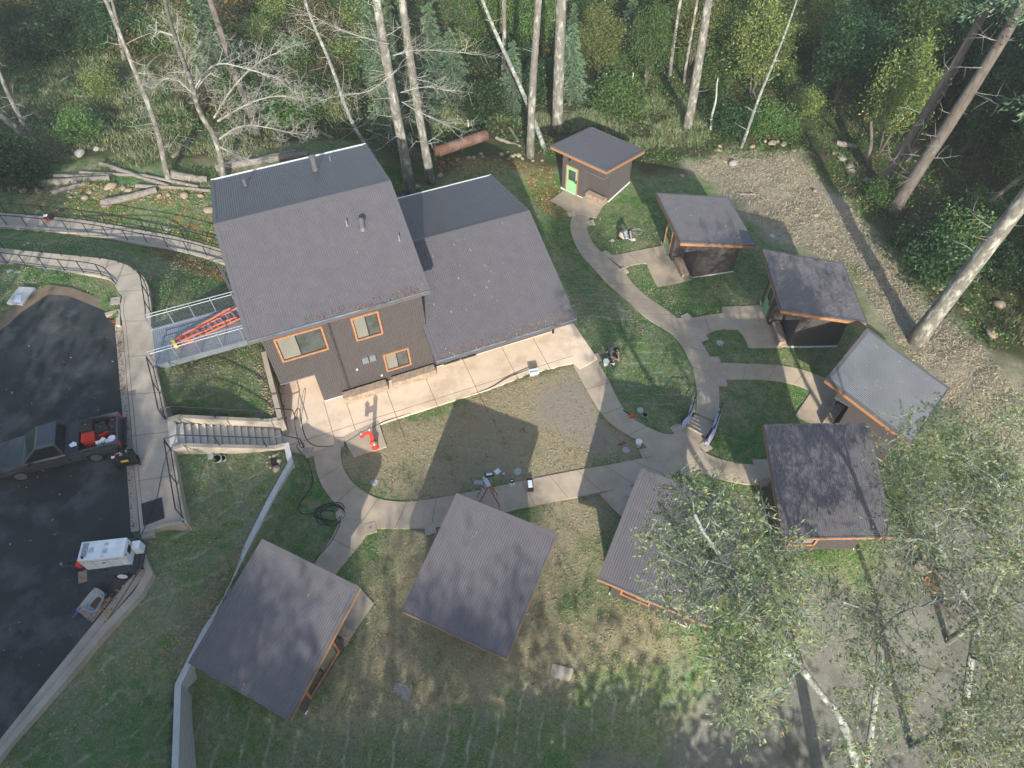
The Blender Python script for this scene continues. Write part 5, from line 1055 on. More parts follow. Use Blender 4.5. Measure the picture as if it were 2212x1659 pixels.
for i,(u,v,r) in enumerate(e([(690,1165,.4),(768,1175,.22),(803,1188,.22),(150,1190,.26),(60,1182,.2),(530,1238,.25),(1050,1215,.2),(1150,1222,.25),(1248,1222,.2),(1305,1310,.3),(440,1235,.18),(560,1200,.16),(990,1222,.16),(500,960,.4),(600,930,.25),(1680,1000,.3)],0)): rock(u,v,r,'tan rock at the edge of the driftwood log pile north of the ramps','rock' if i<13 else 'rockgrey',100+i,group='rocks by the log pile')
for i,(u,v,r) in enumerate([(583,987,.14),(592,985,.16),(603,996,.26),(604,1003,.14),(598,1014,.28),(585,1010,.12),(577,999,.13),(576,1007,.12),(596,982,.1)]): rock(u,v,r*.6,'tan stone in the ring around the square drain grate','rock',130+i,group='stones around the drain grate')
def log(label,a,b,r,m_='log',r2=None,z=(None,None),bend=.0,n=9,name='fallen_log'):
    A_=gp(*a) if z[0] is None else at(*a,z[0]);B_=gp(*b) if z[1] is None else at(*b,z[1]);r2=r2 or r*.75;A_=A_+Z*r*.75;B_=B_+Z*r2*.75;o=MB();pts=[];rr=[];sd=(B_-A_).normalized().cross(Z)
    for k in range(n+1):
        f=k/n;pts.append(A_.lerp(B_,f)+sd*(math.sin(f*3.1)*bend+random.uniform(-.03,.03)));rr.append((r+(r2-r)*f)*random.uniform(.88,1.1))
    o.tube(pts,rr,12);ob=o.build(name,M[m_],smooth=False);return tag(ob,label,'log')
LG=[((0,387),(60,402),.14,'thin curved pale log at the left end of the log pile'),((30,409),(87,399),.2,'thick pale log at the left end of the log pile'),((88,402),(240,388),.24,'broad flat weathered log in the middle of the log pile'),((120,385),(240,382),.17,'grey log lying behind the broad flat log'),((174,375),(312,380),.12,'long straight thin log at the back of the pile'),((219,356),(365,404),.15,'long log slanting across the pile toward the house'),((312,382),(430,406),.14,'slanting log at the right of the pile'),((372,383),(450,393),.3,'thick stump like log next to the house corner'),((222,446),(340,414),.26,'thick brown log on the grass in front of the pile'),((295,404),(456,414),.13,'long low log reaching the house corner'),((115,421),(194,397),.15,'pale rough log at the lower left of the pile'),((80,398),(90,418),.2,'short chunky log end in the pile'),((88,209),(156,163),.1,'thin dead log lying across the left hillside'),((118,202),(205,212),.13,'pale dead log in tall grass on the left hillside'),((73,73),(139,3),.42,'large grey fallen trunk in the upper left corner'),((375,342),(413,303),.12,'short leaning dead log above the pile'),((468,369),(665,336),.24,'long dark log behind the main house roof'),((560,350),(640,330),.2,'second dark log behind the main house roof'),((1071,300),(1126,319),.13,'thin log on the ground left of the tall trunks'),((1100,278),(1119,309),.12,'short dark log beside the leaning birch'),((1598,421),(1631,421),.09,'short bleached log on the rocky slope'),((1805,313),(1850,321),.22,'grey log behind the rocky slope in the dark forest'),((1730,200),(1815,170),.1,'thin dead trunk in the dark forest'),((1580,262),(1620,240),.1,'thin log under the leaning pale trunk'),((690,285),(720,300),.12,'short log behind the house in grass')]
for a,b,r,lab in LG: log(lab,a,b,r,bend=random.uniform(-.12,.12),m_='log' if r<.4 else 'bark')
log('long charred log with an orange broken end on the gravel road',(1972,1218),(2090,1358),.36,m_='barkdark',r2=.3)
o=MB();p=gp(1994,1262,.45)
for k in range(7): o.bar(p+Vector((random.uniform(-.2,.2),random.uniform(-.2,.2),0)),p+Vector((random.uniform(-.7,.5),random.uniform(-.6,.6),random.uniform(.0,.3))),.08,.08)
tag(o.build('wood_splinters',M['wood']),'orange splinters of broken wood on the charred log','splinters')
ORD=['first','second','third','fourth','fifth','sixth','seventh','eighth','ninth','tenth','eleventh','twelfth','thirteenth','fourteenth','fifteenth','sixteenth','seventeenth','eighteenth','nineteenth','twentieth','twenty first']
def ordinals(group,fmt):
    g=sorted([o for o in col.objects if o.get('group')==group],key=lambda o:o.location.x/max(1,o.location.y+8))
    for i,o in enumerate(g): o['label']=fmt%ORD[i] if i<len(ORD) else fmt%'last'
ordinals('row of tan rocks below the culvert','%s rock from the left in the row below the rusty culvert pipe')
ordinals('boulders around the rocky slope','pale boulder on the rocky slope, %s from the left')
ordinals('rocks by the log pile','tan rock beside the weathered log pile, %s from the left')
ordinals('stones around the drain grate','tan stone ringing the square drain grate, %s from the left')
# ------------------------------------------------------------ plants
def leafquads(C,ln,wd,rng,flat=.0,dirs=None):
    n=len(C);d=rng.normal(size=(n,3)) if dirs is None else dirs+rng.normal(size=(n,3))*.35
    d[:,2]*=(1-flat);d/=np.linalg.norm(d,axis=1)[:,None]+1e-9
    t=rng.normal(size=(n,3));s=np.cross(d,t);s/=np.linalg.norm(s,axis=1)[:,None]+1e-9
    L_=(ln*rng.uniform(.7,1.3,n))[:,None];W_=(wd*rng.uniform(.7,1.3,n))[:,None]
    V=np.stack([C-d*L_/2,C+s*W_/2-d*L_*.05,C+d*L_/2,C-s*W_/2-d*L_*.05],1).reshape(-1,3)
    return V,np.arange(n*4).reshape(-1,4)
def clumps(rng,n,rad,inner=.35):
    d=rng.normal(size=(n,3));d/=np.linalg.norm(d,axis=1)[:,None];r=(inner+(1-inner)*rng.random(n)**.6)[:,None];return d*r*np.array(rad)
def crown(rng,K,m,rad,rc,center,flatc=.7):
    c=clumps(rng,K,rad)+np.array(center);f=rng.uniform(.6,1.5,K)
    P=np.repeat(c,m,0)+rng.normal(size=(K*m,3))*np.repeat(f,m)[:,None]*rc*np.array([1,1,flatc]);return P[P[:,2]>.05],c
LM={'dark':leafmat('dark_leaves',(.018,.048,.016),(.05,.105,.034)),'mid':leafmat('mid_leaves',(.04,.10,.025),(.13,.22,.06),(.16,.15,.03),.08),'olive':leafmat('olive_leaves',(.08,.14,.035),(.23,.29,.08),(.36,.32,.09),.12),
'oak':leafmat('oak_leaves',(.09,.145,.06),(.38,.44,.22),(.50,.28,.12),.035,trans=.45),'fir':leafmat('fir_needles',(.045,.095,.055),(.15,.22,.12),trans=.15),'autumn':leafmat('autumn_leaves',(.05,.07,.022),(.12,.12,.04),(.30,.14,.04),.14),
'grass':leafmat('dry_grass',(.08,.13,.045),(.24,.26,.14),(.38,.35,.22),.25,trans=.3)}
LM['blade']=leafmat('lawn_blades',(.035,.125,.025),(.13,.30,.075),(.25,.33,.14),.15,trans=.25);LM['straw']=leafmat('straw_blades',(.19,.15,.085),(.50,.43,.29),(.58,.54,.40),.2,trans=.2)
def stems(rng,n,rad,h,r=.03):
    o=MB()
    for _ in range(n):
        a=rng.uniform(0,6.28);q=rng.uniform(.3,.9);e=Vector((math.cos(a)*rad*q,math.sin(a)*rad*q,h*rng.uniform(.5,.85)));o.tube([(0,0,-.2),e*.4+Vector((0,0,h*.15)),e],[r,r*.7,r*.3],5)
    return o
def mesh_only(mb,name,m_):
    o=mb.build(name,m_);me=o.data;bpy.data.objects.remove(o);return me
PL={}
def plant_kind(k,seed,K,m,rad,rc,cz,leaf,ln,wd,h,ns=5,sr=.03,bark='barkdark'):
    rng=np.random.default_rng(seed);P,c=crown(rng,K,m,rad,rc,(0,0,cz));V,Q=leafquads(P,ln,wd,rng);PL[k]=(npmesh('foliage',V,Q,LM[leaf]),mesh_only(stems(rng,ns,rad[0],h,sr),'stem',M[bark]))
plant_kind('shrub_dark',1,46,90,(1.5,1.5,1.1),.34,1.25,'dark',.17,.09,2.2)
plant_kind('shrub_mid',2,42,85,(1.4,1.4,1.0),.36,1.1,'mid',.17,.09,2.0)
plant_kind('shrub_olive',3,40,80,(1.4,1.3,1.3),.36,1.4,'olive',.16,.08,2.6)
plant_kind('shrub_autumn',4,36,70,(1.5,1.4,.8),.38,.9,'autumn',.17,.11,1.6)
plant_kind('tree_olive',5,85,105,(2.3,2.2,3.4),.5,5.0,'olive',.20,.10,7.0,7,.07)
plant_kind('tree_mid',6,90,105,(2.4,2.3,3.2),.5,4.8,'mid',.21,.11,7.0,7,.08)
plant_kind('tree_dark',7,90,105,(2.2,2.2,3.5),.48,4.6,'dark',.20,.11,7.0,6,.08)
plant_kind('tree_sparse',9,46,60,(2.6,2.5,3.3),.55,4.8,'mid',.24,.13,7.0,7,.08)
def fir_mesh(seed,h,r0,n,m):
    rng=np.random.default_rng(seed);P=[];D=[];o=MB();o.tube([(0,0,-.3),(0,0,h)],[.05+h*.010,.02],7)
    for i in range(n):
        f=(i+rng.random())/n;z=h*(.12+.86*f);a=i*2.4+rng.uniform(-.3,.3);L_=r0*(1-f*.88)*rng.uniform(.75,1.15);d=np.array([math.cos(a),math.sin(a),0])
        s=rng.random(m)**.7;side=rng.normal(size=m)*.22*L_*(1-s*.6);q=d*(s*L_)[:,None]+np.array([-d[1],d[0],0])*side[:,None];zz=z+.12*L_*s-.35*L_*s**2+rng.normal(size=m)*.05
        q=q+np.stack([np.zeros(m),np.zeros(m),zz],1);P.append(q);D.append(np.tile(d,(m,1))+np.array([-d[1],d[0],0])*np.sign(side)[:,None]*.7)
        o.tube([(0,0,z),tuple(d*L_*.5+np.array([0,0,z])),tuple(d*L_*.95+np.array([0,0,z-.2*L_]))],[.03,.02,.008],4)
    V,Q=leafquads(np.concatenate(P),.24,.06,rng,dirs=np.concatenate(D));return npmesh('foliage',V,Q,LM['fir']),mesh_only(o,'trunk',M['barkdark'])
PL['fir']=fir_mesh(11,7.5,2.3,60,110)
_used={}
def plant(kind,u,v,s,label,group=None,cat='shrub',name='shrub',sz=None,loc=None,rot=None):
    p=loc if loc is not None else gp(u,v);t=thing(name,label,cat,p,group);sz=sz or s
    for me,nm in zip(PL[kind],('foliage','trunk' if name.endswith('tree') or 'fir' in kind else 'stem')):
        o=bpy.data.objects.new(nm,me);col.objects.link(o);o.parent=t
    t.scale=(s,s,sz);t.rotation_euler=(0,0,rot if rot is not None else random.uniform(0,6.28));return t
# shrubs one can point to
plant('shrub_dark',1038,262,1.15,'large round dark green shrub behind the rusty culvert pipe',sz=1.25);plant('shrub_dark',1172,215,1.05,'dark green shrub between the pale trunk and the thick trunk',sz=1.4)
plant('shrub_mid',1330,250,1.25,'big yellow green shrub behind the farthest cabin',sz=1.5);plant('tree_olive',1290,170,.75,'tall yellow green tree above the farthest cabin',cat='tree',name='leafy_tree');plant('tree_mid',1395,185,.62,'narrow upright green tree right of the yellow green tree',cat='tree',name='leafy_tree',sz=.85)
plant('shrub_dark',1585,290,.95,'dark shrub at the foot of the leaning pale trunk');plant('shrub_dark',1545,265,.9,'dark bushy shrub left of the leaning pale trunk');plant('shrub_mid',1655,285,1.0,'mid green shrub right of the leaning pale trunk');plant('shrub_mid',1700,290,.7,'low green shrub at the top edge of the rocky slope')
plant('tree_olive',1640,175,.8,'pale green drooping tree over the leaning pale trunk',cat='tree',name='leafy_tree');plant('tree_mid',1560,150,.7,'mid green tree behind the dark shrubs',cat='tree',name='leafy_tree');plant('shrub_olive',1735,250,.8,'small olive shrub at the dark forest edge')
plant('tree_olive',1900,330,.85,'yellow green tree standing at the dark forest edge, right',cat='tree',name='leafy_tree',sz=1.05);plant('shrub_mid',1905,440,.8,'bright green shrub left of the curved dark trunk')
plant('shrub_dark',2010,600,1.25,'wide dark shrub left of the huge leaning trunk',sz=1.3);plant('shrub_mid',2060,555,1.1,'tall mid green shrub beside the huge leaning trunk',sz=1.5);plant('shrub_dark',1960,545,.9,'small dark shrub at the base of the curved trunk')
plant('shrub_dark',90,130,1.3,'dark shrub on the left hillside below the corner trunk',sz=1.2);plant('shrub_dark',25,385,1.35,'dark shrub at the left edge above the log pile',sz=1.2);plant('shrub_dark',75,400,.8,'small dark shrub joined to the larger one at the left edge')
plant('fir',490,185,1.0,'young drooping fir above the bare tree left of centre',cat='tree',name='fir_tree');plant('fir',880,250,1.25,'fir with blue green boughs beside the tall trunks behind the house',cat='tree',name='fir_tree');plant('fir',945,215,1.0,'smaller fir right of the boughs behind the house',cat='tree',name='fir_tree');plant('fir',820,200,.9,'fir with thin boughs left of the tall trunk pair',cat='tree',name='fir_tree')
for _u,_v,_s,_l in ((850,330,1.0,'lit fir bough tree directly left of the tall trunk pair'),(910,300,.9,'small lit fir between the tall trunks and the culvert'),(985,250,.9,'fir sapling left of the round dark shrub'),(1110,250,.8,'fir sapling right of the round dark shrub'),(1230,230,.9,'fir tree right of the thickest trunk')): plant('fir',_u,_v,_s,_l,cat='tree',name='fir_tree')
plant('shrub_mid',185,300,.9,'green shrub in the middle of the left hillside');plant('shrub_olive',230,210,.8,'olive shrub below the forked grey trunk');plant('shrub_autumn',290,110,1.0,'orange brown shrub beside the forked grey trunk');plant('shrub_olive',755,295,.75,'yellow leaved shrub at the thin birch behind the house',sz=1.2)
# forest shrubs and trees that read alike
def spots(n,poly,seed,mind):
    rd=random.Random(seed);P=np.array(poly);out=[];k=0
    while len(out)<n and k<6000:
        k+=1;u=rd.uniform(P[:,0].min(),P[:,0].max());v=rd.uniform(P[:,1].min(),P[:,1].max())
        if inpoly([u],[v],P)[0] and all(abs(u-a)/1.6+abs(v-b)>mind for a,b in out): out.append((u,v))
    return out,rd
A_,rd=spots(34,[(560,0),(1210,0),(1200,150),(1120,160),(1000,150),(900,230),(780,270),(640,280),(600,220),(420,240),(330,150),(330,0)],21,34)
for u,v in A_: plant(rd.choice(['shrub_autumn','shrub_autumn','shrub_mid','shrub_olive','shrub_dark']),u,v,rd.uniform(.9,1.5),'low thicket shrub with green and rusty leaves on the hillside behind the house','thicket shrubs behind the house',sz=rd.uniform(.6,1.1))
A_,rd=spots(14,[(0,0),(330,0),(330,90),(250,120),(120,60),(0,80)],22,40)
for u,v in A_: plant(rd.choice(['shrub_autumn','shrub_dark','shrub_dark']),u,v,rd.uniform(.8,1.2),'shrub in the shaded upper left corner of the forest','shrubs in the upper left corner',sz=rd.uniform(.6,.9))
A_,rd=spots(34,[(1420,-20),(1760,0),(1760,180),(1560,220),(1440,130)],23,30)
for u,v in A_: plant(rd.choice(['shrub_mid','tree_olive','tree_olive','tree_mid','shrub_dark']),u,v,rd.uniform(.6,.95),'sunlit green growth among the thin trunks north of the rocky slope','green growth north of the rocky slope',cat='undergrowth')
A_,rd=spots(46,[(1760,-30),(2230,-40),(2230,480),(2130,420),(2050,300),(1960,300),(1900,240),(1760,210)],24,36)
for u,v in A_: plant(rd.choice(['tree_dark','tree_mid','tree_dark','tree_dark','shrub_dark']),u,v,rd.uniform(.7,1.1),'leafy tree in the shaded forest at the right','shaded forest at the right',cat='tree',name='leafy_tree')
A_,rd=spots(16,[(1000,-20),(1420,-20),(1420,150),(1230,130),(1120,130),(1010,130)],26,34)
for u,v in A_: plant(rd.choice(['tree_olive','tree_mid','shrub_mid','fir']),u,v,rd.uniform(.6,.95),'sunlit green tree or sapling among the tall trunks at top centre','green trees at top centre',cat='tree',name='leafy_tree')
A_,rd=spots(9,[(2080,480),(2230,420),(2260,740),(2190,740),(2120,640)],25,36)
for u,v in A_: plant(rd.choice(['shrub_dark','shrub_mid']),u,v,rd.uniform(.7,1.1),'dark shrub right of the huge leaning trunk','dark shrubs right of the huge trunk')
# ------------------------------------------------------------ undergrowth and tall grass
def scatter(n,polypx,z,seed):
    rng=np.random.default_rng(seed);P=pxpoly(polypx,z);out=[];tot=0
    while tot<n:
        q=rng.uniform(P.min(0),P.max(0),(n*2,2));q=q[inpoly(q[:,0],q[:,1],P)];out.append(q);tot+=len(q)
    return np.concatenate(out)[:n],rng
def surf(x,y):     # height of the built ground sheet
    ix=np.clip(np.searchsorted(GX,x)-1,0,nx-2);iy=np.clip(np.searchsorted(GY,y)-1,0,ny-2);fx=(x-GX[ix])/(GX[ix+1]-GX[ix]);fy=(y-GY[iy])/(GY[iy+1]-GY[iy]);Zg=ZZ.reshape(ny,nx)
    return (Zg[iy,ix]*(1-fx)+Zg[iy,ix+1]*fx)*(1-fy)+(Zg[iy+1,ix]*(1-fx)+Zg[iy+1,ix+1]*fx)*fy
def stuff_leaves(name,label,n,poly,z,seed,mat_,ln,wd,hmax,s=.55,thr=-.4,vertical=False,parts=None):
    q,rng=scatter(n,poly,z,seed);f=fbm(q[:,0],q[:,1],s,seed);k=f>thr;q=q[k];f=f[k];x,y=q[:,0],q[:,1];base=surf(x,y)
    if vertical:
        d=rng.normal(size=(len(x),3))*.35;d[:,2]=1;h=hmax*np.clip(.4+.5*f,.25,1.2)*rng.uniform(.6,1.2,len(x));C=np.stack([x,y,base+h*.45],1);d/=np.linalg.norm(d,axis=1)[:,None]
        sd=np.cross(d,rng.normal(size=d.shape));sd/=np.linalg.norm(sd,axis=1)[:,None];V=np.stack([C-d*(h/2)[:,None]-sd*wd/2,C-d*(h/2)[:,None]+sd*wd/2,C+d*(h/2)[:,None]+rng.normal(size=d.shape)*.08,C+d*(h/2)[:,None]],1).reshape(-1,3);V=np.stack([C-d*(h/2)[:,None],C+sd*wd/2,C+d*(h/2)[:,None]+rng.normal(size=d.shape)*.1,C-sd*wd/2],1).reshape(-1,3);Q=np.arange(len(C)*4).reshape(-1,4)
    else:
        C=np.stack([x,y,base+np.clip(f+.5,0.05,1.6)*hmax*rng.random(len(x))**.5*.8+.03],1);V,Q=leafquads(C,ln,wd,rng,.3)
    me=npmesh(name,V,Q,mat_);o=bpy.data.objects.new(name,me);col.objects.link(o);return tag(o,label,None,None,'stuff')
FP=[(-60,-60),(2300,-60),(2300,760),(2120,735),(2000,640),(1900,520),(1830,410),(1740,318),(1560,318),(1410,340),(1300,300),(1180,330),(1140,335),(1060,300),(960,345),(900,400),(800,340),(640,345),(450,385),(120,380),(-60,395)]
stuff_leaves('undergrowth','low green undergrowth covering the forest floor',80000,FP,-2,31,LM['mid'],.19,.10,.9,.6,-.9)
stuff_leaves('undergrowth','rusty brambles and fallen foliage on the hillside behind the house',17000,[(330,-40),(1210,-40),(1230,160),(1000,230),(860,330),(620,330),(380,230),(300,120)],-2,32,LM['autumn'],.18,.10,.9,.7,-.7)
stuff_leaves('tall_grass','pale tall grass in tufts on the left hillside',26000,[(150,140),(300,130),(420,260),(620,250),(640,340),(400,385),(100,380),(0,330),(0,240)],0,33,LM['grass'],.2,.035,.75,1.1,-.2,True)
stuff_leaves('tall_grass','pale green tall grass behind the farthest cabins',26000,[(900,240),(1140,270),(1200,300),(1290,265),(1380,310),(1540,300),(1520,190),(1440,180),(1300,230),(1180,240),(1000,300),(900,330)],-2.6,34,LM['grass'],.2,.035,.9,1.1,-.4,True)
stuff_leaves('tall_grass','pale grass and weeds around the top of the rocky slope',9000,[(1560,285),(1760,290),(1880,430),(1990,560),(2120,720),(2212,745),(2230,690),(2080,560),(1960,440),(1850,300),(1700,260)],-2.9,35,LM['grass'],.2,.03,.6,1.3,0.1,True)
stuff_leaves('tall_grass','weeds growing at the edge of the log pile',7000,[(0,350),(450,350),(900,330),(920,400),(450,405),(0,415)],.6,36,LM['mid'],.2,.04,.5,1.3,0.0,True)
M['leaflitter']=leafmat('leaf_litter',(.16,.07,.02),(.42,.17,.05),(.5,.32,.08),.3,trans=.1)
def litter(label,n,poly,z,seed,size=.11,dz=.03,thr=-9,s=.9):
    q,rng=scatter(n,poly,z,seed);k=fbm(q[:,0],q[:,1],s,seed)>thr;q=q[k];C=np.stack([q[:,0],q[:,1],np.maximum(surf(q[:,0],q[:,1]),G(q[:,0],q[:,1])+.0)+dz],1);V,Q=leafquads(C,size,size*.7,rng,.8);o=bpy.data.objects.new('fallen_leaves',npmesh('fallen_leaves',V,Q,M['leaflitter']));col.objects.link(o);tag(o,label,None,None,'stuff')
litter('orange fallen leaves on the grass between log pile and upper ramp',2300,[(0,400),(470,395),(480,540),(330,500),(0,450)],.7,41,.12,thr=-.3)
litter('fallen leaves along the wall of the upper ramp',500,[(330,520),(478,575),(478,600),(400,585),(300,545)],1.0,42,.12)
litter('fallen leaves on the lawn behind the lower wing',1500,[(940,360),(1190,345),(1230,430),(1220,470),(1160,450),(1130,370),(960,420)],-2,43,.12)
litter('scattered leaves on the centre lawn',420,[(740,1000),(1060,841),(1234,786),(1390,950),(1250,1010),(830,1080)],0,44,.08,.04)
litter('scattered leaves along the curved path',500,[(1200,420),(1240,520),(1330,640),(1440,740),(1490,860),(1440,930),(1270,740),(1180,480)],-1,45,.08,.04)
litter('scattered leaves on the banks beside the long staircase',420,[(340,600),(600,740),(600,900),(360,900)],1.4,46,.09,.05);litter('scattered leaves on the bank right of the asphalt',450,[(400,1000),(620,1010),(400,1480),(100,1640),(320,1240)],1.4,47,.09,.05)
def flat_litter(label,n,px,z,seed,size=.1,name='fallen_leaves',mt='leaflitter'):
    rng=np.random.default_rng(seed);P=np.array(px,float);q=rng.uniform(P.min(0),P.max(0),(n*4,2));q=q[inpoly(q[:,0],q[:,1],P)][:n];C=np.array([tuple(at(a,b,z)) for a,b in q]);V,Q=leafquads(C,size,size*.6,rng,.9);o=bpy.data.objects.new(name,npmesh(name,V,Q,M[mt]));col.objects.link(o);tag(o,label,None,None,'stuff')
flat_litter('a few fallen leaves scattered over the asphalt lot',70,[(0,720),(240,700),(270,1080),(200,1330),(0,1560)],2.625,51,.11);flat_litter('brown leaves heaped in the kerb gutter',220,[(249,705),(262,705),(290,1080),(294,1140),(284,1140)],2.64,52,.1)
flat_litter('leaves caught in the storm drain corner',120,[(236,668),(256,664),(258,700),(238,696)],2.66,53,.12);flat_litter('leaves and puddled debris beside the wheelbarrow',60,[(215,1290),(270,1262),(225,1350)],2.64,54,.1)
# needles on roofs
def roofbits(label,n,P,U,V,seed,b0=0,b1=1,ln=.16,power=1.0,x0=0,x1=1):
    rng=np.random.default_rng(seed);a=x0+(x1-x0)*rng.random(n);b=b0+(b1-b0)*rng.random(n)**power;P,U,V=[np.array(x) for x in (P,U,V)];N_=np.cross(U,V);N_/=np.linalg.norm(N_);N_*=np.sign(N_[2])
    C=P+a[:,None]*U+b[:,None]*V+N_*.034;d=np.tile(V/np.linalg.norm(V),(n,1));VV,Q=leafquads(C,ln,.035,rng,0,dirs=d*4);o=bpy.data.objects.new('roof_needles',npmesh('roof_needles',VV,Q,M['leaflitter']));col.objects.link(o);tag(o,label,None,None,'stuff')
roofbits('orange needles collected above the gutter of the lower wing',230,W(5.7,-1.93,2.9),HD*7.1,HN*1.912+Z*(FL(-.02)-2.884),61,.0,.30,.11,1.9)
roofbits('orange needles collected above the gutter of the main roof',170,W(-2.0,-.4,6.09),HD*8.0,HN*5.518+Z*2.111,62,0,.06,.11,1.5,.3,1.0)
roofbits('sparse needles on the lower wing roof',70,W(5.9,0,3.5),HD*6.8,HN*4.3+Z*1.35,63);roofbits('sparse needles on the main roof',25,W(-2,-.3,6.1),HD*8,HN*5.3+Z*2.05,64)
for k,n,sd in (('C1',60,65),('C2',45,66),('C3',90,67),('C4',60,68),('C5',45,69),('C7',22,70),('C8',18,71)):
    x,y,z,h,L_,Wd,p,s,g=CAB[k];h=R(h);a_=Vector((math.cos(h),math.sin(h),0));b_=Vector((-math.sin(h),math.cos(h),0))*s;roofbits('needles on the cabin roof '+{'C1':'farthest away','C2':'second along the path','C3':'beside the rocky slope','C4':'with pale ribs','C5':'set square at right','C7':'at bottom centre','C8':'at bottom left'}[k],n,Vector((x,y,z)),b_*Wd,(a_*math.cos(R(p))-Z*math.sin(R(p)))*L_,sd,.02,.98,.13)

# loose stones on the rocky slope
def stones(label,n,poly,z,seed,a,b,mt):
    q,rng=scatter(n,poly,z,seed);V=[];Q=[];r=rng.uniform(a,b,n)**1.0;zz=surf(q[:,0],q[:,1]);base=np.array([[1,0,0],[.2,.9,.1],[-.9,.3,0],[-.4,-.8,.05],[.1,.1,.75],[.5,-.4,.55],[-.2,.4,.6],[-.4,-.3,.5]])
    F=[(0,1,6,5),(1,2,6,1),(2,3,7,6),(3,0,5,7),(5,6,7,5)]
    B=base[None]*(r[:,None,None]);J=rng.uniform(.75,1.25,(n,8,3));B=B*J;an=rng.uniform(0,6.3,n);c,s_=np.cos(an)[:,None],np.sin(an)[:,None];X=B[:,:,0]*c-B[:,:,1]*s_+q[:,0][:,None];Y=B[:,:,0]*s_+B[:,:,1]*c+q[:,1][:,None];Zz=B[:,:,2]+zz[:,None]
    V=np.stack([X,Y,Zz],2).reshape(-1,3);FF=np.array([(0,1,6,5),(2,3,7,6),(3,0,5,7),(1,2,6,4)]);Q=(FF[None]+np.arange(n)[:,None,None]*8).reshape(-1,4);o=bpy.data.objects.new('loose_stones',npmesh('loose_stones',V,Q,M[mt]));col.objects.link(o);tag(o,label,None,None,'stuff')
RS=[(1490,345),(1590,318),(1720,315),(1830,420),(1900,520),(2000,640),(2120,750),(2230,900),(2230,1000),(2060,930),(1930,760),(1860,640),(1760,560),(1620,470),(1540,410)]
stones('loose tan stones strewn over the rocky slope',1100,RS,-2.8,81,.03,.10,'rock');stones('loose grey chips strewn over the rocky slope',500,RS,-2.8,82,.03,.08,'rockgrey')
stuff_leaves('dry_straw','pale dry straw lying over the rocky slope',16000,RS,-2.8,87,LM['straw'],.22,.03,.06,.8,-.9)
stones('small stones along the foot of the retaining walls',240,[(560,780),(600,905),(585,900),(545,790)],1.0,83,.04,.1,'rock');stones('small stones on the bank beside the long retaining wall',160,[(560,1120),(590,1060),(380,1470),(350,1440)],.9,84,.04,.09,'rock');stones('small stones on the bare soil of the south lawn',260,[(700,1450),(1100,1480),(1450,1380),(1480,1410),(1100,1520),(720,1560)],-.5,85,.03,.07,'rock')
stones('stones strewn along the forest edge by the log pile',220,[(0,400),(430,395),(460,440),(200,430),(0,425)],.8,86,.05,.13,'rock')
M['woodchip']=M['leaflitter']

# short grass and straw over the lawns
for _k,(x,y,z,h,L_,Wd,p,s,g) in CAB.items():
    h=R(h);occupy([(x+a*math.cos(h)-s*b*math.sin(h),y+a*math.sin(h)+s*b*math.cos(h)) for a,b in ((.7,.5),(4.25,.5),(4.25,4.05),(.7,4.05))])
LAWN=[(-60,415),(460,400),(470,545),(600,600),(1000,420),(1150,345),(1230,380),(1400,350),(1520,345),(1640,470),(1760,560),(1870,650),(1960,800),(2050,1000),(1950,1180),(1850,1260),(1600,1420),(1380,1590),(1100,1680),(-200,1720),(-60,1600)]
def lawn(name,label,n,seed,m_,lo,hi,hgt,wd,inv=False):
    q,rng=scatter(n,LAWN,0,seed);x,y=q[:,0],q[:,1];k=~isocc(x,y);x,y=x[k],y[k];f=fbm(x,y,.9,91)*.5+fbm(x,y,3.1,92)*.35
    P1=pxpoly([(740,1000),(830,915),(1060,841),(1234,786),(1310,900),(1398,950),(1398,980),(1250,1010),(930,1078),(830,1080)],0);P2=pxpoly([(690,1560),(820,1300),(830,1140),(950,1145),(1280,1075),(1330,1100),(1250,1290),(1500,1370),(1470,1420),(1100,1510),(850,1560)],-.3);P3=pxpoly([(400,1000),(620,1010),(380,1480),(365,1700),(0,1680),(320,1240),(395,1130)],1.6)
    f=f+inpoly(x,y,P1)*.75+inpoly(x,y,P2)*.6+inpoly(x,y,P3)*.25+(x>3)*.05-inpoly(x,y,pxpoly([(410,1540),(850,1560),(1100,1515),(1470,1425),(1560,1440),(1380,1590),(1150,1700),(390,1900)],-1.2))*.35-inpoly(x,y,pxpoly([(300,560),(480,600),(600,900),(360,880),(330,600)],1.5))*.25-inpoly(x,y,pxpoly([(1150,380),(1230,420),(1440,720),(1495,860),(1440,925),(1280,750),(1180,480)],-1.2))*.25-inpoly(x,y,pxpoly([(1155,850),(1205,822),(1240,815),(1300,905),(1345,962),(1270,962),(1210,945),(1165,905)],0))*(3 if inv else -9)
    k=(f>lo) if inv else (f<hi);x,y=x[k],y[k];n=len(x);C=np.stack([x,y,surf(x,y)+hgt*.35],1);d=rng.normal(size=(n,3));d[:,2]=np.abs(d[:,2])*(.25 if inv else .9)+.1;d/=np.linalg.norm(d,axis=1)[:,None]
    sd=np.cross(d,rng.normal(size=d.shape));sd/=np.linalg.norm(sd,axis=1)[:,None];h=(hgt*rng.uniform(.6,1.4,n))[:,None];V=np.stack([C-d*h/2,C+sd*wd/2,C+d*h/2,C-sd*wd/2],1).reshape(-1,3);o=bpy.data.objects.new(name,npmesh(name,V,np.arange(n*4).reshape(-1,4),LM[m_]));col.objects.link(o);tag(o,label,None,None,'stuff')
lawn('grass','short green grass growing over the lawns and banks',150000,93,'blade',0,.25,.11,.03);lawn('straw','dry straw and thatch lying over the lawns',110000,94,'straw',-.1,0,.12,.022,True)

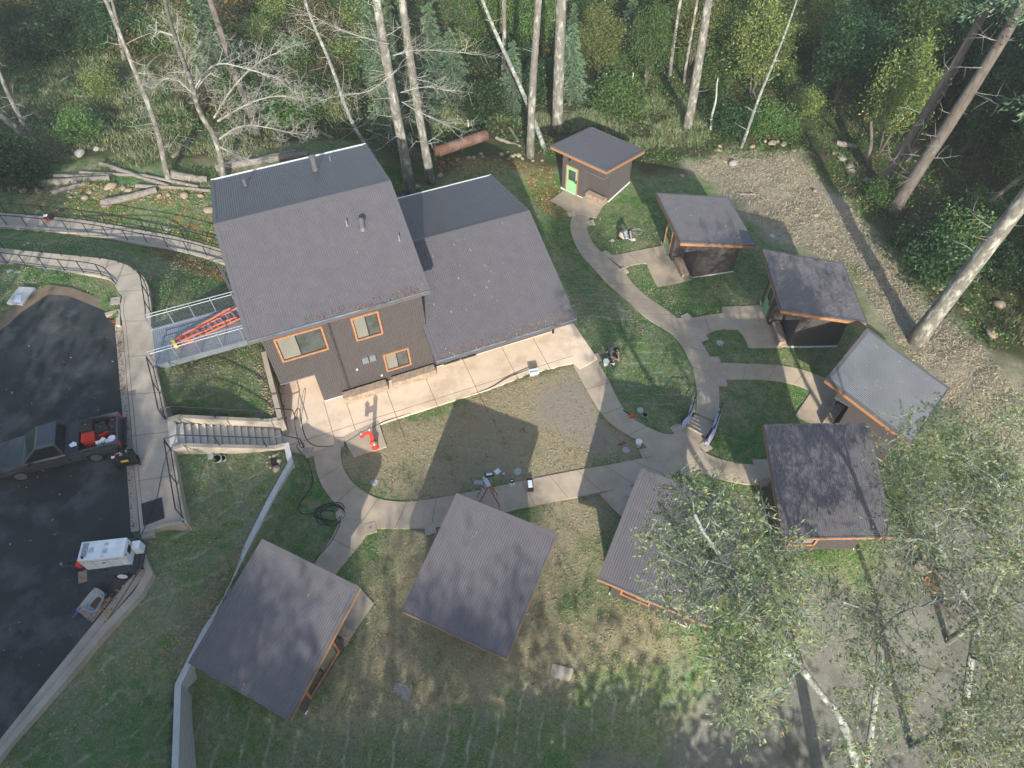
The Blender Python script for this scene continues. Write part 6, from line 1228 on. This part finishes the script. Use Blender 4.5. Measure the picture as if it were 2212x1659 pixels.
# ------------------------------------------------------------ trees with visible trunks
def twigs(mb,p,d,L_,r,depth,rng,droop=.0,n=4,spread=.7):
    pts=[Vector(p)];dd=Vector(d).normalized();k=5 if depth>1 else 4
    for i in range(k):
        dd=(dd+Vector((rng.uniform(-.22,.22),rng.uniform(-.22,.22),rng.uniform(-.12,.16)-droop))).normalized();pts.append(pts[-1]+dd*L_/k)
    rr=[r*(1-.8*i/k) for i in range(k+1)];mb.tube(pts,rr,5 if r>.03 else 3,cap=False)
    if depth>0:
        for i in range(n):
            f=rng.uniform(.25,1);j=min(k-1,int(f*k));q=pts[j].lerp(pts[j+1],f*k-j);a=(pts[j+1]-pts[j]).normalized();s=Vector((rng.uniform(-1,1),rng.uniform(-1,1),rng.uniform(-.5,.8)));s=(s-a*s.dot(a)).normalized()
            twigs(mb,q,(a*(1-spread)+s*spread),L_*rng.uniform(.4,.65),max(.008,r*.5),depth-1,rng,droop,n,spread)
def tall(name,label,base,top,r0,bark,H_,stub=14,stublen=1.0,crown_=True,seed=0,wob=.06,cat='tree',z=None,r1=None,curve=0,stubm=None):
    rng=random.Random(seed);b=gp(*base) if z is None else at(*base,z);t_=onx(*top,b.y);d=(t_-b);s=H_/max(d.z,.5);e=b+d*s
    root=thing(name,label,cat,b);pts=[];rr=[];n=16
    for i in range(n+1):
        f=i/n;q=b.lerp(e,f)+Vector((math.sin(f*9+seed)*wob,math.cos(f*7+seed)*wob*.5,0))*(f>0);q+=Vector((math.sin(f*math.pi)*curve,0,0));pts.append(q);rr.append((r0*(1.25 if i==0 else 1)*(1-f)+(r1 or r0*.45)*f)*rng.uniform(.96,1.04))
    pts[0]-=Z*.4;o=MB();rr=[x*1.2 for x in rr];o.tube(pts,rr,14);nf=len(o.f)
    if stub:
        for k in range(stub):
            f=rng.uniform(.12,.75);j=int(f*n);a=rng.uniform(0,6.28);twigs(o,pts[j]+Vector((0,0,0)),(math.cos(a),math.sin(a)*.6,rng.uniform(-.1,.4)),stublen*rng.uniform(.4,1.4),.03,1 if stublen>1 else 0,rng,.02,3)
        o.m[nf:]=[1]*(len(o.f)-nf)
    o.build('trunk',[M[bark],M[stubm or 'twig']],root,smooth=True)
    if crown_:
        for me,nm in ((PL['fir'][0],'crown'),):
            c=bpy.data.objects.new(nm,me);col.objects.link(c);c.parent=root;q=pts[int(n*.55)]-b;c.location=q;c.scale=(1.25,1.25,(H_*.5)/7.5)
    return root,pts
tall('conifer','tall trunk with white lichened branches standing behind the gap between the two roofs',(886,418),(815,0),.27,'bark',24,10,2.2,seed=1,stubm='barkpale')
tall('conifer','tall pale trunk right of the one with white lichened branches',(930,395),(882,90),.24,'bark',24,8,1.8,seed=2,stubm='barkpale')
tall('conifer','tall straight trunk with speckled bark between culvert and thick trunk',(1145,338),(1162,0),.235,'bark',25,8,.8,seed=3)
tall('conifer','thickest straight trunk with flaking pale bark behind the farthest cabin',(1204,282),(1212,0),.36,'bark',27,26,.8,seed=4,wob=.02)
tall('birch','pale birch leaning left behind the straight speckled trunk',(1180,325),(1055,28),.15,'oaklimb',14,6,.8,False,seed=5)
tall('conifer','thin upright trunk behind the round dark shrub',(1087,187),(1088,0),.16,'bark',20,6,.8,seed=6)
tall('conifer','large brown trunk leaning right, right of the farthest cabin',(1483,280),(1532,0),.30,'bark',25,6,1.0,seed=7)
tall('dead_tree','thin bleached trunk leaning right at the top of the rocky slope',(1600,318),(1722,0),.10,'oaklimb',12,14,1.0,False,seed=8)
tall('dead_tree','short pale broken trunk left of the thin bleached trunk',(1535,278),(1556,145),.09,'barkpale',4.2,3,.5,False,seed=9)
tall('conifer','dark trunk curved at its foot at the right forest edge',(1925,462),(2105,160),.36,'barkdark',24,24,1.9,seed=10,curve=.35)
tall('conifer','dark slender trunk left of the curved one in the shaded forest',(1897,415),(2125,30),.25,'barkdark',24,14,1.6,seed=11)
tall('conifer','huge grey trunk leaning right, rooted on the rocky slope',(1978,735),(2212,430),.40,'bark',26,8,1.4,seed=12,wob=.03)
tall('dead_tree','thin dead trunk between the curved trunk and the slender one',(1912,420),(2010,250),.07,'barkdark',10,8,.8,False,seed=13)
tall('dead_tree','leaning dead grey trunk at the right edge above the huge trunk',(2084,476),(2212,378),.16,'barkdark',9,8,1.2,False,seed=14)
tall('dead_tree','short dark broken trunk in the shade beside the olive tree',(1877,366),(1882,285),.15,'barkdark',4,2,.5,False,seed=15)
tall('conifer','first of two thin straight trunks in the sunlit growth',(1447,165),(1470,0),.13,'bark',20,5,.6,seed=16)
tall('conifer','second of two thin straight trunks in the sunlit growth',(1478,178),(1500,30),.10,'bark',18,5,.6,seed=17)
tall('bare_tree','grey leafless trunk leaning left above the log pile',(363,388),(235,45),.16,'bark',13,12,1.6,False,seed=18,curve=.5)
tall('bare_tree','left trunk of the leaning pair at the left edge',(60,300),(-10,240),.20,'bark',6,6,1.2,False,seed=19)
tall('bare_tree','right trunk of the leaning pair at the left edge',(64,296),(0,160),.14,'bark',8,8,1.2,False,seed=20)
tall('conifer','dark trunk half hidden behind the drooping fir',(560,300),(475,60),.20,'barkdark',20,5,1,seed=21)
tall('birch','thin crooked birch behind the right rear corner of the main house',(817,345),(700,40),.12,'oaklimb',13,14,1.8,False,seed=22,curve=-.9,wob=.2)
tall('bare_tree','thin bare tree beside the leaning grey trunk above the logs',(270,130),(240,0),.12,'bark',9,8,1.5,False,seed=23)
for i,(u,v,tu) in enumerate([(1640,120,1665),(1700,90,1735),(1850,150,1930),(1780,120,1830),(1990,200,2110),(2070,330,2200),(1600,60,1625),(1960,120,2030)]):
    tall('conifer','dim upright trunk deep in the forest at the upper right',(u,v),(tu,v-110),.15,'barkdark',20,6,1.2,i%2==0,seed=30+i)['group' if False else 0]['group']='dim trunks at the upper right'
def limbtree(name,label,px,r,bark,seed,limbs,cat='tree',dep=3):
    pts=[at(*p) for p in px];rng=random.Random(seed);root=thing(name,label,cat,pts[0]);P_=smoothpl(pts,2);n=len(P_);o=MB();o.tube(P_,[r*(1-.75*i/n) for i in range(n)],10);o.build('trunk',M[bark],root,smooth=True)
    o=MB()
    for L_ in limbs:
        q=smoothpl([at(*p) for p in L_],2);rr=r*.27;m_=len(q);o.tube(q,[rr*(1-.8*i/m_) for i in range(m_)],7)
        for k in list(range(1,m_,1))*2: twigs(o,q[k],Vector((rng.uniform(-1,1),rng.uniform(-1,1),rng.uniform(-.2,.6)))+(q[k]-q[k-1]).normalized(),rng.uniform(.7,1.9),max(.012,rr*.3),dep-1,rng,.05,4)
    for k in range(n//2,n,3):
        a=rng.uniform(0,6.28);twigs(o,P_[k],(math.cos(a),math.sin(a),.3),rng.uniform(1,2),r*.25,dep-1,rng,.02,4)
    o.build('branch',M['twig'],root);return root
# big leafless tree behind the left end of the house, arching limbs
limbtree('bare_tree','large leafless tree with pale arching branches behind the left end of the main house',[(484,392,.2),(470,300,3.0),(430,245,5.2),(412,170,8.2),(380,90,11.5),(350,-20,15)],.22,'bark',40,
 [[(470,262,4.2),(540,220,5.4),(600,205,6),(655,215,6)],[(462,255,4.6),(500,190,6),(560,130,7.2),(620,105,7.6)],[(474,300,3.2),(520,268,4),(580,275,4.1),(640,290,3.9)],[(430,245,5.3),(415,180,6.6),(395,120,7.6),(380,60,8.4)],[(415,200,6.5),(460,130,7.6),(540,150,7.2),(600,170,6.8)],[(420,205,6.4),(370,160,7),(330,190,6.6)],[(476,318,2.6),(530,345,2.6),(560,350,2.5)]])
limbtree('dead_tree','lichen white dead limbs spreading left of the tall trunk behind the house',[(872,330,2.3),(860,260,4.8),(850,200,6.8)],.1,'barkpale',41,[[(858,150,8.2),(800,200,7),(740,205,6.6),(700,215,6)],[(840,95,10),(780,80,10),(720,60,10.2),(670,30,10.6)],[(865,200,7),(920,185,7),(960,195,6.8)],[(868,220,6),(900,240,5.6),(965,270,4.8)],[(850,120,9),(900,105,9.4),(1010,115,9.2)]],dep=2)
# near oaks at the lower right
def oak(label,px,r,limbs,poly,zr,K,m,seed,thin=1.0):
    rng=np.random.default_rng(seed);rd=random.Random(seed);pts=smoothpl([at(*p) for p in px],2);root=thing('oak_tree',label,'tree',Vector((pts[0].x,pts[0].y,g1(pts[0].x,pts[0].y))));n=len(pts);r*=.62;rr=[r*(1-.72*i/n)*rd.uniform(.85,1.15) for i in range(n)]
    pts=[Vector((pts[0].x,pts[0].y,g1(pts[0].x,pts[0].y)-.3))]+pts;rr=[r*1.2]+rr;o=MB();o.tube(pts,rr,10)
    al=[(p,q_) for p,q_ in zip(pts[n//3:],rr[n//3:])]
    for L_ in limbs:
        q=smoothpl([at(*p) for p in L_],2);k=len(q);w_=[r*.45*(1-.75*i/k) for i in range(k)];o.tube(q,w_,8);al+=list(zip(q,w_))
    o.build('trunk',M['oaklimb'],root,smooth=True)
    P=np.array(poly,float);K=int(K*2.1);m=int(m*.80);q=rng.uniform(P.min(0),P.max(0),(K*6,2));q=q[inpoly(q[:,0],q[:,1],P)][:K];zs=rng.uniform(*zr,len(q));C=np.array([tuple(at(a,b,z)) for (a,b),z in zip(q,zs)])
    o=MB()
    for c in C:
        c=Vector(c);p,w_=min(al,key=lambda t:(t[0]-c).length);md=p.lerp(c,.5)+Vector((rd.uniform(-.3,.3),rd.uniform(-.3,.3),rd.uniform(-.2,.3)));d=(c-p).length
        if d>1.9: continue
        o.tube(smoothpl([p,p.lerp(md,.5)+Vector((rd.uniform(-.15,.15),rd.uniform(-.15,.15),.1)),md,c],1),[.035,.03,.026,.02,.016,.012,.008][:6][:len(smoothpl([p,p,md,c],1))] if False else .012,4,cap=False)
        for _ in range(3): e=c+Vector((rd.uniform(-.6,.6),rd.uniform(-.6,.6),rd.uniform(-.3,.3)));o.tube([c.lerp(p,.15),e],.006,3,cap=False)
    T=9;nc=len(C);dv=rng.normal(size=(nc,T,3));dv[:,:,2]*=.55;dv/=np.linalg.norm(dv,axis=2)[:,:,None];ln=rng.uniform(.3,.85,(nc,T,1))*rng.uniform(.8,1.3,(nc,1,1));st=C[:,None,:]+rng.normal(size=(nc,T,3))*.12
    for i in range(nc):
        for j in range(T): o.tube([st[i,j],st[i,j]+dv[i,j]*ln[i,j]],[.007,.003],3,cap=False)
    o.build('branch',M['oaklimb'],root)
    per=m//T;tt=rng.random((nc,T,per,1))**.75;PP=(st[:,:,None,:]+dv[:,:,None,:]*ln[:,:,None,:]*(.15+.95*tt)+rng.normal(size=(nc,T,per,3))*.055).reshape(-1,3);DD=np.repeat(dv.reshape(-1,3),per,0)*.9
    V,Q=leafquads(PP,.14,.05,rng,.1,dirs=DD+rng.normal(size=DD.shape)*.55);me=npmesh('crown',V,Q,LM['oak']);V_=np.array(root.location);me.transform(Matrix.Translation(-root.location));c=bpy.data.objects.new('crown',me);col.objects.link(c);c.parent=root
oak('leafy oak with white lichened limbs overhanging the cabin at lower centre right',[(1862,1700,1),(1822,1552,3.6),(1767,1493,5),(1729,1440,6.2),(1687,1395,7.2),(1659,1350,8),(1600,1291,9.2),(1590,1250,9.8),(1565,1211,10.4),(1520,1152,11.2),(1500,1110,11.6)],.24,
 [[(1659,1350,8),(1650,1290,8.8),(1660,1250,9.2),(1715,1232,9.6)],[(1600,1291,9.2),(1560,1270,9.6),(1520,1290,9.8),(1480,1280,10)],[(1640,1340,8.2),(1630,1400,8.4),(1600,1420,8.6)],[(1729,1440,6.2),(1700,1470,7),(1690,1500,7.4)],[(1590,1250,9.8),(1540,1240,10.4),(1500,1250,10.8),(1530,1210,11)],[(1660,1352,8),(1600,1410,7.6),(1545,1425,7.4),(1500,1415,7.2)]],
 [(1355,1250),(1400,1170),(1440,1060),(1500,1015),(1560,1060),(1620,1085),(1690,1130),(1735,1200),(1740,1290),(1700,1420),(1690,1500),(1620,1580),(1560,1540),(1560,1420),(1470,1320),(1400,1290)],(8.2,11.6),78,120,71)
oak('leafy oak over the gravel road at the bottom edge, straight dark trunk',[(1868,1720,.5),(1874,1638,2),(1895,1482,4.5),(1899,1378,6.3),(1892,1326,7),(1905,1290,7.6)],.2,[[(1899,1378,6.3),(1930,1330,7.2),(1980,1310,7.8)],[(1895,1482,4.8),(1960,1430,6),(2030,1450,6.6)],[(1892,1326,7),(1850,1310,7.6),(1820,1300,8)]],
 [(1760,1260),(1850,1220),(1960,1230),(2010,1380),(1990,1500),(1950,1600),(1880,1659),(1800,1659),(1830,1520),(1800,1400)],(5,8),26,110,72)
oak('leafy oak right of the charred log with a thick white limb',[(2080,1560,1.5),(2097,1430,4.5),(2104,1371,5.8),(2124,1343,6.6),(2080,1280,8),(2050,1230,8.8),(2034,1187,9.5),(2020,1140,10)],.22,[[(2124,1343,6.6),(2160,1320,7.6),(2212,1300,8)],[(2034,1187,9.5),(1990,1160,9.8),(1960,1170,10)],[(2100,1420,5),(2150,1440,6),(2200,1500,6.6)],[(2080,1280,8),(2040,1290,8.2),(1990,1310,8.4)]],
 [(1900,960),(1960,890),(2060,880),(2120,960),(2080,1060),(2120,1200),(2212,1260),(2230,1659),(2000,1659),(2040,1500),(2100,1400),(1960,1240),(1890,1180),(1930,1060)],(6.5,10.2),95,100,73)
oak('leafy oak at the right edge with grey forked trunk',[(2128,1330,1),(2140,1285,4.5),(2170,1225,6),(2150,1170,7.4),(2140,1120,8.2),(2160,1060,9)],.2,[[(2170,1225,6),(2200,1180,7),(2212,1100,7.6)],[(2150,1170,7.4),(2110,1130,8.2),(2070,1130,8.6)]],
 [(2020,960),(2100,880),(2240,860),(2240,1260),(2150,1230),(2090,1130)],(7,9.6),48,110,74)
# tall trees south of the camera whose shade falls across the site
def shader(x,y,s,h,label,kind='tree_mid'):
    z=g1(x,y);h=h-z;t=thing('tall_tree',label,'tree',(x,y,z));o=MB();o.tube([(x,y,z-.3),(x+.3,y,z+h*.6),(x,y,z+h*.9)],[.35,.25,.1],9);o.build('trunk',M['bark'],t)
    c=bpy.data.objects.new('crown',PL[kind][0]);col.objects.link(c);c.parent=t;c.scale=(s,s,h/8.4);c.location=(0,0,-h*.02)
    c.rotation_euler=(0,0,random.uniform(0,6))
SH=[(-27,-24,3.0,24,0),(-21,-20,2.6,23,1),(-16,-24,2.2,25,0),(-24,-8,2.2,18,1),(-33,-15,3,24,0),(-19,-12,2.0,19,1),(-15.5,-14,1.6,18,0),(-30,-5,2.6,20,0),(-23,-30,3,27,1),(-14,-33,2.2,27,0),(-30,-32,3,28,1),(-36,0,2.8,22,0),(-17.5,-6,1.5,13,1),
(-13,-13,2.1,10.5,0),(-9,-15,2.1,11,1),(-5,-13,2.1,10,0),(-1,-15,2.1,11,1),(3,-13,2.1,10,0),(7,-15,2.1,11,1),(12,-15,1.5,10,2),(-7,-11,1.9,8.6,1),(1,-11,1.9,8.6,0),
(-12,-17,1.3,16,2),(-8.5,-19,1.2,17,2),(-3.5,-18,1.2,16,2),(0,-20,1.0,17,2),(-5.5,-24,1.1,19,2),
(39,4,2.6,24,1),(40,12,2.6,25,0),(42,0,3.2,26,1),(47,12,3,25,0),(38,20,2.6,22,1),(44,24,2.6,22,0),(41,-10,2.8,26,0),(-32,8,2.5,20,1),(-38,20,2.8,22,0),(52,4,3.2,27,0)]
for i,(x,y,s,h,k) in enumerate(SH): shader(x,y,s,h,'tall broad tree outside the picture, shading the site',['tree_mid','tree_dark','tree_sparse'][k])
for x,y,s_,zc,k in ((-1.8,-18,.9,13.6,'tree_sparse'),(1.4,-19,.95,14.2,'tree_sparse'),(-.2,-23,.7,15.6,'tree_mid'),(-10.6,-18,1.1,14.5,'tree_mid'),(-8.0,-19,1.0,15,'tree_sparse'),(-12.5,-20,1.1,15,'tree_mid'),(-6.2,-21,.8,14.5,'tree_sparse')):
    z=g1(x,y);t=thing('tall_tree','tall broad tree outside the picture, shading the site','tree',(x,y,z));o=MB();o.tube([(x,y,z-.3),(x+.2,y,zc-3),(x,y,zc+2)],[.28,.2,.06],9);o.build('trunk',M['bark'],t);c=bpy.data.objects.new('crown',PL[k][0]);col.objects.link(c);c.parent=t;c.scale=(s_,s_,s_*.85);c.location=(0,0,zc-z-4.8*s_*.85);c.rotation_euler=(0,0,random.uniform(0,6))
for o in list(col.objects):
    if o.get('label')=='tall broad tree outside the picture, shading the site':o['group']='shade trees around the site'

def proj(p):
    c=(np.array(p)-[0,0,H])@MW;return CX+FPX*c[0]/c[2],CY+FPX*c[1]/c[2]
ROWS=['back row','second row','third row','front row']
def rows(group,n,fmt):
    g=[(proj(o.location),o) for o in col.objects if o.get('group')==group];g.sort(key=lambda t:t[0][1]);k=math.ceil(len(g)/n)
    for r in range(n):
        for i,(q,o) in enumerate(sorted(g[r*k:(r+1)*k],key=lambda t:t[0][0])): o['label']=fmt%(ORD[i],ROWS[r] if r<n-1 else 'front row')
rows('shaded forest at the right',4,'leafy tree, %s from left in the %s of the shaded forest at right')
rows('thicket shrubs behind the house',3,'thicket shrub, %s from left in the %s on the hillside behind the house')
rows('green growth north of the rocky slope',3,'sunlit green plant, %s from left in the %s north of the rocky slope')
rows('shrubs in the upper left corner',2,'shrub, %s from left in the %s in the upper left forest corner')
rows('green trees at top centre',2,'green tree, %s from left in the %s among the tall trunks at top centre')
rows('dark shrubs right of the huge trunk',2,'dark shrub, %s from left in the %s right of the huge leaning trunk')
rows('dim trunks at the upper right',2,'dim upright trunk, %s from left in the %s deep in the upper right forest')
# ------------------------------------------------------------ people
def skinmesh(name,V,E,Rd,m_,parent,root=0):
    me=bpy.data.meshes.new(name);me.from_pydata([tuple(v) for v in V],E,[]);o=bpy.data.objects.new(name,me);col.objects.link(o)
    if parent:o.parent=parent
    sk=o.modifiers.new('skin','SKIN');sk.use_smooth_shade=True
    if not me.skin_vertices: me.skin_vertices.new()
    for i,d in enumerate(me.skin_vertices[0].data):
        r=Rd[i];d.radius=(r,r) if not hasattr(r,'__len__') else r;d.use_root=(i==root)
    sb=o.modifiers.new('sub','SUBSURF');sb.levels=1;sb.render_levels=2;me.materials.append(m_);return o
def worker(label,u,v,az,shirt,trousers,J,knee=None,sleeve=.3,h=1.0):
    p=gp(u,v,.0);t=thing('person',label,'person',p);a=R(az);c,s=math.cos(a),math.sin(a)
    X=lambda q:Vector((q[0]*c-q[1]*s,q[0]*s+q[1]*c,q[2]))*h
    hip,ch,nk,hd=[Vector(J[k]) for k in('hip','chest','neck','head')];V=[hip,ch,nk,nk.lerp(hd,.45),hd,hd+Vector((.05,0,-.03))];Rr=[(.15,.12),(.17,.12),.055,.055,.10,.075];E=[(0,1),(1,2),(2,3),(3,4),(4,5)]
    def chain(st,pts,rs):
        k=st
        for q,r in zip(pts,rs): V.append(Vector(q));Rr.append(r);E.append((k,len(V)-1));k=len(V)-1
        return k
    for sg in ('r','l'):
        k=chain(1,[J['sh'+sg],J['el'+sg],J['wr'+sg]],[.062,.045,.030]);w_=Vector(J['wr'+sg]);d=(w_-Vector(J['el'+sg])).normalized();sd=d.cross(Vector((0,0,1))).normalized()
        k=chain(k,[w_+d*.05],[(.036,.02)]);pm=V[k]
        for f,ln in ((-1.5,.06),(-.5,.075),(.5,.07),(1.5,.055)): chain(k,[pm+d*.04+sd*f*.019,pm+d*(.04+ln*.6)+sd*f*.021-Vector((0,0,.012)),pm+d*(.04+ln)+sd*f*.02-Vector((0,0,.035))],[.0095,.009,.0075])
        th=sd*(-1 if sg=='r' else 1);chain(k,[pm+th*.035,pm+th*.05+d*.035],[.011,.009])
        chain(0,[J['hp'+sg],J['kn'+sg],J['an'+sg],J['to'+sg]],[.09,.062,.042,.035])
    skinmesh('body',[X(q) for q in V],E,Rr,M['skin'],t)
    # shirt
    V2=[hip+Vector((0,0,.03)),hip.lerp(ch,.5),ch,nk-(nk-ch)*.2];R2=[(.165,.135),(.165,.135),(.19,.145),.09];E2=[(0,1),(1,2),(2,3)]
    for sg in('r','l'):
        sh,el,wr=Vector(J['sh'+sg]),Vector(J['el'+sg]),Vector(J['wr'+sg]);V2+= [sh,sh.lerp(el,.85)];R2+=[.085,.068];n=len(V2);E2+=[(2,n-2),(n-2,n-1)]
        if sleeve>.5: V2.append(el.lerp(wr,.8));R2.append(.048);E2.append((n-1,n))
    skinmesh('shirt',[X(q) for q in V2],E2,R2,shirt,t)
    V3=[hip+Vector((0,0,.02)),hip-Vector((0,0,.04))];R3=[(.16,.13),(.165,.14)];E3=[(0,1)]
    for sg in('r','l'):
        V3+=[Vector(J['hp'+sg]),Vector(J['hp'+sg]).lerp(Vector(J['kn'+sg]),.6),Vector(J['kn'+sg]),Vector(J['kn'+sg]).lerp(Vector(J['an'+sg]),.9)];n=len(V3);R3+=[.105,.09,.078,.06];E3+=[(1,n-4),(n-4,n-3),(n-3,n-2),(n-2,n-1)]
    skinmesh('trousers',[X(q) for q in V3],E3,R3,trousers,t,1)
    skinmesh('hair',[X(hd+Vector((-.035,0,.03))),X(hd+Vector((.02,0,.055))),X(hd+Vector((-.07,0,-.02)))],[(0,1),(0,2)],[.098,.09,.06],M['hair'],t)
    for sg in('r','l'):
        an,to=Vector(J['an'+sg]),Vector(J['to'+sg]);skinmesh('boot',[X(an),X(an.lerp(to,.3)),X(to)],[(0,1),(1,2)],[.058,.06,.05],M['blackplastic'],t)
        if knee: k=Vector(J['kn'+sg]);skinmesh('knee_pad',[X(k+Vector((.05,0,.05))),X(k+Vector((.07,0,.0)))],[(0,1)],[.075,.07],knee,t)
    return t
J1=dict(hip=(0,0,.42),chest=(.26,0,.74),neck=(.40,0,.88),head=(.50,0,.97),shr=(.30,-.19,.80),shl=(.30,.19,.80),elr=(.46,-.24,.55),ell=(.46,.22,.55),wrr=(.66,-.08,.44),wrl=(.66,.06,.42),hpr=(.04,-.12,.40),hpl=(.04,.12,.40),knr=(.50,-.24,.52),knl=(.42,.26,.10),anr=(.50,-.26,.09),anl=(.0,.28,.08),tor=(.68,-.28,.04),tol=(-.14,.28,.04))
J2=dict(hip=(0,0,.30),chest=(.30,0,.60),neck=(.46,0,.68),head=(.57,0,.72),shr=(.34,-.19,.62),shl=(.34,.19,.62),elr=(.50,-.22,.38),ell=(.50,.22,.38),wrr=(.70,-.06,.22),wrl=(.70,.05,.22),hpr=(.02,-.12,.28),hpl=(.02,.12,.28),knr=(.36,-.16,.09),knl=(.36,.18,.09),anr=(-.06,-.15,.10),anl=(-.06,.16,.10),tor=(-.2,-.15,.05),tol=(-.2,.16,.05))
M['shirtgrey']=mat('grey_shirt',(.17,.18,.2),.9,c2=(.13,.14,.16),ns=8);M['shirtblue']=mat('blue_grey_shirt',(.22,.28,.36),.9,c2=(.17,.22,.3),ns=8);M['dark']=mat('dark_trousers',(.03,.032,.04),.9);M['khaki']=mat('khaki_trousers',(.42,.37,.26),.9,c2=(.34,.3,.2),ns=8)
worker('crouching worker in grey shirt with red knee pads, on the green bank beside the patio',1313,770,-52,M['shirtgrey'],M['dark'],J1,M['redplastic'],h=1.06)
worker('worker in a blue long sleeved shirt bent over on the lawn below the farthest cabin',1342,510,-48,M['shirtblue'],M['khaki'],J2,None,sleeve=.8,h=1.1)
p=gp(1341,516,.02);o=MB();o.cbox(p,.5,.32,.03,.4);tag(o.build('kneeling_mat',M['blackplastic']),'dark kneeling mat under the worker in the blue shirt','mat')

# ------------------------------------------------------------ haze volume added to stand in for lens veil
hz=MB();hz.pbox((-230,-230,-9.5),(460,0,0),(0,470,0),(0,0,43));m=bpy.data.materials.new('lens_veil_haze');m.use_nodes=True;t=m.node_tree;t.nodes.clear();o1=t.nodes.new('ShaderNodeOutputMaterial');v1=t.nodes.new('ShaderNodeVolumePrincipled');v1.inputs['Color'].default_value=(.9,.95,.95,1);v1.inputs['Density'].default_value=.0007;v1.inputs['Anisotropy'].default_value=.2;t.links.new(v1.outputs[0],o1.inputs['Volume'])
tag(hz.build('haze',m),'thin pale haze volume added over the whole site, standing in for lens veil',None,None,'stuff')
mb=MB();[mb.quad(*q) for q in JO];tag(mb.build('paving_joint',M['joint']),kind='structure')
